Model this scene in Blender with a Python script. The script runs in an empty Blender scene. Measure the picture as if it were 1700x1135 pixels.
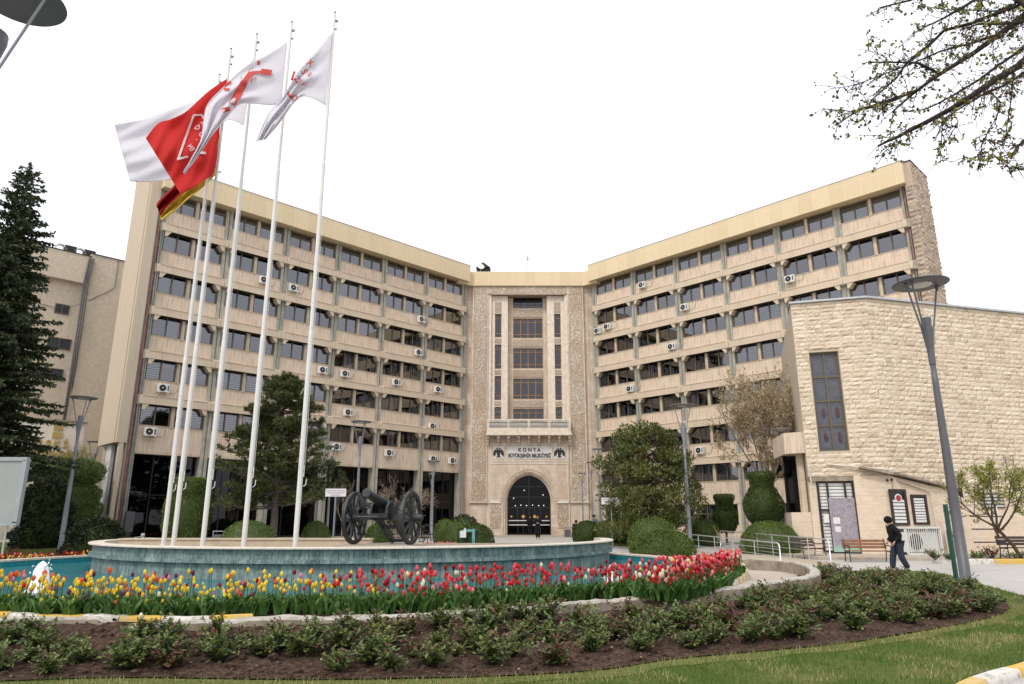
import bpy, bmesh, math, random
from math import radians as R, sin, cos, pi, atan2, sqrt
from mathutils import Vector, Matrix, noise
from mathutils.geometry import delaunay_2d_cdt

SC = bpy.context.scene
COL = SC.collection
rnd = random.Random(7)

# ------------------------------------------------------------------ camera
F_PX, PITCH, EYE = 1155.0, R(14.4), 1.65
cam_d = bpy.data.cameras.new("camera")
cam_d.sensor_width = 36.0
cam_d.lens = F_PX / 1700.0 * 36.0
cam_d.clip_start = 0.05
cam_d.clip_end = 4000
cam = bpy.data.objects.new("camera", cam_d)
COL.objects.link(cam)
cam.location = (0, 0, EYE)
cam.rotation_euler = (R(90) + PITCH, 0, 0)
SC.camera = cam

# ------------------------------------------------------------------ sky and sun (bright overcast)
SUN_EL, SUN_AZ = R(48), R(-150)       # sun high behind the viewer's left, veiled by cloud
world = bpy.data.worlds.new("World")
SC.world = world
world.use_nodes = True
wn = world.node_tree
wn.nodes.clear()
w_out = wn.nodes.new("ShaderNodeOutputWorld")
w_bg = wn.nodes.new("ShaderNodeBackground")
w_sky = wn.nodes.new("ShaderNodeTexSky")
w_sky.sky_type = 'NISHITA'
w_sky.sun_disc = False
w_sky.sun_elevation = SUN_EL
w_sky.sun_rotation = SUN_AZ
w_sky.air_density = 1.0
w_sky.dust_density = 6.0
w_sky.ozone_density = 1.0
w_mix = wn.nodes.new("ShaderNodeMix")
w_mix.data_type = 'RGBA'
w_mix.inputs[0].default_value = 0.8   # closed cloud cover: a white veil over the blue
w_mix.inputs[7].default_value = (9.3, 9.4, 9.75, 1)
wn.links.new(w_sky.outputs[0], w_mix.inputs[6])
wn.links.new(w_mix.outputs[2], w_bg.inputs[0])
w_bg.inputs[1].default_value = 0.15
wn.links.new(w_bg.outputs[0], w_out.inputs[0])

sun_d = bpy.data.lights.new("sun", 'SUN')
sun_d.energy = 1.5
sun_d.angle = R(10)
sun_d.color = (1.0, 0.965, 0.91)
sun = bpy.data.objects.new("sun", sun_d)
COL.objects.link(sun)
_sd = Vector((sin(SUN_AZ) * cos(SUN_EL), cos(SUN_AZ) * cos(SUN_EL), sin(SUN_EL)))
sun.rotation_euler = _sd.to_track_quat('Z', 'Y').to_euler()
sun.location = _sd * 200

SC.view_settings.view_transform = 'Standard'
SC.view_settings.look = 'None'
SC.view_settings.exposure = 0.12
SC.view_settings.gamma = 1.0

# ------------------------------------------------------------------ survey helpers (site measured from the viewpoint)
_c, _s = cos(PITCH), sin(PITCH)
def _ray(px, py):
    a, b = (px - 850.0) / F_PX, (567.5 - py) / F_PX
    return Vector((a, _c - b * _s, _s + b * _c))
def at(px, py, Y):
    d = _ray(px, py)
    return d * (Y / d.y) + Vector((0, 0, EYE))
def gp(px, py, Z=0.0):
    d = _ray(px, py)
    return d * ((Z - EYE) / d.z) + Vector((0, 0, EYE))
def sst(t):
    t = max(0.0, min(1.0, t))
    return t * t * (3 - 2 * t)
def G(x, y):
    "height of the ground"
    z = 0.32 * sst((y - 33) / 16.0)
    z += 0.20 * sst((-x - 11) / 9.0) * sst((y - 33) / 7.0)
    return z

# ------------------------------------------------------------------ mesh builder
class MB:
    def __init__(self):
        self.v, self.f, self.m, self.M = [], [], [], None
        self.mi = 0
    def add(self, vs, fs):
        o = len(self.v)
        if self.M is not None:
            vs = [self.M @ Vector(p) for p in vs]
        self.v += [tuple(p) for p in vs]
        self.f += [tuple(i + o for i in f) for f in fs]
        self.m += [self.mi] * len(fs)
        return self
    def box(self, x0, x1, y0, y1, z0, z1):
        vs = [(x0, y0, z0), (x1, y0, z0), (x1, y1, z0), (x0, y1, z0), (x0, y0, z1), (x1, y0, z1), (x1, y1, z1), (x0, y1, z1)]
        return self.add(vs, [(0, 3, 2, 1), (4, 5, 6, 7), (0, 1, 5, 4), (1, 2, 6, 5), (2, 3, 7, 6), (3, 0, 4, 7)])
    def quad(self, a, b, c, d):
        return self.add([a, b, c, d], [(0, 1, 2, 3)])
    def bar(self, a, b, w, h, up=(0, 0, 1)):
        a, b = Vector(a), Vector(b)
        d = (b - a)
        L = d.length
        if L < 1e-6:
            return self
        d.normalize()
        u = Vector(up)
        if abs(d.dot(u)) > .98:
            u = Vector((1, 0, 0))
        s = d.cross(u).normalized()
        u = s.cross(d)
        vs = []
        for p in (a, b):
            for i, j in ((-1, -1), (1, -1), (1, 1), (-1, 1)):
                vs.append(p + s * (i * w / 2) + u * (j * h / 2))
        return self.add(vs, [(0, 3, 2, 1), (4, 5, 6, 7), (0, 1, 5, 4), (1, 2, 6, 5), (2, 3, 7, 6), (3, 0, 4, 7)])
    def tube(self, pts, r, n=8, cap=True):
        pts = [Vector(p) for p in pts]
        k = len(pts)
        rs = r if isinstance(r, (list, tuple)) else [r] * k
        vs, fs = [], []
        ref = None
        for i, p in enumerate(pts):
            if i == 0: d = pts[1] - pts[0]
            elif i == k - 1: d = pts[-1] - pts[-2]
            else: d = (pts[i + 1] - pts[i - 1])
            if d.length < 1e-9: d = Vector((0, 0, 1))
            d.normalize()
            if ref is None:
                ref = Vector((1, 0, 0)) if abs(d.x) < .8 else Vector((0, 1, 0))
            s = d.cross(ref)
            if s.length < 1e-4:
                s = d.cross(Vector((0.3, 1, 0.2)))
            s.normalize()
            u = s.cross(d).normalized()
            ref = u
            for j in range(n):
                t = 2 * pi * j / n
                vs.append(p + (s * cos(t) + u * sin(t)) * rs[i])
        for i in range(k - 1):
            for j in range(n):
                a, b = i * n + j, i * n + (j + 1) % n
                fs.append((a, b, b + n, a + n))
        if cap:
            fs.append(tuple(range(n)))
            fs.append(tuple((k - 1) * n + j for j in range(n - 1, -1, -1)))
        return self.add(vs, fs)
    def lathe(self, prof, n=24, c=(0, 0, 0), cap=True):
        vs, fs = [], []
        for r, z in prof:
            for j in range(n):
                t = 2 * pi * j / n
                vs.append((c[0] + r * cos(t), c[1] + r * sin(t), c[2] + z))
        for i in range(len(prof) - 1):
            for j in range(n):
                a, b = i * n + j, i * n + (j + 1) % n
                fs.append((a, b, b + n, a + n))
        if cap:
            fs.append(tuple(range(n - 1, -1, -1)))
            o = (len(prof) - 1) * n
            fs.append(tuple(o + j for j in range(n)))
        return self.add(vs, fs)
    def prism(self, poly, z0, z1):
        n = len(poly)
        if sum(poly[i][0] * poly[(i + 1) % n][1] - poly[(i + 1) % n][0] * poly[i][1] for i in range(n)) < 0:
            poly = poly[::-1]
        vs = [(p[0], p[1], z0) for p in poly] + [(p[0], p[1], z1) for p in poly]
        fs = [(i, (i + 1) % n, (i + 1) % n + n, i + n) for i in range(n)]
        fs += [tuple(range(n - 1, -1, -1)), tuple(range(n, 2 * n))]
        return self.add(vs, fs)
    def ball(self, c, r, n=10, sc=(1, 1, 1)):
        prof = [(sin(pi * i / n) * r, -cos(pi * i / n) * r) for i in range(n + 1)]
        k = 2 * n if n > 3 else 6
        vs, fs = [], []
        for rr, z in prof[1:-1]:
            for j in range(k):
                t = 2 * pi * j / k
                vs.append((c[0] + rr * cos(t) * sc[0], c[1] + rr * sin(t) * sc[1], c[2] + z * sc[2]))
        b = len(vs)
        vs += [(c[0], c[1], c[2] - r * sc[2]), (c[0], c[1], c[2] + r * sc[2])]
        for i in range(len(prof) - 3):
            for j in range(k):
                a, d = i * k + j, i * k + (j + 1) % k
                fs.append((a, d, d + k, a + k))
        o = (len(prof) - 3) * k
        for j in range(k):
            fs.append((b, (j + 1) % k, j))
            fs.append((b + 1, o + j, o + (j + 1) % k))
        return self.add(vs, fs)
    def mesh(self, name, mats, smooth=False):
        me = bpy.data.meshes.new(name)
        me.from_pydata(self.v, [], self.f)
        for m in (mats if isinstance(mats, (list, tuple)) else [mats]):
            me.materials.append(m)
        me.polygons.foreach_set('material_index', self.m)
        if smooth:
            me.polygons.foreach_set('use_smooth', [True] * len(self.f))
        me.update()
        return me
    def build(self, name, mats, parent=None, smooth=False, bevel=0):
        return mk(name, self.mesh(name, mats, smooth), parent, bevel)

def mk(name, me, parent=None, bevel=0):
    o = bpy.data.objects.new(name, me)
    COL.objects.link(o)
    if parent is not None:
        o.parent = parent
    if bevel:
        b = o.modifiers.new('bevel', 'BEVEL')
        b.width = bevel
        b.segments = 2
        b.limit_method = 'ANGLE'
    return o
def tag(o, label, cat, group=None, kind=None):
    if label: o['label'] = label
    if cat: o['category'] = cat
    if group: o['group'] = group
    if kind: o['kind'] = kind
    return o
def thing(name, label, cat, loc=(0, 0, 0), rz=0, group=None):
    o = bpy.data.objects.new(name, None)
    COL.objects.link(o)
    o.empty_display_size = .1
    o.location = loc
    o.rotation_euler = (0, 0, rz)
    return tag(o, label, cat, group)
def struct(o):
    o['kind'] = 'structure'
    return o
KIDS = {}
def dup(root, loc=None, rz=None, label=None, group=None, sc=None):
    def cp(o, par):
        c = o.copy()
        COL.objects.link(c)
        c.parent = par
        for ch in KIDS[o.name]:
            cp(ch, c)
        return c
    if root.name not in KIDS:
        def reg(o):
            KIDS[o.name] = list(o.children)
            for ch in KIDS[o.name]: reg(ch)
        reg(root)
    r = cp(root, None)
    if loc is not None: r.location = loc
    if rz is not None: r.rotation_euler = (0, 0, rz)
    if label: r['label'] = label
    if group: r['group'] = group
    if sc is not None: r.scale = (sc, sc, sc) if not isinstance(sc, tuple) else sc
    return r
def drape(poly, dz, step=0.6, fn=None, extra=None):
    "sheet over the ground inside a polygon"
    fn = fn or G
    xs = [p[0] for p in poly]; ys = [p[1] for p in poly]
    pts = [Vector((p[0], p[1])) for p in poly]
    n = len(pts)
    def inside(x, y):
        c = False
        j = n - 1
        for i in range(n):
            a, b = pts[i], pts[j]
            if (a.y > y) != (b.y > y) and x < (b.x - a.x) * (y - a.y) / (b.y - a.y) + a.x:
                c = not c
            j = i
        return c
    P = list(pts)
    x = min(xs)
    i = 0
    while x < max(xs):
        y = min(ys) + (step / 2 if i % 2 else 0)
        while y < max(ys):
            if inside(x, y): P.append(Vector((x, y)))
            y += step
        x += step
        i += 1
    vo, eo, fo, *_ = delaunay_2d_cdt(P, [(i, (i + 1) % n) for i in range(n)], [tuple(range(n))] if False else [], 1, 1e-4)
    fs = []
    for f in fo:
        cx = sum(vo[i].x for i in f) / len(f); cy = sum(vo[i].y for i in f) / len(f)
        if inside(cx, cy): fs.append(tuple(f))
    m = MB()
    m.add([(p.x, p.y, fn(p.x, p.y) + dz) for p in vo], fs)
    return m, inside
def smooth_poly(P, k=4, closed=True):
    out = []
    n = len(P)
    rng = range(n) if closed else range(n - 1)
    for i in rng:
        g = lambda j: Vector(P[j % n]) if closed else Vector(P[max(0, min(n - 1, j))])
        a, b, c, d = g(i - 1), g(i), g(i + 1), g(i + 2)
        for q in range(k):
            t = q / k
            out.append(tuple(0.5 * ((2 * b) + (c - a) * t + (2 * a - 5 * b + 4 * c - d) * t * t + (3 * b - 3 * c + d - a) * t ** 3)))
    if not closed: out.append(tuple(P[-1]))
    return out

# ------------------------------------------------------------------ materials
class NT:
    def __init__(self, name):
        self.mat = bpy.data.materials.new(name)
        self.mat.use_nodes = True
        self.t = self.mat.node_tree
        self.t.nodes.clear()
        self.out = self.n("ShaderNodeOutputMaterial")
        self.b = self.n("ShaderNodeBsdfPrincipled")
        self.l(self.b.outputs[0], self.out.inputs[0])
        self._co = None
    def n(self, t): return self.t.nodes.new(t)
    def l(self, a, b): self.t.links.new(a, b)
    def co(self):
        if not self._co:
            self._co = self.n("ShaderNodeTexCoord").outputs['Object']
        return self._co
    def map(self, sc=(1, 1, 1), rot=(0, 0, 0), src=None):
        m = self.n("ShaderNodeMapping")
        m.inputs['Scale'].default_value = sc
        m.inputs['Rotation'].default_value = rot
        self.l(src or self.co(), m.inputs[0])
        return m.outputs[0]
    def noise(self, scale, detail=5, rough=.6, vec=None, dist=0):
        n = self.n("ShaderNodeTexNoise")
        n.inputs['Scale'].default_value = scale
        n.inputs['Detail'].default_value = detail
        n.inputs['Roughness'].default_value = rough
        n.inputs['Distortion'].default_value = dist
        self.l(vec or self.co(), n.inputs['Vector'])
        return n.outputs[0]
    def vor(self, scale, vec=None, feat='F1', out=0, rnd=1.0):
        n = self.n("ShaderNodeTexVoronoi")
        n.feature = feat
        n.inputs['Scale'].default_value = scale
        n.inputs['Randomness'].default_value = rnd
        self.l(vec or self.co(), n.inputs['Vector'])
        return n.outputs[out]
    def ramp(self, fac, stops):
        r = self.n("ShaderNodeValToRGB")
        e = r.color_ramp.elements
        while len(e) < len(stops): e.new(0.5)
        for i, (p, c) in enumerate(stops):
            e[i].position = p
            e[i].color = (c if isinstance(c, tuple) else (c, c, c)) + (1,)
        self.l(fac, r.inputs[0])
        return r.outputs[0]
    def mix(self, fac, a, b, mode='MIX'):
        m = self.n("ShaderNodeMix")
        m.data_type = 'RGBA'
        m.blend_type = mode
        for s, v in ((m.inputs[0], fac), (m.inputs[6], a), (m.inputs[7], b)):
            if isinstance(v, (int, float)): s.default_value = v
            elif isinstance(v, tuple): s.default_value = v + (1,)
            else: self.l(v, s)
        return m.outputs[2]
    def math(self, op, a, b=None):
        m = self.n("ShaderNodeMath")
        m.operation = op
        for s, v in ((m.inputs[0], a), (m.inputs[1], b)):
            if v is None: continue
            if isinstance(v, (int, float)): s.default_value = v
            else: self.l(v, s)
        return m.outputs[0]
    def sep(self, v=None):
        s = self.n("ShaderNodeSeparateXYZ")
        self.l(v or self.co(), s.inputs[0])
        return s.outputs
    def bump(self, h, st=.5, d=.02):
        b = self.n("ShaderNodeBump")
        b.inputs['Strength'].default_value = st
        b.inputs['Distance'].default_value = d
        self.l(h, b.inputs['Height'])
        self.l(b.outputs[0], self.b.inputs['Normal'])
    def fin(self, col, rough=.8, spec=.3, metal=0):
        for s, v in ((self.b.inputs['Base Color'], col), (self.b.inputs['Roughness'], rough)):
            if isinstance(v, (int, float)): s.default_value = v
            elif isinstance(v, tuple): s.default_value = v + (1,)
            else: self.l(v, s)
        self.b.inputs['Specular IOR Level'].default_value = spec
        self.b.inputs['Metallic'].default_value = metal
        return self.mat
def plain(name, c, rough=.6, var=.12, scale=3.0, spec=.4, metal=0, bump=0.0, bs=40, dirt=0.0):
    t = NT(name)
    n = t.noise(scale, 5, .6)
    lo = tuple(max(0, x * (1 - var)) for x in c); hi = tuple(min(1, x * (1 + var)) for x in c)
    col = t.ramp(n, [(.3, lo), (.7, hi)])
    if dirt:
        d = t.ramp(t.noise(scale * 3.3, 6, .7), [(.45, 0.0), (.75, 1.0)])
        col = t.mix(t.math('MULTIPLY', d, dirt), col, tuple(x * .35 for x in c))
    if bump: t.bump(t.noise(bs, 4, .6), bump, .01)
    return t.fin(col, rough, spec, metal)
def leafmat(name, c1, c2, rough=.55, trans=.25):
    t = NT(name)
    g = t.n("ShaderNodeNewGeometry")
    n = t.noise(1.3, 3, .5)
    f = t.mix(.35, g.outputs['Random Per Island'], n)
    col = t.ramp(f, [(.15, c1), (.85, c2)])
    t.fin(col, rough, .35)
    tr = t.n("ShaderNodeBsdfTranslucent")
    t.l(col, tr.inputs[0])
    ms = t.n("ShaderNodeMixShader")
    ms.inputs[0].default_value = trans
    t.l(t.b.outputs[0], ms.inputs[1]); t.l(tr.outputs[0], ms.inputs[2])
    t.l(ms.outputs[0], t.out.inputs[0])
    return t.mat
M = {}
def concrete(name, c1, c2, streak=.5, stain=(.13, .10, .075), bmp=.5):
    "ribbed, rain-streaked precast panel; local x along the wall, z up"
    t = NT(name)
    s = t.noise(6, 6, .7, t.map((1.6, 1.6, .14)))
    s2 = t.noise(13, 5, .7, t.map((1.5, 1.5, .05)))
    col = t.mix(t.ramp(s, [(.3, 0.0), (.72, 1.0)]), c1, c2)
    st = t.math('MULTIPLY', t.ramp(s2, [(.48, 0.0), (.66, 1.0)]), t.ramp(t.noise(.8, 4, .6), [(.4, .15), (.65, 1.0)]))
    col = t.mix(t.math('MULTIPLY', st, streak), col, stain)
    t.bump(s2, bmp, .03)
    return t.fin(col, .9, .15)
M['panel'] = concrete('ribbed_panel', (.68, .56, .445), (.55, .435, .33), .75)
M['beam'] = concrete('precast_beam', (.63, .53, .41), (.50, .40, .29), .8)
M['soffit_shade'] = plain('painted_soffit_shade', (.05, .043, .036), .9, .3, 2, .1)  # shade under the beams, painted as a near-black colour
M['pier'] = plain('pier_paint', (.37, .35, .29), .85, .2, 1.5, .2, dirt=.4, bump=.3)
t = NT('rendered_wall')
n = t.noise(22, 5, .75)
col = t.ramp(n, [(.3, (.43, .36, .275)), (.7, (.58, .495, .39))])
col = t.mix(t.math('MULTIPLY', t.ramp(t.noise(5, 5, .6, t.map((1.5, 1.5, .1))), [(.5, 0.0), (.75, 1.0)]), .35), col, (.30, .22, .14))
t.bump(n, .6, .03)
M['render'] = t.fin(col, .95, .1)
# cornice cladding with panel seams
t = NT('cornice_cladding')
x = t.sep()[0]
fr = t.math('FRACT', t.math('DIVIDE', x, 1.12))
seam = t.math('LESS_THAN', fr, .022)
z = t.sep()[2]
seamz = t.math('LESS_THAN', t.math('ABSOLUTE', t.math('SUBTRACT', z, 24.62)), .012)
sm = t.math('MAXIMUM', seam, seamz)
pn = t.n("ShaderNodeTexWhiteNoise"); pn.noise_dimensions = '1D'
t.l(t.math('FLOOR', t.math('DIVIDE', x, 1.12)), pn.inputs['W'])
col = t.mix(pn.outputs[0], (.60, .485, .305), (.65, .53, .345))
col = t.mix(t.math('MULTIPLY', t.ramp(t.noise(2, 5, .6, t.map((1, 1, .3))), [(.45, 0.0), (.8, 1.0)]), .3), col, (.50, .40, .26))
col = t.mix(t.math('MULTIPLY', sm, .6), col, (.74, .67, .52))
t.bump(t.math('SUBTRACT', 1.0, sm), .4, .01)
M['fascia'] = t.fin(col, .6, .3)
t = NT('facade_stone')
br = t.n("ShaderNodeTexBrick")
br.inputs['Scale'].default_value = 1.0
br.inputs['Brick Width'].default_value = .75; br.inputs['Row Height'].default_value = .36
br.inputs['Mortar Size'].default_value = .008
br.inputs['Color1'].default_value = (.55, .445, .35, 1); br.inputs['Color2'].default_value = (.68, .585, .49, 1); br.inputs['Mortar'].default_value = (.40, .31, .235, 1)
t.l(t.map((1, 1, 1), (R(90), 0, 0)), br.inputs[0])
col = t.mix(t.math('MULTIPLY', t.ramp(t.noise(1.1, 6, .65, t.map((1.4, 1.4, .5))), [(.42, 0.0), (.62, 1.0)]), .6), br.outputs[0], (.34, .225, .15))
col = t.mix(.3, col, t.ramp(t.noise(14, 5, .6), [(.3, (.42, .32, .22)), (.7, (.66, .56, .44))]))
t.bump(t.noise(25, 4, .6), .15, .01)
M['fstone'] = t.fin(col, .75, .25)
M['line_stone'] = plain('white_stone_line', (.74, .69, .61), .8, .1, 3, .2, dirt=.2)
M['fstone_light'] = plain('pale_carved_stone', (.68, .59, .49), .8, .15, 3, .2, dirt=.35)
M['marble'] = plain('white_marble_panel', (.58, .555, .52), .4, .12, 3, .4)
# geometric carved relief (small star lattice cut through the slab)
t = NT('carved_lattice')
v1 = t.map((2.3, 2.3, 2.3))
d1 = t.vor(1.0, v1, 'DISTANCE_TO_EDGE', 0, .55)
d2 = t.vor(2.6, v1, 'F1', 0, .5)
hole = t.math('MAXIMUM', t.ramp(d1, [(.10, 0.0), (.16, 1.0)]), 0.0)
hole = t.math('MULTIPLY', hole, t.ramp(d2, [(.25, 1.0), (.42, 0.0)]))
d3 = t.ramp(t.vor(3.3, v1, 'DISTANCE_TO_EDGE', 0, .8), [(.03, 0.0), (.12, 1.0)])
hole = t.math('MULTIPLY', t.math('MAXIMUM', hole, d3), 1.0)
base = t.mix(t.ramp(t.noise(.5, 5, .6), [(.35, 0.0), (.7, 1.0)]), (.74, .67, .57), (.58, .46, .35))
col = t.mix(t.math('MULTIPLY', hole, .8), base, (.25, .175, .115))
t.bump(t.math('SUBTRACT', 1.0, hole), .7, .03)
M['carved'] = t.fin(col, .85, .15)
# quarry-faced ashlar
t = NT('rough_ashlar')
g = t.n("ShaderNodeNewGeometry")
col = t.ramp(g.outputs['Random Per Island'], [(.0, (.42, .335, .24)), (.2, (.58, .475, .355)), (.8, (.65, .55, .43)), (1.0, (.72, .635, .51))])
col = t.mix(t.math('MULTIPLY', t.ramp(t.noise(.55, 6, .7, t.map((1, 1, .6))), [(.45, 0.0), (.7, 1.0)]), .28), col, (.40, .30, .20))
col = t.mix(.35, col, t.ramp(t.noise(9, 6, .7), [(.32, (.36, .27, .175)), (.5, (.62, .53, .40)), (.75, (.72, .64, .52))]))
t.bump(t.noise(14, 6, .7), .6, .05)
M['ashlar'] = t.fin(col, .92, .12)
t = NT('rough_rubble')
g = t.n("ShaderNodeNewGeometry")
col = t.ramp(g.outputs['Random Per Island'], [(.0, (.27, .22, .175)), (.4, (.42, .345, .27)), (.8, (.52, .44, .355)), (1.0, (.34, .30, .275))])
col = t.mix(.35, col, t.ramp(t.noise(9, 6, .7), [(.3, (.2, .14, .09)), (.6, (.5, .40, .3))]))
t.bump(t.noise(14, 6, .7), .6, .05)
M['rubble'] = t.fin(col, .92, .12)
t = NT('travertine')
n = t.noise(5, 6, .7, t.map((.5, .5, 3.0)))
br = t.n("ShaderNodeTexBrick")
br.inputs['Scale'].default_value = 1.0
br.inputs['Brick Width'].default_value = .8; br.inputs['Row Height'].default_value = .4
br.inputs['Mortar Size'].default_value = .006
br.inputs['Color1'].default_value = (.62, .52, .40, 1); br.inputs['Color2'].default_value = (.68, .58, .46, 1); br.inputs['Mortar'].default_value = (.42, .32, .22, 1)
t.l(t.map((1, 1, 1), (R(90), 0, 0)), br.inputs[0])
col = t.mix(.5, br.outputs[0], t.ramp(n, [(.3, (.48, .35, .235)), (.65, (.70, .58, .45))]))
col = t.mix(t.math('MULTIPLY', t.ramp(t.noise(2.3, 6, .75), [(.52, 0.0), (.75, 1.0)]), .4), col, (.30, .25, .20))
M['travertine'] = t.fin(col, .6, .3)
M['render_dark'] = plain('beige_render', (.54, .465, .37), .95, .12, 4, .1, bump=.5, bs=22, dirt=.15)
# glass : dark, mirror-like, see-through by facing angle
def glass(name, tint=(.62, .64, .66), ior=1.75):
    t = NT(name)
    fr = t.n("ShaderNodeFresnel"); fr.inputs['IOR'].default_value = ior
    gl = t.n("ShaderNodeBsdfGlossy"); gl.inputs['Roughness'].default_value = .02
    gl.inputs['Color'].default_value = (.9, .9, .97, 1)
    bm = t.n("ShaderNodeBump"); bm.inputs['Strength'].default_value = .25; bm.inputs['Distance'].default_value = .012
    t.l(t.noise(.9, 1, .5), bm.inputs['Height']); t.l(bm.outputs[0], gl.inputs['Normal'])
    tr = t.n("ShaderNodeBsdfTransparent"); tr.inputs['Color'].default_value = tint + (1,)
    ms = t.n("ShaderNodeMixShader")
    t.l(fr.outputs[0], ms.inputs[0]); t.l(tr.outputs[0], ms.inputs[1]); t.l(gl.outputs[0], ms.inputs[2])
    t.l(ms.outputs[0], t.out.inputs[0])
    t.t.nodes.remove(t.b)
    return t.mat
M['glass'] = glass('window_glass', (.5, .52, .55), 2.35)
M['glass_door'] = glass('entrance_glass', (.35, .36, .4), 1.27)
M['glass_mid'] = glass('portal_glass', (.45, .46, .48), 1.75)
M['glass_dark'] = glass('tinted_glass', (.22, .24, .28), 1.42)
M['winframe'] = plain('bronze_window_frame', (.105, .085, .055), .5, .15, 4, .4)
M['blackframe'] = plain('black_metal_frame', (.012, .012, .014), .35, .2, 4, .5)
M['brassframe'] = plain('old_brass_frame', (.26, .15, .055), .45, .2, 3, .4)
M['dark_in'] = plain('dark_interior', (.035, .033, .032), .9, .3, .8, .1)
M['mid_in'] = plain('room_wall', (.22, .20, .17), .9, .3, .8, .1)
t = NT('blind')
z = t.sep()[2]
f = t.math('FRACT', t.math('DIVIDE', z, .155))
col = t.mix(t.ramp(f, [(.0, 0.0), (.06, 1.0), (.62, 1.0), (.68, 0.0)]), (.20, .20, .18), (.66, .66, .64))
M['blind'] = t.fin(col, .8, .1)
M['curtain'] = plain('pale_curtain', (.55, .55, .55), .9, .2, 8, .1)
M['acwhite'] = plain('white_enamel', (.66, .66, .63), .4, .08, 5, .4, dirt=.25)
M['black'] = plain('black_plastic', (.015, .015, .017), .5, .2, 6, .4)
M['grey_metal'] = plain('grey_painted_steel', (.20, .21, .235), .45, .1, 3, .5, dirt=.15)
M['dgrey_metal'] = plain('dark_grey_painted_steel', (.085, .085, .095), .45, .1, 3, .5)
M['galv'] = plain('galvanised_steel', (.42, .43, .44), .35, .12, 6, .5, .6)
M['chrome'] = plain('brushed_rail_steel', (.62, .62, .62), .28, .1, 8, .5, .7)
M['pole'] = plain('white_pole_paint', (.62, .60, .57), .35, .06, 3, .4)
M['lens'] = plain('lamp_lens', (.55, .56, .50), .4, .2, 12, .4)
M['pipe'] = plain('drain_pipe', (.26, .275, .25), .5, .2, 2, .3, dirt=.3)
M['pipe_red'] = plain('red_oxide_pipe', (.17, .075, .065), .6, .3, 2, .3, dirt=.3)
M['cannon'] = plain('gun_green_paint', (.019, .024, .025), .5, .3, 5, .5, bump=.3, bs=30, dirt=.3)
M['wood'] = plain('bench_wood', (.20, .085, .035), .45, .3, 6, .4)
M['wood_dark'] = plain('dark_bench_wood', (.045, .028, .022), .5, .3, 6, .4)
M['iron'] = plain('black_iron', (.02, .02, .022), .5, .2, 6, .5)
M['green_post'] = plain('green_post_paint', (.005, .06, .045), .4, .15, 4, .5)
M['sign_white'] = plain('white_sign', (.72, .70, .71), .45, .06, 5, .4)
M['sign_text'] = plain('red_grey_print', (.30, .10, .12), .6, .05, 5, .3)
M['letter'] = plain('dark_letter', (.018, .022, .018), .5, .2, 6, .4)
M['gold'] = plain('gilt_letter', (.42, .29, .07), .4, .25, 6, .5)
M['board'] = plain('grey_board', (.27, .29, .28), .6, .06, 1.2, .3)
M['board_frame'] = plain('board_frame', (.27, .30, .31), .4, .1, 3, .4)
M['teal_steel'] = plain('teal_painted_steel', (.16, .36, .36), .5, .2, 6, .4, dirt=.3)
# ground materials
def paver(name, c1, c2, mo, bw, rh, rot=0.0, dirt=.35):
    t = NT(name)
    br = t.n("ShaderNodeTexBrick")
    br.inputs['Scale'].default_value = 1.0
    br.inputs['Brick Width'].default_value = bw; br.inputs['Row Height'].default_value = rh
    br.inputs['Mortar Size'].default_value = .006
    br.inputs['Color1'].default_value = c1 + (1,); br.inputs['Color2'].default_value = c2 + (1,); br.inputs['Mortar'].default_value = mo + (1,)
    t.l(t.map((1, 1, 1), (0, 0, rot)), br.inputs[0])
    d = t.ramp(t.noise(.7, 6, .7), [(.42, 0.0), (.7, 1.0)])
    col = t.mix(t.math('MULTIPLY', d, dirt), br.outputs[0], tuple(x * .55 for x in c1))
    col = t.mix(.2, col, t.ramp(t.noise(35, 3, .6), [(.3, tuple(x * .6 for x in c1)), (.7, tuple(min(1, x * 1.3) for x in c1))]))
    t.bump(br.outputs[1], -.3, .006)
    return t.fin(col, .85, .2)
M['paver'] = paver('grey_pavers', (.44, .42, .39), (.50, .475, .45), (.30, .27, .24), .22, .11, .5)
M['paver_warm'] = paver('pale_brick_path', (.44, .385, .32), (.50, .44, .37), (.27, .22, .17), .2, .1, .9, .35)
M['concrete'] = plain('weathered_concrete', (.30, .25, .195), .95, .3, 2.2, .1, bump=.9, bs=18, dirt=.5)
M['concrete_top'] = plain('pale_broken_concrete', (.43, .40, .35), .95, .3, 6, .1, bump=1.0, bs=30, dirt=.35)
M['kerb'] = plain('kerb_stone', (.42, .40, .37), .9, .2, 4, .1, bump=.4, dirt=.4)
def worn(name, c, under, lo=.5, hi=.62):
    t = NT(name)
    f = t.ramp(t.noise(7, 7, .75), [(lo, 0.0), (hi, 1.0)])
    col = t.mix(f, c, under)
    t.bump(t.noise(40, 4, .6), .3, .006)
    return t.fin(col, .8, .2)
M['kerb_yellow'] = worn('worn_yellow_paint', (.60, .385, .07), (.45, .40, .30))
M['kerb_white'] = worn('worn_white_paint', (.62, .60, .55), (.35, .31, .26))
M['step'] = plain('step_stone', (.40, .345, .28), .7, .15, 3, .25, dirt=.3)
t = NT('soil')
n1 = t.noise(14, 9, .8)
col = t.ramp(n1, [(.30, (.016, .009, .006)), (.47, (.075, .046, .033)), (.68, (.21, .145, .11))])
col = t.mix(t.ramp(t.vor(28, None, 'F1', 0), [(.08, 1.0), (.13, 0.0)]), col, (.20, .165, .13))
t.bump(n1, 1.0, .06)
M['soil'] = t.fin(col, .97, .08)
t = NT('lawn')
col = t.ramp(t.noise(22, 6, .8), [(.3, (.035, .065, .012)), (.55, (.08, .12, .024)), (.8, (.16, .19, .055))])
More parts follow.
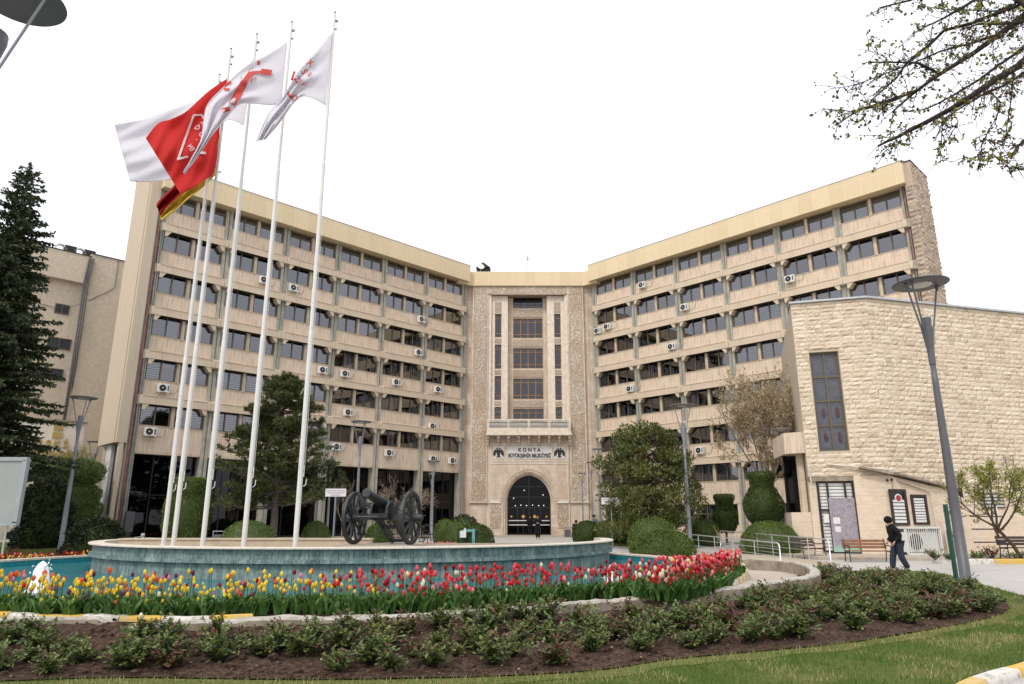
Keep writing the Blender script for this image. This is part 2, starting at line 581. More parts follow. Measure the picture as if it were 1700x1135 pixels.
dry = t.ramp(t.noise(.9, 4, .6), [(.46, 0.0), (.66, 1.0)])
col = t.mix(t.math('MULTIPLY', dry, .6), col, (.20, .18, .07))
t.bump(t.noise(60, 3, .7), .8, .03)
M['lawn'] = t.fin(col, .95, .1)
t = NT('lawn_dry')
col = t.ramp(t.noise(16, 7, .8), [(.3, (.05, .085, .018)), (.5, (.13, .145, .04)), (.75, (.25, .235, .09))])
t.bump(t.noise(60, 3, .7), .8, .03)
M['lawn_dry'] = t.fin(col, .95, .1)
M['blade'] = leafmat('grass_blade', (.045, .10, .014), (.17, .235, .05), .6, .35)
M['blade_dry'] = leafmat('dry_grass_blade', (.22, .21, .07), (.44, .39, .19), .7, .3)
# fountain
t = NT('verdigris_slabs')
a = t.n("ShaderNodeTexCoord")
xyz = t.sep()
ang = t.math('ARCTAN2', xyz[1], xyz[0])
sl = t.math('MULTIPLY', ang, 24.0)
fr = t.math('FRACT', sl)
seam = t.math('LESS_THAN', fr, .045)
wn1 = t.n("ShaderNodeTexWhiteNoise"); wn1.noise_dimensions = '1D'
t.l(t.math('FLOOR', sl), wn1.inputs['W'])
col = t.mix(wn1.outputs[0], (.17, .27, .26), (.27, .36, .34))
n = t.noise(3, 8, .8, t.map((1.1, 1.1, .9)))
col = t.mix(t.ramp(n, [(.40, 0.0), (.66, .85)]), col, (.03, .04, .038))
n3 = t.noise(9, 6, .75, t.map((2.4, 2.4, .22)))
col = t.mix(t.ramp(n3, [(.50, 0.0), (.68, .8)]), col, (.02, .026, .025))
col = t.mix(t.ramp(t.noise(11, 5, .7, t.map((2, 2, .35))), [(.55, 0.0), (.75, .6)]), col, (.46, .53, .50))
col = t.mix(t.math('MULTIPLY', seam, .7), col, (.03, .05, .05))
t.bump(n, .3, .01)
M['verdigris'] = t.fin(col, .6, .3)
M['verdigris_low'] = plain('turquoise_wet_slabs', (.17, .42, .45), .5, .2, 3, .3, dirt=.55)
M['cap'] = plain('weathered_marble_cap', (.60, .545, .46), .6, .12, 5, .3, dirt=.35)
M['pooltile'] = plain('turquoise_tiles', (.02, .23, .27), .3, .25, 6, .5)
t = NT('pool_water')
col = t.ramp(t.noise(2.2, 5, .6, t.map((1, 2.5, 1))), [(.3, (.003, .085, .105)), (.7, (.012, .19, .22))])
nz = t.noise(7, 4, .6, t.map((1, 2.6, 1)))
t.bump(nz, .85, .06)
t.fin(col, .05, .6)
t.b.inputs['IOR'].default_value = 1.33
M['water'] = t.mat
t = NT('water_foam')
t.fin((.85, .88, .9), .4, .4)
tr = t.n("ShaderNodeBsdfTransparent"); ms = t.n("ShaderNodeMixShader")
t.l(t.ramp(t.noise(9, 5, .7), [(.30, 0.0), (.45, 1.0)]), ms.inputs[0])
t.l(tr.outputs[0], ms.inputs[1]); t.l(t.b.outputs[0], ms.inputs[2]); t.l(ms.outputs[0], t.out.inputs[0])
M['foam'] = t.mat
# plants
M['bark'] = plain('bark', (.085, .062, .045), .95, .35, 6, .1, bump=.8, bs=16)
M['bark_grey'] = plain('grey_bark', (.13, .11, .10), .9, .3, 6, .1, bump=.5, bs=20)
M['bark_dark'] = plain('dark_twig', (.035, .028, .026), .9, .4, 6, .1)
M['bark_pale'] = plain('pale_twig', (.25, .195, .145), .9, .25, 6, .1)
M['spruce'] = leafmat('spruce_needles', (.010, .022, .009), (.062, .078, .026), .6, .1)
M['pine'] = leafmat('pine_needles', (.022, .042, .012), (.115, .125, .032), .6, .12)
M['magnolia'] = leafmat('glossy_dark_leaves', (.03, .05, .012), (.17, .18, .05), .35, .12)
M['rust'] = leafmat('rusty_leaves', (.12, .055, .02), (.25, .12, .05), .6, .2)
M['hedge'] = leafmat('clipped_leaves', (.018, .042, .008), (.16, .22, .04), .6, .15)
M['hedge_dark'] = leafmat('dark_clipped_leaves', (.010, .027, .006), (.10, .14, .03), .6, .15)
M['blossom'] = leafmat('brown_blossom', (.26, .19, .10), (.60, .50, .33), .8, .3)
M['spring'] = leafmat('spring_leaves', (.16, .20, .03), (.36, .36, .08), .6, .4)
M['plane_leaf'] = leafmat('plane_leaves', (.13, .15, .03), (.30, .30, .07), .6, .35)
M['plane_brown'] = leafmat('withered_buds', (.045, .022, .014), (.13, .07, .035), .8, .1)
M['rose'] = leafmat('rose_leaves', (.04, .072, .018), (.21, .25, .075), .5, .2)
M['rose_light'] = leafmat('young_rose_leaves', (.06, .10, .02), (.24, .25, .06), .5, .25)
M['rose_red'] = leafmat('red_rose_shoots', (.06, .018, .014), (.17, .06, .035), .5, .2)
M['juniper'] = leafmat('juniper_leaves', (.010, .018, .009), (.045, .055, .022), .6, .1)
M['stem'] = leafmat('tulip_green', (.03, .085, .015), (.10, .19, .045), .5, .25)
M['tleaf'] = leafmat('tulip_leaf', (.025, .08, .015), (.13, .25, .06), .45, .25)
def petal(n, a, b):
    M[n] = leafmat(n + '_petals', a, b, .5, .3)
petal('t_yellow', (.80, .56, .02), (.90, .74, .09)); petal('t_red', (.48, .006, .012), (.72, .02, .02)); petal('t_pink', (.58, .05, .09), (.76, .14, .17))
petal('t_coral', (.68, .09, .04), (.80, .22, .08)); petal('t_purple', (.13, .015, .08), (.26, .04, .15)); petal('t_white', (.66, .64, .42), (.80, .78, .62))
petal('t_rose', (.68, .26, .27), (.82, .46, .42)); petal('t_crimson', (.20, .004, .012), (.34, .008, .02)); petal('t_lilac', (.46, .16, .34), (.66, .34, .46))
def cloth(name, c, tr=.35):
    t = NT(name)
    t.fin(c, .75, .15)
    b = t.n("ShaderNodeBsdfTranslucent"); b.inputs[0].default_value = c + (1,)
    ms = t.n("ShaderNodeMixShader"); ms.inputs[0].default_value = tr
    t.l(t.b.outputs[0], ms.inputs[1]); t.l(b.outputs[0], ms.inputs[2]); t.l(ms.outputs[0], t.out.inputs[0])
    return t.mat
M['flag_white'] = cloth('white_flag_cloth', (.80, .79, .83), .5); M['flag_red'] = cloth('red_flag_cloth', (.66, .05, .045), .5); M['flag_dred'] = cloth('dark_red_flag_cloth', (.33, .012, .018))
M['flag_yellow'] = cloth('yellow_flag_cloth', (.72, .56, .10)); M['flag_print'] = cloth('red_print', (.60, .10, .085)); M['flag_wprint'] = cloth('white_print', (.68, .62, .62))
# people
M['skin'] = plain('skin', (.42, .25, .18), .6, .08, 8, .3)
M['jacket'] = plain('black_cloth', (.010, .010, .013), .85, .3, 9, .15)
M['vest'] = plain('charcoal_cloth', (.030, .028, .032), .85, .3, 9, .15)
M['trousers'] = plain('blue_grey_cloth', (.030, .036, .055), .85, .25, 9, .15)
M['hair'] = plain('dark_hair', (.012, .010, .009), .7, .3, 20, .3)
M['shoe'] = plain('black_shoe', (.012, .011, .011), .4, .2, 9, .4)
M['shirt_blue'] = plain('grey_blue_cloth', (.10, .115, .15), .85, .2, 9, .15)
M['notice'] = plain('notice_paper', (.62, .62, .60), .6, .08, 8, .2)
M['orange'] = plain('orange_sign', (.62, .33, .05), .5, .1, 8, .3)
t = NT('mottled_covering')
col = t.ramp(t.noise(11, 8, .9, t.map((1, 1, .8)), .8), [(.34, (.08, .075, .12)), (.44, (.20, .18, .225)), (.54, (.34, .30, .33)), (.66, (.40, .375, .39))])
col = t.mix(t.ramp(t.math('ADD', t.sep()[2], t.math('MULTIPLY', t.noise(6, 5, .7), .3)), [(.45, 1.0), (.75, 0.0)]), col, (.28, .44, .36))
M['covering'] = t.fin(col, .6, .3)

# ================================================================== GROUND
def ground():
    xs = [-900, -500, -250, -120, -80, -60] + [-50 + 1.5 * i for i in range(68)] + [55, 80, 120, 250, 500, 900]
    ys = [-200, -60, -20, -5, 0] + [2 + 1.5 * i for i in range(46)] + [72, 80, 100, 150, 300, 600, 1500, 3000]
    m = MB()
    nx = len(xs)
    m.add([(x, y, G(x, y)) for y in ys for x in xs], [(j * nx + i, j * nx + i + 1, (j + 1) * nx + i + 1, (j + 1) * nx + i) for j in range(len(ys) - 1) for i in range(nx - 1)])
    return struct(m.build('pavement', M['paver'], smooth=True))
ground()

# ================================================================== OFFICE BUILDING
AL, AR = R(44.85), R(-46.25)
OL = Vector((-3.93, 61.92, 0)) + .9 * Vector((-sin(AL), cos(AL), 0))
OR = Vector((7.14, 61.83, 0)) + .9 * Vector((-sin(AR), cos(AR), 0))
FL = Matrix.Translation(OL) @ Matrix.Rotation(AL, 4, 'Z')     # local x along the wing (left wing: -27..0), y into the building
FR = Matrix.Translation(OR) @ Matrix.Rotation(AR, 4, 'Z')     # right wing: 0..27
BLD = thing('office_building', 'beige concrete office building with two angled wings meeting at a carved stone portal', 'building', (1.5, 62, 0))
BI = Matrix.Translation((-1.5, -62, 0))
def part(o, F=None, parent=None):
    "place a part given in frame F under the building"
    o.parent = parent or BLD
    o.matrix_local = BI @ (F if F is not None else Matrix.Identity(4))
    return o
SILLS_L = [22.15, 19.22, 16.29, 13.36, 10.43, 7.5]
SILLS_R = SILLS_L + [4.57]
# -- shared meshes of one bay (sill at z = 0)
def spandrel_mesh():
    m = MB(); m.mi = 0
    m.box(.25, 4.25, -.06, .2, -1.06, -.04)
    m.mi = 1
    m.box(.25, 4.25, -.10, .24, -.04, 0.0)
    x0, x1 = .015, 4.485
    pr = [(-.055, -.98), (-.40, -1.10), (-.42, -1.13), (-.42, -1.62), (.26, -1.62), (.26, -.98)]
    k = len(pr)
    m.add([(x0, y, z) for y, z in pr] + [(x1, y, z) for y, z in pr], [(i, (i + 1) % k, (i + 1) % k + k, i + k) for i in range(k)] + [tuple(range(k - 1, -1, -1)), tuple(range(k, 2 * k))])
    m.m[-(k + 2) + 3] = 2  # underside of the beam gets the painted shade
    m.box(x0 + .2, x1 - .2, -.45, -.39, -1.115, -1.075)
    for s in (0, 1):
        P = [(.24, -1.622), (.66, -1.622), (.38, -1.98), (.24, -1.98)]
        if s: P = [(4.5 - a, b) for a, b in P][::-1]
        vs = [(a, -.385, b) for a, b in P] + [(a, .10, b) for a, b in P]
        m.add(vs, [(3, 2, 1, 0), (4, 5, 6, 7)] + [(i, (i + 1) % 4, (i + 1) % 4 + 4, i + 4) for i in range(4)])
    m.mi = 0
    return m.mesh('spandrel', [M['panel'], M['beam'], M['soffit_shade']])
def window_meshes(h, transom=False):
    f, p = MB(), MB()
    for a, b in ((.27, 2.13), (2.37, 4.23)):
        c = (a + b) / 2
        for x in (a, c - .04, b - .08):
            f.box(x, x + .08, .05, .15, .003, h)
        f.box(a, b, .055, .145, .003, .075)
        f.box(a, b, .055, .145, h - .07, h)
        if transom: f.box(a, b, .052, .148, h - .38, h - .28)
        p.add([(a + .02, .11, .02), (b - .02, .11, .02), (b - .02, .11, h - .02), (a + .02, .11, h - .02)], [(0, 1, 2, 3)])
    return f.mesh('window', M['winframe']), p.mesh('pane', M['glass'])
def post_mesh(h):
    m = MB(); m.box(2.14, 2.36, -.03, .2, 0, h); return m.mesh('window_post', M['beam'])
def blind_mesh(q, h):
    m = MB()
    r = random.Random(q * 31 + 5)
    for a, b in ((.3, 1.18), (1.22, 2.1), (2.4, 3.28), (3.32, 4.2)):
        u = r.random()
        if q % 4 == 3 and u < .5: continue
        if q % 4 == 0: m.mi = 0; z0 = .05
        elif q % 4 == 1: m.mi = 0; z0 = .05 if u < .6 else h * r.uniform(.3, .7)
        else: m.mi = 1; z0 = .05; b = b - r.uniform(0, .5)
        m.box(a, b, .24, .26, z0, h)
    return m.mesh('blind', [M['blind'], M['curtain']])
H_STD, H_TOP = 1.42, 1.22
sp_me = spandrel_mesh()
wf, wp = window_meshes(H_STD)
wft, wpt = window_meshes(H_TOP, True)
post, post_t = post_mesh(H_STD), post_mesh(H_TOP)
blinds = [blind_mesh(q, H_STD) for q in range(8)]
def wing(F, xs, sills, side):
    r = random.Random(11 if side == 'L' else 23)
    for k, zs in enumerate(sills):
        for i, x in enumerate(xs):
            T = F @ Matrix.Translation((x, 0, zs))
            last_l = (k == len(sills) - 1)
            if not last_l:
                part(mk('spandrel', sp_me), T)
            else:
                m = MB(); m.mi = 0
                lo = -1.62 if side == 'L' else -1.55
                m.box(.25, 4.25, -.06, .2, lo, -.04); m.mi = 1
                m.box(.25, 4.25, -.10, .24, -.04, 0.0)
                m.box(.25, 4.25, -.08, .6, lo - .16, lo)
                part(mk('spandrel', m.mesh('spandrel', [M['panel'], M['beam']])), T)
            top = k == 0
            w = part(mk('window', wft if top else wf), T)
            mk('pane', wpt if top else wp, w)
            mk('window_post', post_t if top else post, w)
            u = r.random()
            wantb = .42 if k < 3 else .5
            if top and side == 'R': wantb = .9
            if u < wantb:
                q = r.randrange(8) if not (top and side == 'R') else 0
                b = mk('blind', blinds[q], w)
                if top: b.scale = (1, 1, H_TOP / H_STD)
    x0, x1 = min(xs), max(xs) + 4.5
    # piers with pipes
    pz0 = .2
    for i in range(7):
        x = x0 + 4.5 * i
        m = MB()
        m.box(x - .24, x - .04, -.10, .5, pz0, 23.42); m.box(x + .04, x + .24, -.10, .5, pz0, 23.42)
        m.box(x - .04, x + .04, .0, .5, pz0, 23.42)
        for zs in sills[:-1]:
            m.box(x - .22, x + .22, -.36, .2, zs - 1.62 - .06, zs - 1.08)
        part(m.build('pier', M['pier']), F)
        if i in (0, 2, 3, 6) or side == 'R':
            m = MB()
            z = 23.3
            m.tube([(x + .02, -.17, pz0), (x + .02, -.17, 23.3)], .055, 8)
            part(m.build('downpipe', M['pipe']), F)
    # cornice
    m = MB()
    e0, e1 = x0 - .35 if side == 'L' else x0 - .02, x1 + .02 if side == 'L' else x1 + .35
    m.add([(e0, -.9, 23.40), (e1, -.9, 23.40), (e1, -.9, 24.99), (e0, -.9, 24.99), (e0, .3, 23.47), (e1, .3, 23.47), (e1, .3, 24.99), (e0, .3, 24.99)],
          [(0, 1, 2, 3), (1, 5, 6, 2), (5, 4, 7, 6), (4, 0, 3, 7), (3, 2, 6, 7), (0, 4, 5, 1)])
    part(m.build('cornice', M['fascia']), F)
    m = MB()
    m.box(e0, e1, -.93, -.86, 24.99, 25.03)
    part(m.build('cornice_trim', M['galv']), F)
    # body, roof, rooms
    bx0, bx1 = (x0 + 4.3, 0.6) if side == 'L' else (-.6, x1 - 4.3)
    m = MB()
    m.box(bx0, bx1, 1.7, 12, 0, 24.6)
    m.box(x0 + .0, x1 - .0, .5, 2.7, 23.47, 24.7)
    part(m.build('roof_slab', M['render']), F)
    m = MB()
    for zs in sills:
        m.box(x0, x1, .21, 1.66, zs - 1.35, zs - .02)
    m.box(x0, x1, 1.55, 1.69, .2, 23.45)
    part(m.build('room_wall', M['dark_in']), F)
    m = MB()
    for i in range(7):
        m.box(x0 + 4.5 * i - .05, x0 + 4.5 * i + .05, .22, 1.5, 6.0 if side == 'L' else .3, 23.4)
    part(m.build('partition', M['mid_in']), F)
    return
XL = [-27 + 4.5 * i for i in range(6)]
XR = [4.5 * i for i in range(6)]
wing(FL, XL, SILLS_L, 'L')
wing(FR, XR, SILLS_R, 'R')
# ground storey glass of the left wing
for i, x in enumerate(XL):
    f, p = MB(), MB()
    f.box(x + .25, x + 4.25, .5, .6, .5, .62); f.box(x + .25, x + 4.25, .5, .6, 5.7, 5.8)
    for xx in (.25, 1.58, 2.9, 4.19): f.box(x + xx, x + xx + .06, .5, .6, .5, 5.8)
    f.box(x + .25, x + 4.25, .51, .59, 3.2, 3.26)
    w = part(f.build('shop_window', M['blackframe']), FL)
    p.add([(x + .26, .55, .5), (x + 4.24, .55, .5), (x + 4.24, .55, 5.78), (x + .26, .55, 5.78)], [(0, 1, 2, 3)])
    p.build('pane', M['glass_dark'], w)
m = MB()
m.box(-27.2, 0.1, -.3, .5, 0, .5)
m.box(-27.2, 0.1, -.9, -.3, 0, .62 - .3)
part(m.build('plinth', M['step']), FL)
# ground storey of the right wing
for i, x in enumerate(XR):
    m = MB()
    m.box(x + .25, x + 4.25, -.04, .3, .2, 1.32)
    m.box(x + .25, x + .5, -.05, .3, 1.32, 2.85); m.box(x + 4.0, x + 4.25, -.05, .3, 1.32, 2.85)
    part(m.build('ground_wall', M['panel']), FR)
    f, p, b = MB(), MB(), MB()
    for xx in (.5, 1.35, 2.2, 3.07, 3.92): f.box(x + xx, x + xx + .08, .05, .15, 1.325, 2.85)
    for zz in (1.325, 2.1, 2.77): f.box(x + .5, x + 4.0, .056, .144, zz, zz + .07)
    w = part(f.build('window', M['winframe']), FR)
    p.add([(x + .5, .11, 1.33), (x + 4, .11, 1.33), (x + 4, .11, 2.84), (x + .5, .11, 2.84)], [(0, 1, 2, 3)])
    p.build('pane', M['glass'], w)
    b.box(x + .55, x + 3.95, .24, .26, 1.9, 2.85); b.build('blind', M['blind'], w)
# end walls
def ashlar(mb, F, x0, x1, z0, z1, ch, bl, depth=.09, seed=1, holes=(), top=None, jag=.25):
    "courses of rock-faced blocks standing proud of the plane y = 0 towards -y; F maps local to parent space"
    r = random.Random(seed)
    z = z0
    while z < z1 - .02:
        h = min(ch * r.uniform(.85, 1.15), z1 - z)
        x = x0 - r.uniform(0, bl * .5)
        while x < x1:
            w = bl * r.choice((r.uniform(.45, .8), r.uniform(.8, 1.7)))
            a, b = max(x, x0), min(x + w, x1)
            x += w
            if b - a < .05: continue
            zz = z + h
            if top:
                lim = min(top(a), top(b))
                if z > lim - .03: continue
                zz = min(zz, lim)
            segs = [(a, b)]
            for hx0, hx1, hz0, hz1 in holes:
                if zz > hz0 + .02 and z < hz1 - .02:
                    ns = []
                    for s0, s1 in segs:
                        if s1 <= hx0 or s0 >= hx1: ns.append((s0, s1)); continue
                        if s0 < hx0: ns.append((s0, hx0))
                        if s1 > hx1: ns.append((hx1, s1))
                    segs = ns
            for s0, s1 in segs:
                if s1 - s0 < .04: continue
                nu = 4 if s1 - s0 > .25 else 3
                nv = 3
                vs = []
                bs_ = r.choice((.55, .8, 1.0, 1.25))
                g = .004
                for j in range(nv + 1):
                    for i in range(nu + 1):
                        u, v = i / nu, j / nv
                        e = min(u, 1 - u, v, 1 - v)
                        d = r.uniform(0, .012) if e == 0 else depth * bs_ * r.uniform(.3, 1.15) * (1 + jag * (.5 - v))
                        vs.append((s0 + g + (s1 - s0 - 2 * g) * u + (r.uniform(-.012, .012) if e else 0), -d, z + g + (zz - z - 2 * g) * v + (r.uniform(-.012, .012) if e else 0)))
                fs = []
                for j in range(nv):
                    for i in range(nu):
                        k = j * (nu + 1) + i
                        fs.append((k, k + 1, k + nu + 2, k + nu + 1))
                o = mb.M
                mb.M = F
                mb.add(vs, fs)
                mb.M = o
        z += h
# right wing: rough stone end wall; local frame turned to look outward along +x
m = MB(); m.box(27.24, 27.75, -.55, 2.9, 0, 24.95)
part(m.build('end_wall', M['rubble']), FR)
m = MB()
E1 = Matrix.Translation((27.75, -.55, 0)) @ Matrix.Rotation(R(90), 4, 'Z')
ashlar(m, E1, 0, 3.45, 0, 24.9, .30, .42, .10, 5)
ashlar(m, Matrix.Translation((0, -.55, 0)), 27.24, 27.75, 0, 23.3, .30, .9, .12, 6)
part(m.build('end_wall_facing', M['rubble']), FR)
m = MB(); m.box(27.2, 27.8, -.6, 2.95, 24.95, 25.02)
part(m.build('end_wall_coping', M['black']), FR)
m = MB()
for q in (0, 1): m.tube([(26.98 + q * .14, -.2, 10), (26.98 + q * .14, -.2, 23.4)], .045, 6)
part(m.build('downpipe', M['pipe_red']), FR)
# left wing: rendered stair slab hanging over the side entrance
m = MB()
m.box(-27.95, -27.35, -.32, 0.0, 6.3, 24.75)
m.box(-28.0, -27.3, 0.0, 3.3, 6.3, 25.0)
m.box(-27.35, -27.26, -.2, 3.2, .3, 23.4)
part(m.build('stair_slab', M['render']), FL)
m = MB()
m.box(-27.75, -27.5, -.3, .0, .3, 6.3)
m.tube([(-27.62, 2.7, .3), (-27.62, 2.7, 6.3)], .16, 12)
m.box(-27.7, -27.55, .1, 1.0, .3, 2.0)
part(m.build('stair_column', M['render']), FL)
m = MB(); m.box(-27.5, -27.45, .25, 1.2, .3, 6.28)
part(m.build('side_glass', M['glass_dark']), FL)
m = MB(); m.box(-27.7, -27.5, 1.3, 2.4, .3, 6.28)
part(m.build('side_door_panel', M['curtain']), FL)
m = MB(); m.box(-28.05, -27.25, -.02, 3.35, 25.0, 25.05)
part(m.build('coping', M['black']), FL)
m = MB()
m.tube([(-27.18, -.36, .3), (-27.18, -.36, 22.6)], .07, 8)
part(m.build('downpipe', M['pipe_red']), FL)
m = MB(); m.tube([(-27.0, -.3, .3), (-27.0, -.3, 22.9)], .05, 8); m.tube([(-26.86, -.28, .3), (-26.86, -.28, 22.9)], .04, 8)
part(m.build('downpipe', M['pipe']), FL)

# -------- portal block between the wings (world coordinates)
def wpart(m, name, mat, parent=None, **k):
    o = m.build(name, mat, None, **k)
    if parent is None: return part(o)
    o.parent = parent
    return o
m = MB()
m.box(-5.6, -3.7, 63.0, 70, 0, 23.5); m.box(6.72, 8.9, 63.0, 70, 0, 23.5)
wpart(m, 'side_wall', M['fstone'])
m = MB()
for s in (-4.1, 7.15): m.box(s - .05, s + .05, 62.93, 63.0, .4, 23.4)
wpart(m, 'side_moulding', M['fstone'])
m = MB(); m.box(-3.7, 6.72, 64.6, 70, 0, 24.6)
wpart(m, 'core_wall', M['dark_in'])
for X0, X1 in ((-3.7, -2.2), (5.2, 6.72)):
    m = MB()
    m.mi = 0
    m.box(X0, X1, 62.75, 64.6, .3, 23.45)
    m.box(X0, X0 + .14, 62.66, 62.75, 3.3, 23.3); m.box(X1 - .14, X1, 62.66, 62.75, 3.3, 23.3)
    m.box(X0 - .06, X1 + .06, 62.58, 62.75, 3.14, 3.34)
    m.box(X0 - .05, X1 + .05, 62.6, 62.75, .3, .62)
    wpart(m, 'portal_pilaster', M['fstone'])
    m = MB()
    m.box(X0 + .16, X1 - .16, 62.70, 62.76, 3.36, 23.3)
    wpart(m, 'carved_strip', M['carved'])
m = MB(); m.box(-3.5, 6.5, 62.67, 64.0, 22.45, 23.4)
m.box(-2.0, 5.0, 62.62, 62.67, 22.36, 22.5)
wpart(m, 'carved_frieze', M['carved'])
m = MB()
m.mi = 0
for a, b, ya in ((-2.2, -1.95, 62.78), (4.95, 5.2, 62.78)): m.box(a, b, ya, 64.6, .4, 22.4)
# pale side strips with slit windows
slits = [(18.30, 20.62), (15.28, 17.62), (12.35, 14.62), (10.4, 11.72)]
ops = [(21.35, 22.42), (18.4, 20.34), (15.45, 17.42), (12.55, 14.5), (10.2, 11.64)]
for a, b in ((-1.95, -.4), (3.3, 4.95)):
    c = -1.3 if a < 0 else 4.28
    m.box(a, c - .31, 63.05, 64.6, 9.2, 22.4); m.box(c + .31, b, 63.05, 64.6, 9.2, 22.4)
    zz = 9.2
    for z0, z1 in sorted(slits):
        m.box(c - .31, c + .31, 63.08, 64.6, zz, z0); zz = z1
    m.box(c - .31, c + .31, 63.08, 64.6, zz, 22.4)
wpart(m, 'portal_wall', M['fstone_light'])
m = MB()
for a, b in ((-.4, .1), (2.93, 3.3)): m.box(a, b, 63.75, 64.6, 9.2, 22.4)
zz = 9.2
for z0, z1 in sorted(ops):
    m.box(.1, 2.93, 63.75, 64.6, zz, z0); zz = z1
wpart(m, 'recess_wall', M['fstone'])
m = MB()
zz = 9.4
for z0, z1 in sorted(ops)[:]:
    if z0 - zz > .5:
        m = MB(); m.box(.12, 2.9, 63.68, 63.75, zz + .12, z0 - .14); wpart(m, 'carved_band', M['carved'])
    zz = z1
for c in (-1.3, 4.28):
    zz = 9.4
    for z0, z1 in sorted(slits) + [(22.2, 22.3)]:
        if z0 - zz > .4:
            m = MB(); m.box(c - .3, c + .3, 63.02, 63.08, zz + .14, min(z0 - .1, zz + 1.1)); wpart(m, 'carved_band', M['carved'])
        zz = z1
for z0, z1 in ops:
    f, p, b = MB(), MB(), MB()
    for i in range(5): f.box(.1 + i * .69, .1 + i * .69 + .07, 63.85, 63.93, z0, z1)
    for z in (z0, z0 + .35, z1 - .4, z1 - .06): f.box(.1, 2.93, 63.86, 63.92, z, z + .06)
    w = wpart(f, 'window', M['brassframe'] if z0 < 21 else M['blackframe'])
    p.add([(.1, 63.9, z0), (2.93, 63.9, z0), (2.93, 63.9, z1), (.1, 63.9, z1)], [(0, 1, 2, 3)])
    p.build('pane', M['glass_mid'], w)
for c in (-1.3, 4.28):
    for z0, z1 in slits:
        f, p = MB(), MB()
        for xx in (-.31, .25): f.box(c + xx, c + xx + .06, 63.3, 63.38, z0, z1)
        for z in (z0, z0 + .4, z1 - .45, z1 - .06): f.box(c - .31, c + .31, 63.31, 63.37, z, z + .06)
        w = wpart(f, 'slit_window', M['brassframe'])
        p.add([(c - .31, 63.35, z0), (c + .31, 63.35, z0), (c + .31, 63.35, z1), (c - .31, 63.35, z1)], [(0, 1, 2, 3)])
        p.build('pane', M['glass_mid'], w)
# portal cornice
m = MB()
P = [(-5.3, 62.55), (-4.55, 62.75), (-3.95, 63.4 - .9), (-3.95, 62.5), (6.85, 62.5), (8.2, 61.3), (9.6, 62.6), (8.5, 64.5), (-5.0, 64.5)]
P = [(-5.0, 61.55), (-3.85, 62.5), (6.75, 62.5), (7.9, 61.55), (9.5, 63.5), (8.5, 65), (-5.0, 65), (-6.3, 63.5)]
m.prism(P, 23.22, 24.62)
wpart(m, 'cornice', M['fascia'])
# balcony
def ztop(y, Y): return at(870, y, Y).z
by0 = 61.7
m = MB()
m.mi = 0
m.box(-2.25, 5.25, by0, 62.8, 9.15, 9.42)
m.box(-2.3, 5.3, by0 - .06, 62.8, 8.98, 9.15)
m.box(-2.2, 5.2, by0, by0 + .16, 9.42, 9.62)
m.box(-2.2, 5.2, by0, by0 + .16, 10.28, 10.42)
for i in range(5):
    x = -2.2 + i * 1.81
    m.box(x, x + .16, by0, by0 + .16, 9.62, 10.28)
for x in (-2.2, 5.04): m.box(x, x + .16, by0 + .16, 62.8, 9.42, 10.42)
bal = wpart(m, 'balcony', M['fstone_light'])
m = MB()
for i in range(4):
    x0 = -2.04 + i * 1.81
    w = 1.65
    for k in range(7):
        c = x0 + w * (k + .5) / 7
        hw = w / 14
        for (a, b) in (((c - hw, 9.62), (c + hw, 9.95)), ((c + hw, 9.62), (c - hw, 9.95)), ((c - hw, 9.95), (c + hw, 10.28)), ((c + hw, 9.95), (c - hw, 10.28))):
            m.bar((a[0], by0 + .08, a[1]), (b[0], by0 + .08, b[1]), .046, .04, (0, 1, 0))
    m.bar((x0, by0 + .08, 9.95), (x0 + w, by0 + .08, 9.95), .035, .04, (0, 1, 0))
m.build('lattice', M['line_stone'], bal)
m = MB(); m.box(-2.04, 5.04, 62.6, 62.617, 9.42, 10.3); m.build('parapet_painted_shade', M['dark_in'], bal)  # dark sheet added behind the lattice to stand for the balcony's shade
m = MB()
for i in range(9):
    x = -2.12 + i * .905
    m.box(x - .11, x + .11, 61.85, 62.6, 8.72, 8.98); m.box(x - .09, x + .09, 62.1, 62.6, 8.45, 8.72); m.box(x - .07, x + .07, 62.3, 62.6, 8.2, 8.45)
m.build('corbel', M['fstone'], bal)
# portal front with pointed arch
m = MB()
XC = 1.5
def arch(w, h, zs, n=14):
    r = (w * w + h * h) / (2 * w)
    cx = -(r - w)
    am = math.acos((0 - cx) / r)
    pts = []
    for i in range(n + 1):
        t = am * i / n; e = pi / 2 * i / n
        pts.append((XC + .45 * (cx + r * cos(t)) + .55 * w * cos(e), zs + .45 * r * sin(t) + .55 * h * sin(e)))
    left = [(2 * XC - x, z) for x, z in pts]
    return left[:-1] + pts[::-1]
def arch_plate(m, w, h, zs, x0, x1, zb, ztop, y0, y1):
    A = arch(w, h, zs)
    xl, xr = XC - w, XC + w
    if x0 < xl: m.box(x0, xl, y0, y1, zb, ztop)
    if x1 > xr: m.box(xr, x1, y0, y1, zb, ztop)
    for (xa, za), (xb, zb2) in zip(A[:-1], A[1:]):
        vs = [(xa, y0, za), (xb, y0, zb2), (xb, y0, ztop), (xa, y0, ztop), (xa, y1, za), (xb, y1, zb2), (xb, y1, ztop), (xa, y1, ztop)]
        m.add(vs, [(0, 1, 2, 3), (0, 4, 5, 1)])
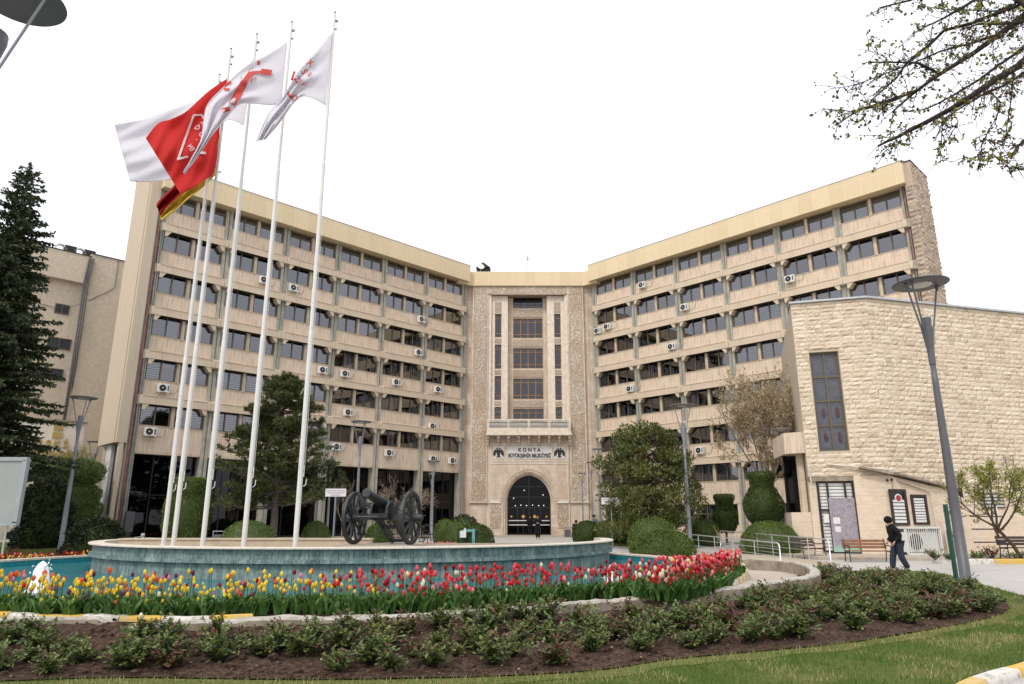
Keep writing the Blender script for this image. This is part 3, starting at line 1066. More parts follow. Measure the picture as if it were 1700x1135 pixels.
def arch_band(m, w1, h1, w2, h2, zs, zb, y0, y1, n=14):
    A, B = arch(w1, h1, zs), arch(w2, h2, zs)
    A = [(XC - w1, zb)] + A + [(XC + w1, zb)]
    B = [(XC - w2, zb)] + B + [(XC + w2, zb)]
    k = len(A)
    vs = [(x, y0, z) for x, z in A] + [(x, y0, z) for x, z in B] + [(x, y1, z) for x, z in A] + [(x, y1, z) for x, z in B]
    fs = []
    for i in range(k - 1):
        fs += [(i, i + 1, k + i + 1, k + i), (k + i, k + i + 1, 3 * k + i + 1, 3 * k + i), (2 * k + i, 2 * k + i + 1, i + 1, i)]
    m.add(vs, fs)
arch_plate(m, 2.25, 2.62, 3.25, -2.05, 5.07, .43, 9.0, 62.62, 64.6)
wpart(m, 'portal_front', M['fstone'])
m = MB()
arch_band(m, 2.10, 2.50, 2.28, 2.66, 3.25, .43, 62.70, 63.6)
arch_band(m, 1.92, 2.32, 2.12, 2.52, 3.25, .43, 62.95, 63.6)
arch_band(m, 2.42, 2.80, 2.62, 3.0, 3.25, 3.3, 62.56, 62.62)
wpart(m, 'archivolt', M['fstone'])
m = MB()
for z in (6.55, 6.75, 8.22):
    m.box(-1.95, 4.97, 62.57, 62.62, z, z + .05)
for x in (-1.95, 4.92): m.box(x, x + .05, 62.57, 62.62, 3.35, 6.5); m.box(x, x + .05, 62.57, 62.62, 6.8, 8.22)
for a, b in ((-1.95, -.95), (3.95, 4.97)): m.box(a, b, 62.57, 62.62, 3.3, 3.35); m.box(a, b, 62.5, 62.62, 3.14, 3.28)
wpart(m, 'portal_moulding', M['line_stone'])
for a, b in ((-1.9, -.98), (3.98, 4.92)):
    m = MB(); m.box(a, b, 62.59, 62.63, 1.0, 3.0); wpart(m, 'carved_base_panel', M['carved'])
m = MB(); m.box(-.43, 3.57, 62.585, 62.63, 6.98, 8.10)
m.box(-1.68, -.72, 62.585, 62.63, 6.98, 8.10); m.box(3.76, 4.7, 62.585, 62.63, 6.98, 8.10)
plaque = wpart(m, 'name_plaque', M['marble'])
def text_mesh(s, size, mat, depth=.02, bold=0.0, align='CENTER', spacing=1.0):
    cu = bpy.data.curves.new('lettering', 'FONT')
    cu.body = s; cu.size = size; cu.align_x = align; cu.extrude = depth; cu.offset = bold; cu.space_character = spacing
    cu.resolution_u = 3
    o = bpy.data.objects.new('lettering', cu)
    COL.objects.link(o)
    dg = bpy.context.evaluated_depsgraph_get()
    me = bpy.data.meshes.new_from_object(o.evaluated_get(dg))
    bpy.data.objects.remove(o)
    bpy.data.curves.remove(cu)
    me.materials.clear(); me.materials.append(mat)
    me.name = 'lettering'
    return me
def letters(s, size, mat, F, parent, width=None, bold=0.0, depth=.02, spacing=1.0):
    me = text_mesh(s, size, mat, depth, bold, 'CENTER', spacing)
    xs = [v.co.x for v in me.vertices]
    if width:
        k = width / (max(xs) - min(xs)); cx = (max(xs) + min(xs)) / 2
        for v in me.vertices: v.co.x = (v.co.x - cx) * k
    o = mk('lettering', me, parent)
    o.matrix_local = F
    return o
RX = Matrix.Rotation(R(90), 4, 'X')
letters('K O N Y A', .46, M['letter'], Matrix.Translation((1.57, 62.57, 7.62)) @ RX, plaque, 2.0, .012)
letters('BÜYÜKŞEHİR BELEDİYESİ', .44, M['letter'], Matrix.Translation((1.57, 62.57, 7.12)) @ RX, plaque, 3.78, .014)
def eagle(cx, cz, y, s):
    m = MB()
    def poly(P):
        n = len(P)
        for sg in (1, -1):
            Q = [(cx + sg * a * s, cz + b * s) for a, b in P]
            if sg < 0: Q = Q[::-1]
            vs = [(x, y, z) for x, z in Q] + [(x, y + .04, z) for x, z in Q]
            m.add(vs, [tuple(range(n)), tuple(range(2 * n - 1, n - 1, -1))] + [(i, i + n, (i + 1) % n + n, (i + 1) % n) for i in range(n)])
    poly([(0, -.42), (.14, -.38), (.2, -.1), (.17, .12), (.1, .24), (0, .26)])
    poly([(.02, .2), (.05, .38), (.12, .50), (.2, .52), (.27, .44), (.34, .40), (.22, .38), (.18, .3), (.16, .16)])
    poly([(.16, .22), (.34, .32), (.50, .22), (.60, .02), (.62, -.3), (.56, -.5), (.50, -.3), (.47, -.46), (.40, -.25), (.36, -.40), (.30, -.14), (.2, .0)])
    poly([(0, -.40), (.12, -.42), (.26, -.56), (.14, -.6), (.05, -.52), (0, -.62)])
    return m
eagle(-1.2, 7.56, 62.55, .78).build('emblem', M['letter'], plaque)
eagle(4.23, 7.56, 62.55, .78).build('emblem', M['letter'], plaque)
# entrance glazing
A = arch(1.92, 2.32, 3.25)
f, p = MB(), MB()
p.add([(x, 63.35, z) for x, z in [(XC - 1.92, .43)] + A + [(XC + 1.92, .43)]], [tuple(range(len(A) + 2))])
for x in (XC - 1.9, XC - .03, XC + 1.84): f.box(x, x + .06, 63.28, 63.34, .43, 5.5 if abs(x - XC) < .5 else 3.2)
for z, w in ((2.75, 1.9), (3.65, 1.88), (4.55, 1.5)): f.box(XC - w, XC + w, 63.28, 63.34, z, z + .06)
for x in (-1.0, -.5, .5, 1.0): f.box(XC + x - .025, XC + x + .025, 63.29, 63.335, .43, 2.75)
f.box(XC - 1.9, XC + 1.9, 63.29, 63.335, .43, .52)
A2 = arch(1.86, 2.26, 3.25)
dr = wpart(f, 'entrance_door', M['blackframe'])
p.build('pane', M['glass_door'], dr)
LM = bpy.data.materials.new('lamp_glow'); LM.use_nodes = True; LM.node_tree.nodes['Principled BSDF'].inputs['Emission Color'].default_value = (1, .93, .8, 1); LM.node_tree.nodes['Principled BSDF'].inputs['Emission Strength'].default_value = 4
for x_, z_ in ((-1.2, 2.95), (-.7, 3.0), (-.2, 2.97), (.35, 3.0), (.9, 2.95), (1.35, 2.98), (-1.35, 3.6), (1.3, 3.9), (-.4, 4.3)):
    m = MB(); m.ball((XC + x_, 64.2, z_), .045, 4); m.build('hall_lamp', LM, dr)
m = MB()
for z in (1.25, 1.62): m.box(XC - 1.8, XC - .1, 63.25, 63.27, z, z + .07); m.box(XC + .1, XC + 1.8, 63.25, 63.27, z, z + .07)
m.build('safety_stripe', M['notice'], dr)
m = MB()
for x in (-1.55, -.5, .5, 1.55):
    c = XC + x; s = .17 if abs(x) < 1 else .1
    m.add([(c - s, 63.24, 2.0), (c, 63.24, 2.0 - s), (c + s, 63.24, 2.0), (c, 63.24, 2.0 + s), (c - s, 63.26, 2.0), (c, 63.26, 2.0 - s), (c + s, 63.26, 2.0), (c, 63.26, 2.0 + s)], [(0, 1, 2, 3), (7, 6, 5, 4), (0, 4, 5, 1), (1, 5, 6, 2), (2, 6, 7, 3), (3, 7, 4, 0)])
m.build('door_sticker', M['orange'], dr)
# steps
m = MB()
m.box(-2.6, 5.6, 61.3, 64.6, 0, .43)
m.box(-3.0, 5.9, 60.9, 61.3, 0, .385); 
wpart(m, 'entrance_step', M['step'])
# rooftop things
m = MB(); m.box(-.6, .6, 66, 67.2, 24.6, 26.45)
m.add([(-.72, 65.8, 26.3), (.72, 65.8, 26.3), (0, 65.8, 26.85), (-.72, 67.4, 26.3), (.72, 67.4, 26.3), (0, 67.4, 26.85)], [(0, 1, 2), (3, 5, 4), (0, 2, 5, 3), (1, 4, 5, 2), (0, 3, 4, 1)])
p_ = at(803, 440, 67)
o = m.build('roof_hut', M['black']); o.location = (p_.x, 0, 0); tag(o, 'small black roofed hatch on the roof above the portal', 'roof hatch')
t_ = thing('satellite_dish', 'white satellite dish in front of the black roof hatch', 'satellite dish', (at(798, 447, 65.5).x, 65.5, 24.6))
m = MB(); m.lathe([(.02, 0), (.2, .03), (.36, .1), (.34, .11), (.2, .05), (.02, .02)], 20); o = m.build('dish', M['acwhite'], t_, smooth=True); o.rotation_euler = (R(65), 0, R(15)); o.location = (0, 0, 1.6)
m = MB(); m.tube([(0, 0, 0), (0, .05, 1.85)], .025, 6); m.build('bracket', M['galv'], t_)
t_ = thing('weather_mast', 'thin mast with a small sensor head on the roof centre', 'mast', (at(876, 450, 66).x, 66, 24.6))
m = MB(); m.tube([(0, 0, 0), (0, 0, 2.6)], .03, 6); m.build('pole', M['galv'], t_)
m = MB(); m.lathe([(.1, 0), (.13, .1), (.06, .25), (.1, .3), (.03, .5)], 10, (0, 0, 2.55)); m.build('sensor', M['galv'], t_)
for px, py, Y, lab in ((787, 440, 64.5, 'thin lightning rod where the left wing meets the portal'), (1307, 330, 52, 'thin lightning rod on the roof of the right wing'), (362, 300, 46, 'short roof mast with flat cap above the left wing')):
    q = at(px, py, Y)
    hm = {787: 2.9, 1307: 2.4, 362: 1.7}[px]; m = MB(); m.tube([(0, 0, 0), (0, 0, hm)], .022, 5)
    if px == 362: m.box(-.14, .14, -.1, .1, 1.62, 1.72)
    o = m.build('roof_mast', M['galv']); o.location = (q.x, Y, 24.6); tag(o, lab, 'mast')

# -------- air conditioners hung on the facade
ac = thing('air_conditioner', 'x', 'air conditioner')
m = MB(); m.box(-.42, .42, -.34, 0, 0, .62); m.build('casing', M['acwhite'], ac, bevel=.02)
m = MB(); m.lathe([(.02, 0), (.25, 0), (.25, .02), (.02, .02)], 20); o = m.build('fan_grille', M['black'], ac); o.rotation_euler = (R(90), 0, 0); o.location = (-.1, -.335, .31)
m = MB(); m.ball((-.1, -.36, .31), .05, 5); m.build('fan_hub', M['acwhite'], ac)
m = MB(); m.box(.24, .36, -.345, -.33, .1, .52); m.build('vent', M['dgrey_metal'], ac)
m = MB()
for x in (-.3, .3): m.box(x - .02, x + .02, -.36, .12, -.05, 0); m.bar((x, .1, -.4), (x, -.3, -.04), .03, .03)
m.build('bracket', M['acwhite'], ac)
m = MB(); m.tube([(.42, -.05, .2), (.6, -.02, .02), (.85, .0, -.02), (1.05, .02, .18), (1.12, .04, .55)], .014, 5); m.build('cable', M['dgrey_metal'], ac)
ORD = ['top', 'second', 'third', 'fourth', 'fifth', 'sixth', 'seventh']
def bayword(side, i):
    n = 6 - i if side == 'L' else i + 1
    return ['bay nearest portal', 'second bay from portal', 'third bay from portal', 'fourth bay from portal', 'fifth bay from portal', 'outermost bay'][n - 1]
AC = [('L', 270, 641), ('L', 248, 713), ('L', 437, 462), ('L', 486, 475), ('L', 698, 527), ('L', 693, 582), ('L', 534, 611), ('L', 571, 617), ('L', 656, 631), ('L', 725, 643), ('L', 576, 681),
      ('L', 716, 704), ('L', 557, 738), ('L', 644, 748), ('L', 717, 758), ('L', 749, 761), ('R', 1068, 470), ('R', 1138, 507), ('R', 1313, 460), ('R', 994, 546), ('R', 1010, 539), ('R', 1117, 572),
      ('R', 1048, 642), ('R', 1164, 744), ('R', 1125, 744)]
first = True
for side, px, py in AC:
    F, O, A_ = (FL, OL, AL) if side == 'L' else (FR, OR, AR)
    n = Vector((-sin(A_), cos(A_), 0))
    d = _ray(px, py + 3)
    Oq = O - n * .12
    t_ = n.dot(Oq) / n.dot(d)
    w = d * t_ + Vector((0, 0, EYE))
    l = F.inverted() @ w
    sills = SILLS_L if side == 'L' else SILLS_R
    row = min(range(len(sills)), key=lambda k: abs(sills[k] - .45 - w.z))
    i = max(0, min(5, int((l.x + (27 if side == 'L' else 0)) // 4.5)))
    half = 'left' if (l.x % 4.5) < 2.25 else 'right'
    lab = 'white AC unit, %s wing, %s window row, %s half of %s' % ('left' if side == 'L' else 'right', ORD[row], half, bayword(side, i))
    loc = F @ Vector((l.x, -.12, l.z - .3))
    if first:
        a = ac; a.scale = (.86, .86, .86); a.location = loc; a.rotation_euler = (0, 0, A_); a['label'] = lab; a['group'] = 'air conditioners on the office facade'; first = False
    else:
        dup(ac, loc, A_, lab, 'air conditioners on the office facade')

# ================================================================== STONE-FACED HALL ON THE RIGHT
C0 = Vector((18.13, 34.0, 0)); A0 = Vector((14.67, 35.03, 0)); B0 = Vector((28.33, 36.91, 0))
aA = atan2(C0.y - A0.y, C0.x - A0.x); aB = atan2(B0.y - C0.y, B0.x - C0.x)
FA = Matrix.Translation(A0) @ Matrix.Rotation(aA, 4, 'Z'); LA = (C0 - A0).length
FB = Matrix.Translation(C0) @ Matrix.Rotation(aB, 4, 'Z'); LB = 22.0
def loc_on(F, px, py, off=0.0):
    "local x, z of the photo point on the plane y = off of frame F"
    O = F @ Vector((0, off, 0)); n = (F.to_3x3() @ Vector((0, 1, 0)))
    d = _ray(px, py)
    w = d * (n.dot(O - Vector((0, 0, EYE))) / n.dot(d)) + Vector((0, 0, EYE))
    l = F.inverted() @ w
    return l.x, l.z
HZ = 12.69
HALL = thing('stone_hall', 'hall faced in rough yellowish stone with one tall stained glass window', 'building', (18.13, 34, 0))
HI = Matrix.Translation((-18.13, -34, 0))
def hp(m, name, mat, F=None, parent=None, **k):
    o = m.build(name, mat, None, **k)
    if parent: o.parent = parent; return o
    o.parent = HALL
    o.matrix_local = HI @ (F if F is not None else Matrix.Identity(4))
    return o
# body
sl = FA.to_3x3() @ Vector((0, 1, 0)); bk = FB @ Vector((LB, 0, 0))
# tall window (frame A)
wx0, wz0 = loc_on(FA, 1361, 749); wx1, wz1 = loc_on(FA, 1391, 582)
zA = 3.75
m = MB()
P = [tuple(A0[:2]), tuple(C0[:2]), tuple(bk[:2]), (bk.x - 6, bk.y + 14), (A0.x + 4, A0.y + 12)]
# wall solid above the ground storey with an opening cut for the window
M_ = m.M
m.M = FA
m.box(0, wx0, .02, .5, zA, HZ); m.box(wx1, LA, .02, .5, zA, HZ); m.box(wx0, wx1, .02, .5, zA, wz0); m.box(wx0, wx1, .02, .5, wz1, HZ)
m.box(0, LA, .5, .6, zA, HZ)
m.M = None
m.prism([tuple((A0 + sl * .61)[:2]), tuple((C0 + Vector((-.25, .62, 0)))[:2]), (bk.x, bk.y + .02), (bk.x - 6, bk.y + 14), (A0.x + 4, A0.y + 12)], 0, HZ - .05)
hp(m, 'wall', M['render'])
cz0 = loc_on(FB, 1480, 789)[1]; ca0, ca1 = loc_on(FA, 1425, 776); cx1, cz1 = loc_on(FB, 1572, 812); cx2, _ = loc_on(FB, 1611, 900)
def stone_low(x):
    if x < cx1: return cz0 + (cz1 - cz0) * max(0, x) / cx1
    return 2.35
m = MB()
ashlar(m, FA, 0, LA + .02, zA, HZ, .225, .5, .055, 3, [(wx0 - .02, wx1 + .02, wz0, wz1)])
r_ = random.Random(4)
z = 2.35
while z < HZ - .03:
    h = min(.235 * r_.uniform(.85, 1.15), HZ - z)
    xs0 = 0
    if z < cz0: xs0 = cx1 * max(0.0, min(1.0, (cz0 - z) / (cz0 - cz1))) if z > cz1 else cx2
    ashlar(m, FB, xs0, LB, z, z + h - .001, h / .8, .5, .055, int(z * 1000))
    z += h
hp(m, 'stone_facing', M['ashlar'])
m = MB()
m.M = FA; m.box(-.08, LA + .03, -.16, .6, HZ + .002, HZ + .1)
m.M = FB; m.box(-.05, LB, -.16, .6, HZ - .002, HZ + .098)
m.M = None
hp(m, 'coping', M['galv'])
# stained glass
f, p, q = MB(), MB(), MB()
W, Hh = wx1 - wx0, wz1 - wz0
for i in range(3): f.box(wx0 + i * (W - .09) / 2, wx0 + i * (W - .09) / 2 + .09, .2, .32, wz0, wz1)
for i in range(5): f.box(wx0, wx1, .205, .315, wz0 + i * (Hh - .09) / 4, wz0 + i * (Hh - .09) / 4 + .09)
sg = hp(f, 'window', M['winframe'], FA)
p.add([(wx0, .28, wz0), (wx1, .28, wz0), (wx1, .28, wz1), (wx0, .28, wz1)], [(0, 1, 2, 3)])
p.build('pane', plain('stained_glass_grey', (.075, .075, .095), .12, .25, 2, .6), sg)
for i in range(2):
    for j in range(4):
        cx = wx0 + .07 + (W - .07) * (i + .5) / 2; cz = wz0 + .05 + (Hh - .05) * (j + .5) / 4
        hw, hh = W / 4 - .13, Hh / 8 - .16
        if j >= 2: O = [(-hw, -hh), (hw, -hh), (hw, hh), (-hw, hh)]; O2 = [(-hw * .72, -hh * .55), (-hw * .5, -hh * .8), (hw * .5, -hh * .8), (hw * .72, -hh * .55), (hw * .72, hh * .55), (hw * .5, hh * .8), (-hw * .5, hh * .8), (-hw * .72, hh * .55)]
        else: O = [(-hw, -hh), (hw, -hh), (hw, hh), (-hw, hh)]; O2 = [(0, -hh * .95), (hw * .6, -hh * .5), (hw * .6, hh * .5), (0, hh * .95), (-hw * .6, hh * .5), (-hw * .6, -hh * .5)]
        for Q in (O, O2):
            for a, b in zip(Q, Q[1:] + Q[:1]): q.bar((cx + a[0], .262, cz + a[1]), (cx + b[0], .262, cz + b[1]), .035, .02, (0, 1, 0))
        if j < 2:
            Q = [(x * .55, z * .6) for x, z in O2]
            k = len(Q)
q.build('leading', plain('pale_leading', (.11, .115, .145), .5, .2, 4, .4), sg)
r_ = random.Random(2)
RUBY = plain('ruby_glass', (.055, .02, .025), .2, .9, 9, .5)
for i in range(2):
    for j in range(2):
        q = MB(); cx = wx0 + .07 + (W - .07) * (i + .5) / 2; cz = wz0 + .05 + (Hh - .05) * (j + .5) / 4
        k = 7
        vs = [(cx + .12 * cos(2 * pi * a / k) * r_.uniform(.7, 1.2), .268, cz + .30 * sin(2 * pi * a / k) * r_.uniform(.7, 1.1)) for a in range(k)]
        q.add(vs + [(x, .274, z) for x, _, z in vs], [tuple(range(k))] + [tuple(range(2 * k - 1, k - 1, -1))])
        q.build('ruby_glass', RUBY, sg)

# ground storey, frame A : shutters, covered board, notices
dx0, _ = loc_on(FA, 1362, 860); dx1, _ = loc_on(FA, 1424, 860)
m = MB()
m.M = FA
m.box(0, dx0 - .02, .12, .6, 0, zA - .2)
m.box(dx0 - .02, dx1, .3, .6, 0, .22); m.box(dx1 + .002, LA + .04, -.13, .6, 0, zA)
m.M = FB
hp(m, 'ground_wall', M['travertine'])
m = MB(); m.M = FA; m.box(0, dx1, -.04, .6, zA - .22, zA - .012); m.bar((ca0, -.3, ca1), (LA + .1, -.3, cz0 + .05), .5, .1); m.M = None
hp(m, 'lintel', M['concrete'])
f, b, c = MB(), MB(), MB()
for xx in (dx0, dx0 + .42, dx1 - .45, dx1 - .1): f.box(xx, xx + .09, .05, .14, .15, zA - .22)
f.box(dx0, dx1, .055, .135, .15, .24); f.box(dx0, dx0 + .45, .055, .135, 2.1, 2.2)
dd = hp(f, 'door', M['blackframe'], FA)
for k in range(int((zA - .4) / .16)):
    b.box(dx0 + .08, dx1 - .02, .16, .19, .26 + k * .16, .26 + k * .16 + .125)
b.build('shutter', M['acwhite'], dd)
c.box(dx0 + .45, dx1 - .06, -.03, .045, .2, 2.72); c.build('covering', M['covering'], dd)
c = MB()
for xx, zz, w, h in ((dx0 + .16, 1.55, .22, .4), (dx0 + .56, 1.5, .3, .3), (dx0 + .6, 1.12, .26, .26)): c.box(xx, xx + w, -.045, -.032, zz, zz + h)
c.build('notice', M['notice'], dd)
# ground storey, frame B
m = MB()
vs = []
for x, z in ((0, 0), (cx2, 0), (cx2, 2.62), (cx1, cz1 - .05), (0, cz0 - .05)): vs.append((x, z))
n = len(vs)
m.add([(x, -.14, z) for x, z in vs] + [(x, .2, z) for x, z in vs], [tuple(range(n)), tuple(range(2 * n - 1, n - 1, -1))] + [(i, i + n, (i + 1) % n + n, (i + 1) % n) for i in range(n)])
m.box(cx2, LB, -.03, .2, 0, 2.34)
hp(m, 'travertine_wall', M['travertine'], FB)
m = MB()
m.add([(.05, -.55, cz0), (.05, .1, cz0 + .02), (.05, .1, cz0 + .14), (.05, -.55, cz0 + .1), (cx1 + .2, -.35, cz1), (cx1 + .2, .1, cz1 + .02), (cx1 + .2, .1, cz1 + .14), (cx1 + .2, -.35, cz1 + .08)],
      [(0, 1, 2, 3), (7, 6, 5, 4), (0, 4, 5, 1), (1, 5, 6, 2), (2, 6, 7, 3), (3, 7, 4, 0)])
hp(m, 'canopy', M['concrete'], FB)
for w_, (ax, ay, bx, by) in enumerate(((1479, 872, 1505, 812), (1514, 871, 1539, 821))):
    x0, z0 = loc_on(FB, ax + 3, ay, -.14); x1, z1 = loc_on(FB, bx - 3, by, -.14)
    f, p, b = MB(), MB(), MB()
    f.box(x0, x0 + .13, -.2, -.145, z0, z1); f.box(x1 - .13, x1, -.2, -.145, z0, z1); f.box(x0 + .13, x1 - .13, -.2, -.145, z0, z0 + .1); f.box(x0 + .13, x1 - .13, -.2, -.145, z1 - .13, z1)
    sw = hp(f, 'shuttered_window', plain('dark_brown_frame', (.03, .015, .010), .5, .2, 5, .4), FB)
    p.box(x0 + .13, x1 - .13, -.15, -.142, z0 + .1, z1 - .13); p.build('backing', M['blackframe'], sw)
    k = 9
    for j in range(k):
        hh = (z1 - z0 - .26) / k
        if w_ == 0 and j >= k - 2: continue
        b.box(x0 + .16, x1 - .16, -.175, -.155, z0 + .12 + j * hh, z0 + .12 + j * hh + hh * .72)
    b.build('shutter', M['acwhite'], sw)
    if w_ == 0:
        m = MB(); m.lathe([(.01, 0), (.2, 0), (.2, .02), (.01, .02)], 16)
        o = m.build('round_plate', M['acwhite'], sw); o.rotation_euler = (R(90), 0, 0); o.location = ((x0 + x1) / 2, -.17, z1 - .42)
        m = MB(); m.lathe([(.01, 0), (.14, 0), (.14, .02), (.01, .02)], 12)
        o = m.build('red_disc', plain('red_disc', (.35, .02, .03), .5, .2, 5, .4), sw); o.rotation_euler = (R(90), 0, 0); o.location = ((x0 + x1) / 2, -.185, z1 - .42)
px_, _ = loc_on(FB, 1548, 860, -.14)
m = MB(); m.tube([(.3, -.25, cz0 - .25), (px_ * .95, -.25, cz1 - .08), (px_, -.24, cz1 - .3), (px_ + .1, -.22, .9)], .035, 6)
hp(m, 'wall_pipe', M['cap'], FB)
m = MB(); m.M = FA; m.tube([(.9, -.1, 4.35), (LA + .1, -.3, 4.0)], .045, 6); m.tube([(.06, -.1, 4.3), (.12, -.1, 3.0)], .03, 6); m.M = None
hp(m, 'wall_pipe', M['cap'])
# slatted vent in the wall
x0, z0 = loc_on(FB, 1632, 842, -.03); x1, z1 = loc_on(FB, 1662, 820, -.03)
m = MB(); m.box(x0, x1, -.05, -.028, z0, z1); ve = hp(m, 'vent_window', M['acwhite'], FB)
m = MB()
for j in range(5): m.box(x0 - .08, x1 + .08, -.09, -.055, z0 + j * (z1 - z0) / 4 - .03, z0 + j * (z1 - z0) / 4 + .03)
m.build('slat', M['wood_dark'], ve)
# side terrace at the left of the hall
m = MB()
q0 = A0 + Vector((-.75, .75, 0)); q1 = A0 + Vector((.2, .05, 0)); q2 = A0 + Vector((1.0, 3.2, 0)); q3 = A0 + Vector((-.2, 3.8, 0))
m.prism([tuple(q[:2]) for q in (q0, q1, q2, q3)], 4.95, 6.0)
hp(m, 'terrace', M['panel'])
m = MB()
m.prism([tuple((q + Vector((.1, .2, 0)))[:2]) for q in (q0, q1, q2, q3)], .0, 2.05)
m.box(A0.x - .05, A0.x + .2, A0.y + .9, A0.y + 1.2, 2.05, 4.95)
hp(m, 'terrace_base', M['travertine'])
m = MB(); m.box(A0.x - .4, A0.x + .6, A0.y + 2.0, A0.y + 2.1, 2.05, 4.95)
hp(m, 'terrace_glass', M['glass_dark'])

# ================================================================== ANNEX ON THE LEFT
AXH = 22.0
an0 = at(80, 410, 51.0); AXH = an0.z
a1 = gp(205, 432, AXH)
AXA = atan2(a1.y - an0.y, a1.x - an0.x)
FX = Matrix.Translation((an0.x, an0.y, 0)) @ Matrix.Rotation(R(44.85), 4, 'Z')
ANX = thing('annex_block', 'plain beige rendered block with few small windows behind the spruce', 'building', (an0.x, an0.y, 0))
XI = Matrix.Translation((-an0.x, -an0.y, 0))
def xp(m, name, mat, parent=None, F=FX, **k):
    o = m.build(name, mat, None, **k)
    if parent: o.parent = parent; return o
    o.parent = ANX; o.matrix_local = XI @ F; return o
ex, _ = loc_on(FX, 153, 425)
m = MB(); m.box(-16, ex, .5, 12, 0, AXH - .1); m.box(-16, ex, 0, .5, AXH - 2.3, AXH)
m.box(ex, ex + 3.4, .2, 10, 0, AXH + .35)
xp(m, 'wall', M['render_dark'])
m = MB(); m.box(-16, ex + .02, -.05, .6, AXH + .003, AXH + .07); m.box(ex + .1, ex + 3.45, .1, 10.1, AXH + .35, AXH + .4)
xp(m, 'coping', M['black'])
for px, py, w, h in ((112, 458, 1.9, .9), (103, 513, 1.0, .8), (98, 570, 1.6, .9), (82, 620, 1.8, .9), (30, 470, 1.8, .9), (40, 560, 1.8, .9)):
    x, z = loc_on(FX, px, py, .5)
    f, p = MB(), MB()
    f.box(x - w / 2, x + w / 2, .44, .497, z - h / 2, z - h / 2 + .07); f.box(x - w / 2, x + w / 2, .44, .497, z + h / 2 - .07, z + h / 2)
    for a in (-w / 2, -.035, w / 2 - .07): f.box(x + a, x + a + .07, .44, .497, z - h / 2 + .07, z + h / 2 - .07)
    w_ = xp(f, 'window', M['winframe'])
    p.box(x - w / 2, x + w / 2, .47, .494, z - h / 2, z + h / 2); p.build('pane', plain('dull_dark_pane', (.05, .055, .065), .1, .2, 2, .6), w_)
m = MB()
for k, dx in enumerate((-.16, -.02, .14)):
    m.tube([(ex + dx, .1 + .15 * k, 8.5), (ex + dx - .05, -.02, AXH - 6), (ex + dx - .12, -.06, AXH - 2.2), (ex + dx, -.1, AXH - .1)], .06, 6)
xp(m, 'cable_duct', M['dgrey_metal'])
m = MB(); m.tube([(ex + .3, .15, AXH - 3.6), (ex + 1.6, .15, AXH - 2.5), (ex + 2.0, .15, AXH - 2.1), (ex + 2.0, .15, AXH + .3)], .025, 5)
m.tube([(ex - 4, .45, AXH - 4.4), (ex - 1.6, .45, AXH - 4.6), (ex - .2, .2, AXH - 4.0)], .02, 5)
xp(m, 'loose_cable', M['dgrey_metal'])
for k, (px, py, lab) in enumerate(((108, 412, 'dark rooftop condenser box on the annex roof edge, left of two'), (140, 418, 'dark rooftop condenser box with round fan on the annex roof, right of two'))):
    x, z = loc_on(FX, px, py + 3, 1.0)
    t_ = thing('roof_condenser', lab, 'condenser', FX @ Vector((x, 1.0, AXH - .1)), R(44.85), 'condensers on the annex roof')
    m = MB(); m.box(-.1, .75, -.3, .3, 0, .9); m.build('casing', M['black'], t_, bevel=.02)
    m = MB(); m.lathe([(.3, 0), (.42, 0), (.42, .3), (.3, .3)], 16, cap=False); o = m.build('fan_ring', M['acwhite'], t_); o.rotation_euler = (R(90), 0, 0); o.location = (-.35, 0, .5)
# low pale building with gilt letters
lp = at(142, 703, 46); FW = Matrix.Translation((lp.x, 46, 0)) @ Matrix.Rotation(R(44.85), 4, 'Z')
LOW = thing('low_pale_building', 'low pale stone building with gilt letters behind the topiary hedge', 'building', (lp.x, 46, 0))
LI = Matrix.Translation((-lp.x, -46, 0))
def lpart(m, name, mat, parent=None):
    o = m.build(name, mat, None)
    o.parent = LOW; o.matrix_local = LI @ FW; return o
m = MB(); m.box(-16, 0, 0, 5, 0, lp.z)
lpart(m, 'wall', plain('pale_ashlar', (.72, .65, .56), .8, .1, 2, .2, dirt=.2))
m = MB(); m.box(-16, .1, -.1, 5.1, lp.z, lp.z + .1); lpart(m, 'coping', M['concrete'])
m = MB(); m.tube([(-.3, -.1, .5), (-.3, -.1, lp.z - 1.2)], .05, 6); lpart(m, 'downpipe', M['pipe'])
def lowtext(s, px, py, size, width=None, right=False):
    x, z = loc_on(FW, px, py)
    me = text_mesh(s, size, M['gold'], .04, .02, 'RIGHT' if right else 'CENTER')
    o = mk('lettering', me, LOW); o.matrix_local = LI @ FW @ Matrix.Translation((x, -.05, z)) @ RX
    return o
lowtext('K O S K İ', 111, 743, .58, right=True)
lowtext('GENEL MÜDÜRLÜĞÜ', 124, 759, .42, right=True)
x, z = loc_on(FW, 96, 716)
m = MB()
for k in range(4): m.box(x - .26 + k * .14, x - .26 + k * .14 + .09, -.06, 0, z + .05 * (k % 2), z + .55 - .08 * abs(k - 1.5))
m.box(x - .27, x + .26, -.07, -.002, z - .45, z - .06)
o = m.build('emblem', M['gold']); o.parent = LOW; o.matrix_local = LI @ FW

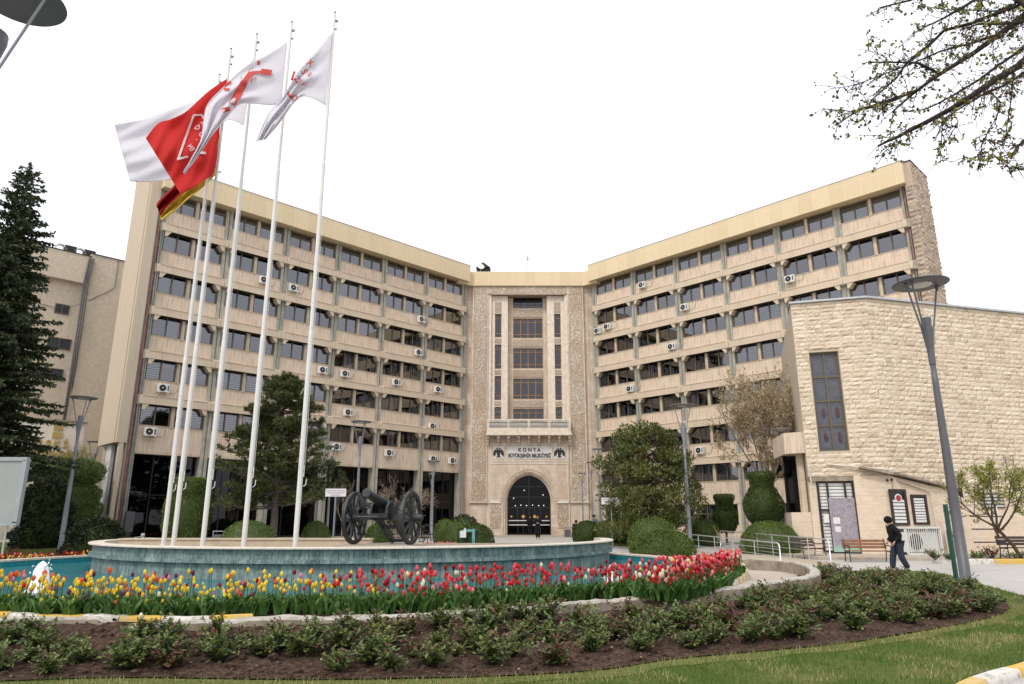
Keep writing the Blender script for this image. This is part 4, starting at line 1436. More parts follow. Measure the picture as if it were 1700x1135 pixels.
# ================================================================== FOUNTAIN
PC, PR = Vector((-5.35, 22.4, 0)), 11.0
DC, DR = Vector((-5.4, 27.3, 0)), 9.0
FT = thing('fountain', 'round turquoise fountain pool with raised grey-green stone drum', 'fountain', PC)
def arcpts(r, n, cut=None):
    P = []
    for i in range(n):
        t = 2 * pi * i / n
        x, y = r * cos(t), r * sin(t)
        if cut is not None and y > cut: y = cut; x = max(-sqrt(r * r - cut * cut), min(sqrt(r * r - cut * cut), x))
        P.append((x, y))
    out = []
    for p in P:
        if not out or (abs(p[0] - out[-1][0]) + abs(p[1] - out[-1][1])) > 1e-4: out.append(p)
    return out
def fpart(m, name, mat, off=(0, 0, 0), **k):
    o = m.build(name, mat, FT, **k); o.location = off; return o
dof = DC - PC
m = MB(); a_ = math.asin(1.2 / DR); na = 110
vs = [(r_ * cos(-pi - a_ + (pi + 2 * a_) * i / na), r_ * sin(-pi - a_ + (pi + 2 * a_) * i / na), z_) for i in range(na + 1) for r_, z_ in ((DR, .70), (DR, .95), (DR - .28, .95), (DR - .28, .70))]
m.add(vs, [(i * 4 + j, (i + 1) * 4 + j, (i + 1) * 4 + (j + 1) % 4, i * 4 + (j + 1) % 4) for i in range(na) for j in range(4)] + [(3, 2, 1, 0), tuple(na * 4 + j for j in range(4))])
m.prism(arcpts(DR - .03, 120, 1.2), .0, .60); fpart(m, 'drum_wall', M['verdigris'], dof)
m = MB(); m.prism(arcpts(DR + .10, 120, 1.25), .60, .70); fpart(m, 'drum_ledge', M['verdigris'], dof)
m = MB()
Oc, Ic = arcpts(DR + .14, 120, 1.3), arcpts(DR - .42, 120, .8)
def ringpoly(m, O, r_in, cut, z0, z1):
    vs = []
    n = len(O)
    I = []
    for x, y in O:
        k = r_in / (DR + .14); a, b = x * k, min(y * k, cut); I.append((a, b))
    vs = [(x, y, z0) for x, y in O] + [(x, y, z1) for x, y in O] + [(x, y, z1) for x, y in I] + [(x, y, z0 - .03) for x, y in I]
    fs = [(q * n + i, q * n + (i + 1) % n, (q + 1) * n + (i + 1) % n, (q + 1) * n + i) for q in range(3) for i in range(n)]
    m.add(vs, fs)
a_ = math.asin(1.2 / DR); na = 110
sec = [(DR + .14, .951), (DR + .14, .985), (DR + .12, .998), (DR - .30, .998), (DR - .30, .80)]
vs = [(r_ * cos(-pi - a_ + (pi + 2 * a_) * i / na), r_ * sin(-pi - a_ + (pi + 2 * a_) * i / na), z_) for i in range(na + 1) for r_, z_ in sec]
m.add(vs, [(i * 5 + j, (i + 1) * 5 + j, (i + 1) * 5 + j + 1, i * 5 + j + 1) for i in range(na) for j in range(4)] + [(4, 3, 2, 1, 0), tuple(na * 5 + j for j in range(5))])
fpart(m, 'drum_cap', M['cap'], dof)
m = MB(); m.prism(arcpts(DR - .2, 120, 1.1), .60, .80); fpart(m, 'drum_floor', M['concrete'], dof)
m = MB()
for a, b in ((1, 1),):
    r0, r1, n = PR - .0, PR + .38, 140
    I = [(r0 * cos(2 * pi * i / n), r0 * sin(2 * pi * i / n)) for i in range(n)]; O = [(r1 * cos(2 * pi * i / n), r1 * sin(2 * pi * i / n)) for i in range(n)]
    vs = [(x, y, .36) for x, y in O] + [(x, y, .42) for x, y in O] + [(x, y, .42) for x, y in I] + [(x, y, .36) for x, y in I]
    fs = []
    for k in range(3):
        for i in range(n): j = (i + 1) % n; fs.append((k * n + i, k * n + j, (k + 1) * n + j, (k + 1) * n + i))
    m.add(vs, fs)
fpart(m, 'pool_rim', M['cap'])
m = MB(); m.lathe([(PR + .3, -.05), (PR + .3, .365), ], 140, cap=False); fpart(m, 'pool_outer_wall', M['concrete'])
m = MB(); n = 140
m.add([((PR + .02) * cos(-2 * pi * i / n), (PR + .02) * sin(-2 * pi * i / n), z) for z in (-.02, .37) for i in range(n)], [(i, (i + 1) % n, (i + 1) % n + n, i + n) for i in range(n)])
fpart(m, 'pool_lining', M['pooltile'])
m = MB(); m.add([(PR * cos(2 * pi * i / 96), PR * sin(2 * pi * i / 96), .20) for i in range(96)], [tuple(range(96))])
wat = m.build('pool_water', M['water']); wat.location = PC; struct(wat)
# low stone seat on the drum
a = at(196, 895, 24.0); b = at(615, 894, 24.0)
m = MB(); m.box(a.x, b.x, 24.0, 24.6, 1.03, 1.08); m.box(a.x + .03, b.x - .03, 24.04, 24.57, .80, 1.03)
o = m.build('stone_bench_wall', plain('beige_seat_stone', (.50, .42, .31), .8, .12, 3, .2, dirt=.3)); tag(o, 'long low beige stone slab on the fountain drum behind the flagpoles', 'stone ledge')
a = at(880, 896, 25.6); b = at(960, 896, 25.6)
def foam(px, py, Y, h, r, lab, n=9):
    q = at(px, py, Y); q.z = .2
    m = MB(); rr = random.Random(int(px))
    m.lathe([(r * 1.5, 0), (r * 1.1, h * .1), (r * .95, h * .4), (r * .75, h * .7), (r * .5, h * .9), (.01, h)], 22, cap=False)
    vs = []
    for x_, y_, z_ in m.v:
        k_ = 1 + .35 * noise.noise(Vector((x_ * 9, y_ * 9, z_ * 6 + px))); vs.append((x_ * k_, y_ * k_, z_))
    m.v = vs
    for k in range(90):
        t = rr.random(); a_ = rr.uniform(0, 6.3); d_ = r * rr.uniform(.6, 1.9)
        m.ball((cos(a_) * d_, sin(a_) * d_, h * t * .95 * (1.4 - d_ / r * .4)), rr.uniform(.006, .02), 3)
    o = m.build('water_jet', M['foam'], smooth=True); o.location = q
    tag(o, lab, 'water jet', 'jets in the pool')
    return o
foam(66, 968, 15.5, .62, .17, 'white foaming water jet in the left part of the pool')
foam(1017, 950, 16.5, .34, .15, 'white foaming water jet behind the red tulips on the right')
# flower bed soil, path, concrete wall
wall_px = [(-60, 1022), (0, 1024), (90, 1024), (180, 1022), (240, 1030), (262, 1030), (330, 1028), (480, 1022), (560, 1022), (700, 1018), (850, 1008), (1000, 995), (1130, 985), (1230, 972), (1300, 962), (1345, 955), (1352, 945), (1330, 935), (1290, 930), (1225, 927)]
wp = [tuple(gp(x, y, .38)[:2]) for x, y in wall_px]
wp = smooth_poly(wp, 5, closed=False)
def ribbon(path, w, z0, z1fn, jz=0, seed=1, two=False):
    m = MB(); r = random.Random(seed); k = len(path)
    rows = []
    for i, p in enumerate(path):
        a = Vector(path[max(0, i - 1)]); b = Vector(path[min(k - 1, i + 1)])
        d = (b - a).normalized(); n = Vector((-d.y, d.x))
        p = Vector(p); z1 = z1fn(p) if callable(z1fn) else z1fn
        row = []
        zb = z0
        for s, z in ((-.5, zb), (-.52, zb + (z1 - zb) * .5), (-.5, z1 - .03), (-.42, z1), (0, z1), (.42, z1), (.5, z1 - .03), (.5, zb)):
            q = p + n * (s * w)
            nz = (noise.noise(Vector((q.x * 2.1, q.y * 2.1, z * 3))) + .6 * noise.noise(Vector((q.x * 9, q.y * 9, z * 9)))) * jz
            e = noise.noise(Vector((q.x * 5, q.y * 5, z * 7 + 9))) * jz * .8
            row.append((q.x + n.x * e, q.y + n.y * e, z + (nz if z > zb + .1 else 0)))
        rows += row
    c = 8
    fs = [(i * c + j, i * c + j + 1, (i + 1) * c + j + 1, (i + 1) * c + j) for i in range(k - 1) for j in range(c - 1)]
    fs += [tuple(range(c)), tuple((k - 1) * c + j for j in range(c - 1, -1, -1))]
    m.add(rows, fs)
    if two:
        for i in range((k - 1)):
            for j in (0, 1, 5, 6): m.m[i * (c - 1) + j] = 1
    return m
def wz(p):
    z = .38
    if -5.6 < p.x < -2.2: z = .37 + .05 * noise.noise(Vector((p.x * 1.7, 3, 1))) - .07 * math.exp(-((p.x + 5.05) / .35) ** 2)
    return z
wm = []
for i in range(len(wp) - 1):
    a, b = Vector(wp[i]), Vector(wp[i + 1])
    k = max(1, int((b - a).length / .06))
    wm += [tuple(a.lerp(b, j / k)) for j in range(k)]
wm.append(wp[-1])
W0 = sum(p[0] for p in wm) / len(wm)
o = ribbon(wm, .26, -.1, wz, .028, 3, True).build('retaining_wall', [M['concrete_top'], M['concrete']])
tag(o, 'low weathered concrete wall with chipped pale top curving round the tulip bed', 'low wall')
kerb_px = [(1000, 992), (1070, 989), (1130, 986), (1180, 976), (1215, 964), (1234, 950), (1236, 942), (1225, 933), (1190, 926), (1150, 922)]
kp = smooth_poly([tuple(gp(x, y, .44)[:2]) for x, y in kerb_px], 6, closed=False)
def blocks(path, lens, w, z0, z1, name, parent):
    "kerb blocks painted by turns"
    pts = [Vector(p) for p in path]
    acc = [0]
    for a, b in zip(pts, pts[1:]): acc.append(acc[-1] + (b - a).length)
    def P(s):
        for i in range(len(pts) - 1):
            if s <= acc[i + 1] or i == len(pts) - 2:
                return pts[i].lerp(pts[i + 1], max(0, min(1, (s - acc[i]) / max(1e-6, acc[i + 1] - acc[i]))))
    s = 0; k = 0
    while s < acc[-1] - .05:
        e = min(s + lens, acc[-1])
        n = max(2, int((e - s) / .15) + 1)
        pa = [tuple(P(s + .008 + (e - s - .016) * i / (n - 1))) for i in range(n)]
        ribbon(pa, w, z0(P(s)) if callable(z0) else z0, z1 if not callable(z1) else (lambda p: z1(p)), .006, k).build(name, M['kerb_yellow'] if k % 2 else M['kerb_white'], parent)
        s = e; k += 1
kb = thing('painted_kerb', 'yellow and white kerb blocks edging the right tulip clump', 'kerb', (0, 0, 0))
blocks(kp[24:], .42, .15, .1, .45, 'kerb_block', kb)
kl = smooth_poly([tuple(gp(x, y, .40)[:2]) for x, y in ((-80, 1010), (0, 1014), (40, 1017), (100, 1021), (160, 1019), (230, 1022), (330, 1023), (420, 1019))], 6, closed=False)
kb = thing('painted_kerb', 'worn yellow and white kerb below the yellow tulips at far left', 'kerb', (0, 0, 0))
blocks(kl, .62, .16, .1, .40, 'kerb_block', kb)
# bed soil ring
fan = []
outer = [p for p in kl if True][:30] + [tuple(gp(x, y, .38)[:2]) for x, y in ((480, 1015), (560, 1016), (700, 1012), (850, 1003), (1000, 990))] + kp[10:]
inner = []
for i in range(70):
    t = R(200) + R(150) * i / 69
    inner.append((PC.x + (PR + .30) * cos(t), PC.y + (PR + .30) * sin(t)))
inner = [p for p in inner if p[0] > -9.8 and p[0] < 5.4 and p[1] < 19.8]
BED_OUT, BED_IN = outer, inner
poly = outer + inner[::-1]
bm_, BEDIN = drape(poly, 0, .35, lambda x, y: .33 + .03 * noise.noise(Vector((x * 2, y * 2, 0))))
o = bm_.build('tulip_bed_soil', M['soil'], smooth=True); struct(o)
# path between the kerb and the wall
pth = [tuple(gp(x, y, .3)[:2]) for x, y in ((1120, 990), (1180, 980), (1225, 966), (1246, 945), (1235, 925))] + [(7.9, 24.6), (8.75, 23.9), (8.8, 22.3), (8.05, 19.6), (6.9, 17.1), (6.0, 16.3), (4.7, 15.1), (3.04, 13.3)]
pm_, _ = drape(pth, 0, .5, lambda x, y: .345 - .30 * sst((y - 15.5) / 6.0))
o = pm_.build('brick_path', M['paver_warm'], smooth=True); struct(o)
# rose bed soil, lawns
bedp = [(-13, 7.0), (-9, 7.6), (-5.6, 7.9), (-4.2, 8.1), (-2.2, 8.0), (-.3, 8.15), (1.0, 8.5), (1.9, 9.1), (3.3, 9.7), (4.8, 10.4), (6.95, 11.85), (8.5, 13.05), (9.75, 14.5), (10.6, 16.3), (10.9, 18.3), (10.4, 20.4), (9.0, 22.2)]
back = [(8.55, 22.0), (7.95, 19.4), (6.9, 16.95), (6.0, 16.1), (4.7, 15.0), (3.04, 13.1), (1.5, 12.1), (0, 11.05), (-1.28, 10.35), (-2.36, 9.95), (-4.16, 9.8), (-5.6, 10.1), (-9, 10.3), (-13, 10.5)]
BEDP = smooth_poly(bedp, 3, False) + back
EDGE = smooth_poly(bedp, 8, False)
def soilz(x, y):
    e = min((abs(x - a[0]) + abs(y - a[1])) for a in EDGE) if EDGE else 1
    k = sst(e / .8)
    wl = 10.2 if x < -1 else 10.2 + (x + 1) * .75
    hi = .20 * sst((y - wl + 1.3) / 1.1) * (1 - sst((x - .0) / 3.0))
    return max(.03, .03 + k * (.06 + .06 * noise.noise(Vector((x * .8, y * .8, 2))) + .06 * noise.noise(Vector((x * 4, y * 4, 5))) + .05 * noise.noise(Vector((x * 11, y * 11, 7)))) + hi)
sm_, SOILIN = drape(BEDP, 0, .12, soilz)
o = sm_.build('rose_bed_soil', M['soil'], smooth=True); struct(o)
lawnp = smooth_poly([(-14, 3.5), (-4, 4.5), (2, 5.8), (4.62, 7.9), (6.3, 9.2), (8.6, 11.2), (10.3, 13.6), (11.4, 16.3), (12.4, 19.2), (13.5, 22.5), (13.7, 24.2), (12.6, 25.0), (10.9, 24.0), (9.4, 23.0)], 4, False) + [(9.2, 21.5), (6, 15), (-2, 9.6), (-14, 9.5)]
lm_, LAWNIN = drape(lawnp, .012, .4)
o = lm_.build('lawn', M['lawn'], smooth=True); struct(o)
dry = [p for p in EDGE if -12.5 < p[0] and p[1] < 20.5]
off = []
for i, q in enumerate(dry):
    a = Vector(dry[max(0, i - 1)]); b = Vector(dry[min(len(dry) - 1, i + 1)]); d = (b - a).normalized()
    w_ = .32 + .16 * noise.noise(Vector((q[0] * 1.1, q[1] * 1.1, 3)))
    off.append((q[0] + d.y * w_, q[1] - d.x * w_))
dm_, DRYIN = drape(dry + off[::-1], .017, .4)
o = dm_.build('lawn', M['lawn_dry'], smooth=True); struct(o)
kr = smooth_poly([(-6, 3.4), (2, 5.55), (4.75, 7.75), (6.48, 9.0), (8.85, 11.0), (10.6, 13.4)], 8, False)
kb = thing('painted_kerb', 'worn yellow and white road kerb at the lower right lawn corner', 'kerb', (0, 0, 0))
blocks(kr, .85, .17, -.02, .085, 'kerb_block', kb)
P = [gp(x, y, .2) for x, y in ((-150, 925), (0, 921), (120, 917), (195, 912), (230, 905), (205, 899), (100, 897), (40, 900), (-150, 902))]
lm2, LAWN2 = drape(smooth_poly([tuple(p[:2]) for p in P], 2), .02, 1.0)
o = lm2.build('lawn', M['lawn'], smooth=True); struct(o)
P = [gp(x, y, .05) for x, y in ((960, 909), (1060, 912), (1130, 911), (1150, 901), (1080, 895), (960, 896))]
lm3, LAWN3 = drape([tuple(p[:2]) for p in P], .02, 1.0)
o = lm3.build('lawn', M['lawn'], smooth=True); struct(o)
P = [gp(x, y, .1) for x, y in ((200, 896), (470, 897), (780, 899), (760, 890), (560, 886), (200, 886))]
lm4, LAWN4 = drape([tuple(p[:2]) for p in P], .02, 1.0)
o = lm4.build('flower_bed_soil', M['soil'], smooth=True); struct(o)
# raised walk and kerb in front of the stone hall
a, b = gp(1425, 930, 0), gp(1700, 925, 0)
m = MB(); m.prism([(13.2, 31.4), (17.0, 30.9), (18.9, 30.4), (19.4, 31.2), (30, 33.5), (30, 37.5), (18, 34.2), (14.5, 35.3), (12.8, 35.5)], -.02, .13)
o = m.build('pavement', M['step']); struct(o)
kb = thing('painted_kerb', 'straight yellow and white kerb before the stone hall flower strip', 'kerb', (0, 0, 0))
blocks([(16.9, 29.3), (18.0, 28.6), (30, 28.9)], 2.2, .16, -.02, .2, 'kerb_block', kb)
m = MB(); m.prism([(17.1, 29.4), (18.05, 28.7), (30, 29.0), (30, 30.3), (19, 30.3)], 0, .14)
o = m.build('flower_strip_soil', M['soil']); struct(o)

# ================================================================== FLAGPOLES AND FLAGS
POLES = [((490, 906), (556, 22), 'tallest rightmost white flagpole on the fountain drum'), ((405, 905), (484, 38), 'second white flagpole from the right on the fountain drum'),
         ((332, 903), (430, 58), 'middle one of the five white flagpoles on the drum'), ((285, 902), (386, 82), 'second white flagpole from the left on the drum'),
         ((265, 902), (370, 125), 'leftmost and shortest looking white flagpole on the drum')]
PY = [19.24, 19.7, 20.6, 21.3, 22.3]
for k, (b, t_, lab) in enumerate(POLES):
    base = at(b[0], b[1], PY[k]); top = at(t_[0], t_[1], PY[k])
    H = top.z - .98
    x = (base.x + top.x) / 2
    H += .18; fp = thing('flagpole', lab, 'flagpole', (x, PY[k], .80), 0, 'flagpoles on the fountain drum')
    m = MB()
    m.lathe([(.070, 0), (.068, H * .36), (.060, H * .362), (.055, H * .68), (.047, H * .682), (.040, H)], 16)
    m.build('pole', M['pole'], fp, smooth=False)
    m = MB(); m.lathe([(.17, 0), (.17, .03), (.11, .04), (.10, .14)], 16); m.build('base_flange', M['pole'], fp)
    m = MB(); m.box(-.03, .12, -.025, .025, H - .32, H - .26); m.build('pulley', M['dgrey_metal'], fp)
    m = MB(); m.box(.03, .10, -.02, .02, H - .62, H - .58); m.build('cleat', M['dgrey_metal'], fp)
    m = MB(); m.ball((0, 0, H + .03), .045, 5); m.build('finial', M['dgrey_metal'], fp)
    m = MB(); m.tube([(.085, -.02, 2.0), (.10, -.03, 2.15), (.085, -.02, 2.3)], .012, 5); m.tube([(.10, 0, 1.75), (.16, 0, 1.8), (.17, 0, 1.95)], .014, 5); m.tube([(.10, -.01, 2.0), (.075, 0, H - .3)], .006, 4); m.build('halyard', M['pole'], fp)
def cr(P, t):
    n = len(P) - 1
    t = max(0, min(.99999, t)) * n
    i = int(t); f = t - i
    g = lambda j: Vector(P[max(0, min(n, j))])
    a, b, c, d = g(i - 1), g(i), g(i + 1), g(i + 2)
    return 0.5 * ((2 * b) + (c - a) * f + (2 * a - 5 * b + 4 * c - d) * f * f + (3 * b - 3 * c + d - a) * f ** 3)
def flag(T, B, Y, blow, amp, mats, label, seed, decals=None, split=None, dmat=None, nu=80, nv=40, freq=2.2):
    grid, ys = [], []
    for j in range(nv + 1):
        for i in range(nu + 1):
            u, v = i / nu, j / nv
            p = cr(T, u).lerp(cr(B, u), v)
            y = Y - .07 + blow * u + amp * sin(2 * pi * (v * freq + u * .9 + seed * .37)) * min(1, u * 2.5) * .8 + amp * .45 * sin(2 * pi * (v * 4.1 - u * 2.2 + seed)) * u
            grid.append(at(p.x, p.y, y)); ys.append((p.x, p.y, y))
    o0 = grid[0].copy()
    m = MB()
    m.add([g - o0 for g in grid], [])
    for j in range(nv):
        for i in range(nu):
            k = j * (nu + 1) + i
            m.f.append((k, k + 1, k + nu + 2, k + nu + 1)); m.m.append(1 if split and (j + .5) / nv > split else 0)
    fl = m.build('flag', mats, None, smooth=True); fl.location = o0
    s = fl.modifiers.new('thickness', 'SOLIDIFY'); s.thickness = .006; s.offset = 0
    tag(fl, label, 'flag', 'flags flying from the drum flagpoles')
    if decals:
        def yat(x, y): return min(ys, key=lambda q: (q[0] - x) ** 2 + (q[1] - y) ** 2)[2]
        d = MB()
        for dc in decals:
            if dc[0] == 'bar':
                _, ax, ay, bx, by, w = dc
                L = sqrt((bx - ax) ** 2 + (by - ay) ** 2); n = max(2, int(L / 3)); nx, ny = -(by - ay) / L * w / 2, (bx - ax) / L * w / 2
                vs = []
                for i in range(n + 1):
                    cx, cy = ax + (bx - ax) * i / n, ay + (by - ay) * i / n
                    for s_ in (-1, 1):
                        q = (cx + s_ * nx, cy + s_ * ny); vs.append(at(q[0], q[1], yat(*q) - .075) - o0)
                d.add(vs, [(2 * i, 2 * i + 1, 2 * i + 3, 2 * i + 2) for i in range(n)])
            else:
                _, s_, cx, cy, size, ang, mir, cond = dc
                me = text_mesh(s_, 1.0, dmat, 0.0, .02)
                ca, sa = cos(R(ang)), sin(R(ang))
                vs = []
                for v in me.vertices:
                    x, y = v.co.x * size * mir * cond, (v.co.y - .35) * size
                    q = (cx + x * ca - y * sa, cy - (x * sa + y * ca)); vs.append(at(q[0], q[1], yat(*q) - .075) - o0)
                d.add(vs, [tuple(p_.vertices) for p_ in me.polygons])
        d.build('print', dmat, fl)
    return fl
z7 = lambda x, y: (330 + x * .2203, 10 + y * .2203)
z6 = lambda x, y: (160 + x * .2379, 100 + y * .2379)
def b7(ax, ay, bx, by, w): a, b = z7(ax, ay), z7(bx, by); return ('bar', a[0], a[1], b[0], b[1], w)
def b6(ax, ay, bx, by, w): a, b = z6(ax, ay), z6(bx, by); return ('bar', a[0], a[1], b[0], b[1], w)
def t7(s, x, y, size, ang, mir=1, cond=.8): a = z7(x, y); return ('txt', s, a[0], a[1], size, ang, mir, cond)
def t6(s, x, y, size, ang, mir=1, cond=.8): a = z6(x, y); return ('txt', s, a[0], a[1], size, ang, mir, cond)
flag([(552, 52), (532, 76), (508, 102), (488, 130), (470, 160), (445, 190), (425, 234)], [(541, 175), (524, 165), (503, 160), (487, 172), (474, 190), (458, 212), (441, 231)], PY[0], -.5, .14,
     [M['flag_white']], 'drooping white flag with red lettering on the rightmost flagpole', 1,
     [t7('X', 842, 425, 15, -40), t7('S', 797, 492, 15, -55), t7('22', 748, 555, 14, -60), t7("'", 770, 600, 14, -50), t7('O', 722, 688, 14, -50), t7('E', 835, 512, 10, -50), t7('O', 800, 585, 9, -50),
      b7(722, 490, 700, 560, 4), b7(668, 650, 696, 690, 4)], dmat=M['flag_print'])
flag([(477, 69), (445, 90), (410, 108), (375, 140), (345, 172), (338, 200), (333, 232), (318, 262), (304, 285)], [(467, 173), (445, 174), (420, 172), (400, 172), (388, 182), (374, 198), (354, 222), (328, 260), (306, 289)], PY[1], -.8, .13,
     [M['flag_white']], 'white flag with bold red arrow emblem, drooping across the red flag', 2,
     [b7(395, 500, 480, 492, 4), b7(470, 490, 550, 500, 9), b7(505, 475, 512, 515, 6), b7(395, 500, 330, 590, 9), b7(345, 570, 250, 740, 12), b7(178, 788, 235, 772, 8), b7(190, 625, 230, 625, 4), b7(440, 425, 462, 430, 7),
      t7('J', 388, 475, 8, -35, -1), t7('I', 405, 465, 9, -35), t7('r', 320, 535, 8, -35, -1), t7('2', 400, 560, 9, -30, -1), t7('H', 428, 545, 7, -30, -1), b7(195, 600, 245, 570, 5)], dmat=M['flag_print'])
flag([(423, 94), (385, 135), (330, 165), (285, 180), (238, 197), (190, 207)], [(405, 208), (375, 200), (340, 235), (300, 290), (255, 301), (216, 301)], PY[2], 2.6, .16,
     [M['flag_white']], 'plain white flag streaming furthest left behind the red flag', 3, freq=1.4)
flag([(377, 130), (345, 152), (310, 184), (285, 197), (262, 205), (242, 229)], [(361, 240), (360, 262), (354, 288), (340, 298), (325, 309), (300, 322)], PY[3], -1.0, .14,
     [M['flag_red']], 'bright red flag with white hexagon outline and mirrored letters', 4,
     [b6(735, 380, 680, 382, 3), b6(680, 380, 615, 560, 3.6), b6(615, 560, 570, 690, 3.8), b6(562, 690, 640, 670, 3.4), b6(712, 642, 765, 646, 4), b6(735, 380, 765, 430, 3),
      t6('K', 745, 432, 11, -55, -1), t6('Q', 706, 468, 11, -55, -1), t6('O', 737, 515, 13, -55, -1), t6('-', 722, 448, 11, -55, -1), t6('-', 705, 550, 10, -55, -1), t6('EN', 662, 608, 11, -60, -1)], dmat=M['flag_wprint'], freq=1.3)
flag([(368, 150), (352, 195), (325, 250), (295, 300), (262, 335), (262, 346)], [(361, 286), (350, 298), (335, 312), (312, 330), (290, 350), (268, 366)], PY[4], .5, .18,
     [M['flag_dred'], M['flag_yellow']], 'dark red flag with yellow lower edge hanging lowest on the leftmost flagpole', 5, split=.58)

# ================================================================== CANNON
CX, CY = -3.68, 20.4
cn = thing('cannon', 'old dark green field cannon with spoked wheels on the fountain drum', 'cannon', (CX, CY, 1.0), R(-14))
# local: x = axle, -y = muzzle direction, z up
WR = .73
def wheel(x, s):
    m = MB()
    n = 40
    def ring(r0, r1, hw):
        vs, fs = [], []
        for i in range(n):
            t = 2 * pi * i / n
            for r, xx in ((r0, -hw), (r1, -hw), (r1, hw), (r0, hw)): vs.append((x + xx, r * cos(t), WR + r * sin(t)))
        for i in range(n):
            for j in range(4): fs.append((i * 4 + j, i * 4 + (j + 1) % 4, ((i + 1) % n) * 4 + (j + 1) % 4, ((i + 1) % n) * 4 + j))
        m.add(vs, fs)
    ring(WR - .10, WR - .018, .045)
    w = m.build('wheel', M['cannon'], cn)
    m = MB(); ring(WR - .0175, WR, .05); m.build('tyre', M['iron'], w)
    m = MB()
    for i in range(12):
        t = 2 * pi * (i + .4) / 12
        m.tube([(x + s * .06, .1 * cos(t), WR + .1 * sin(t)), (x + s * .015, .4 * cos(t), WR + .4 * sin(t)), (x, (WR - .09) * cos(t), WR + (WR - .09) * sin(t))], [.042, .034, .036], 6)
    m.build('spoke', M['cannon'], w)
    m = MB()
    prof = [(.05, -.2), (.09, -.18), (.13, -.06), (.14, .05), (.10, .2), (.085, .34), (.05, .345)]
    vs, fs = [], []
    k = 16
    for r, h in prof:
        for j in range(k):
            t = 2 * pi * j / k; vs.append((x + s * h, r * cos(t), WR + r * sin(t)))
    for i in range(len(prof) - 1):
        for j in range(k): a, b = i * k + j, i * k + (j + 1) % k; fs.append((a, b, b + k, a + k))
    fs += [tuple(range(k)), tuple((len(prof) - 1) * k + j for j in range(k))]
    m.add(vs, fs); m.build('hub', M['cannon'], w)
wheel(-.86, -1); wheel(.86, 1)
m = MB(); m.box(-.86, .86, -.07, .07, WR - .07, WR + .05); m.box(-.66, .66, -.05, .05, WR + .05, WR + .09); m.tube([(-.62, -.35, WR + .02), (.3, -.35, WR + .02)], .035, 8)
m.build('axle', M['cannon'], cn)
m = MB()
el = R(13)
dv = Vector((0, -cos(el), sin(el)))
tr = Vector((0, -.02, WR + .40))
prof = [(-.98, .02), (-.96, .06), (-.90, .075), (-.86, .06), (-.80, .15), (-.74, .185), (-.3, .175), (-.1, .165), (-.08, .18), (-.02, .18), (0, .15), (.9, .108), (1.02, .105), (1.06, .128), (1.12, .13), (1.14, .11), (1.14, .065), (.9, .06)]
m.tube([tr + dv * a for a, r in prof], [r for a, r in prof], 20)
m.build('barrel', M['cannon'], cn, smooth=False)
m = MB(); m.tube([tr + dv * 1.135, tr + dv * 1.146], .072, 16); m.build('bore', M['black'], cn)
m = MB()
m.tube([tr + Vector((-.3, 0, 0)), tr + Vector((.3, 0, 0))], .055, 10)
for s in (-1, 1):
    x = s * .24
    P = [(-.32, WR - .02), (-.28, WR + .30), (-.1, WR + .46), (.10, WR + .44), (.22, WR + .2), (1.35, -.02 + .12), (1.32, -.005), (.95, .14), (.2, WR - .12)]
    n = len(P)
    vs = [(x - .035, y, z) for y, z in P] + [(x + .035, y, z) for y, z in P]
    m.add(vs, [tuple(range(n)), tuple(range(2 * n - 1, n - 1, -1))] + [(i, (i + 1) % n, (i + 1) % n + n, i + n) for i in range(n)])
m.box(-.24, .24, -.28, .0, WR - .02, WR + .12); m.box(-.24, .24, .5, .62, .42, .52); m.box(-.24, .24, 1.1, 1.3, .03, .13)
m.box(-.24, .24, .12, .3, WR - .02, WR + .22)
m.build('carriage', M['cannon'], cn)
m = MB()
m.tube([(0, 1.28, .06), (0, 1.48, .05), (0, 1.52, .12)], .03, 8)
m.tube([(.30, .05, WR + .45), (.30, .0, WR + .62), (.30, .06, WR + .72)], .03, 8); m.tube([(-.05, .35, WR + .05), (-.05, .3, WR + .3)], .05, 8)
m.build('elevating_gear', M['cannon'], cn)
for s in (-1, 1):
    m = MB()
    m.box(min(s * .34, s * .78), max(s * .34, s * .78), -.14, .12, WR + .30, WR + .33)
    m.box(min(s * .34, s * .78), max(s * .34, s * .78), .10, .13, WR + .33, WR + .42)
    for a, b in ((.40, .72), (.72, .40)): m.bar((s * a, 0, WR + .06), (s * b, 0, WR + .30), .03, .03)
    m.ball((s * .56, 0, WR + .18), .05, 5)
    m.build('axle_seat', M['cannon'], cn)
m = MB()
rr = random.Random(3)
for k in range(9):
    P = [Vector((-.80 + rr.uniform(-.04, .04), rr.uniform(-.1, .05), 2 * WR - .02))]
    e = Vector((-.45 + rr.uniform(-.12, .2), -.1 + rr.uniform(-.1, .1), WR + .35))
    P += [P[0].lerp(e, .5) + Vector((0, 0, -.12 + rr.uniform(-.08, .05))), e]
    m.tube(P, .011, 5)
m.build('drag_chain', M['iron'], cn); m = MB()
m.tube([(.72, 0, 2 * WR - .08), (.76, .1, 2 * WR + .05), (.84, .02, 2 * WR + .07), (.9, -.08, 2 * WR - .02)], .018, 6)
m.build('drag_chain', M['iron'], cn)
m = MB(); m.prism([(-1.15, -.6), (1.15, -.6), (1.15, .6), (.5, 1.75), (-.5, 1.75), (-1.15, .6)], -.2, -.004)
m.build('plinth', M['step'], cn)

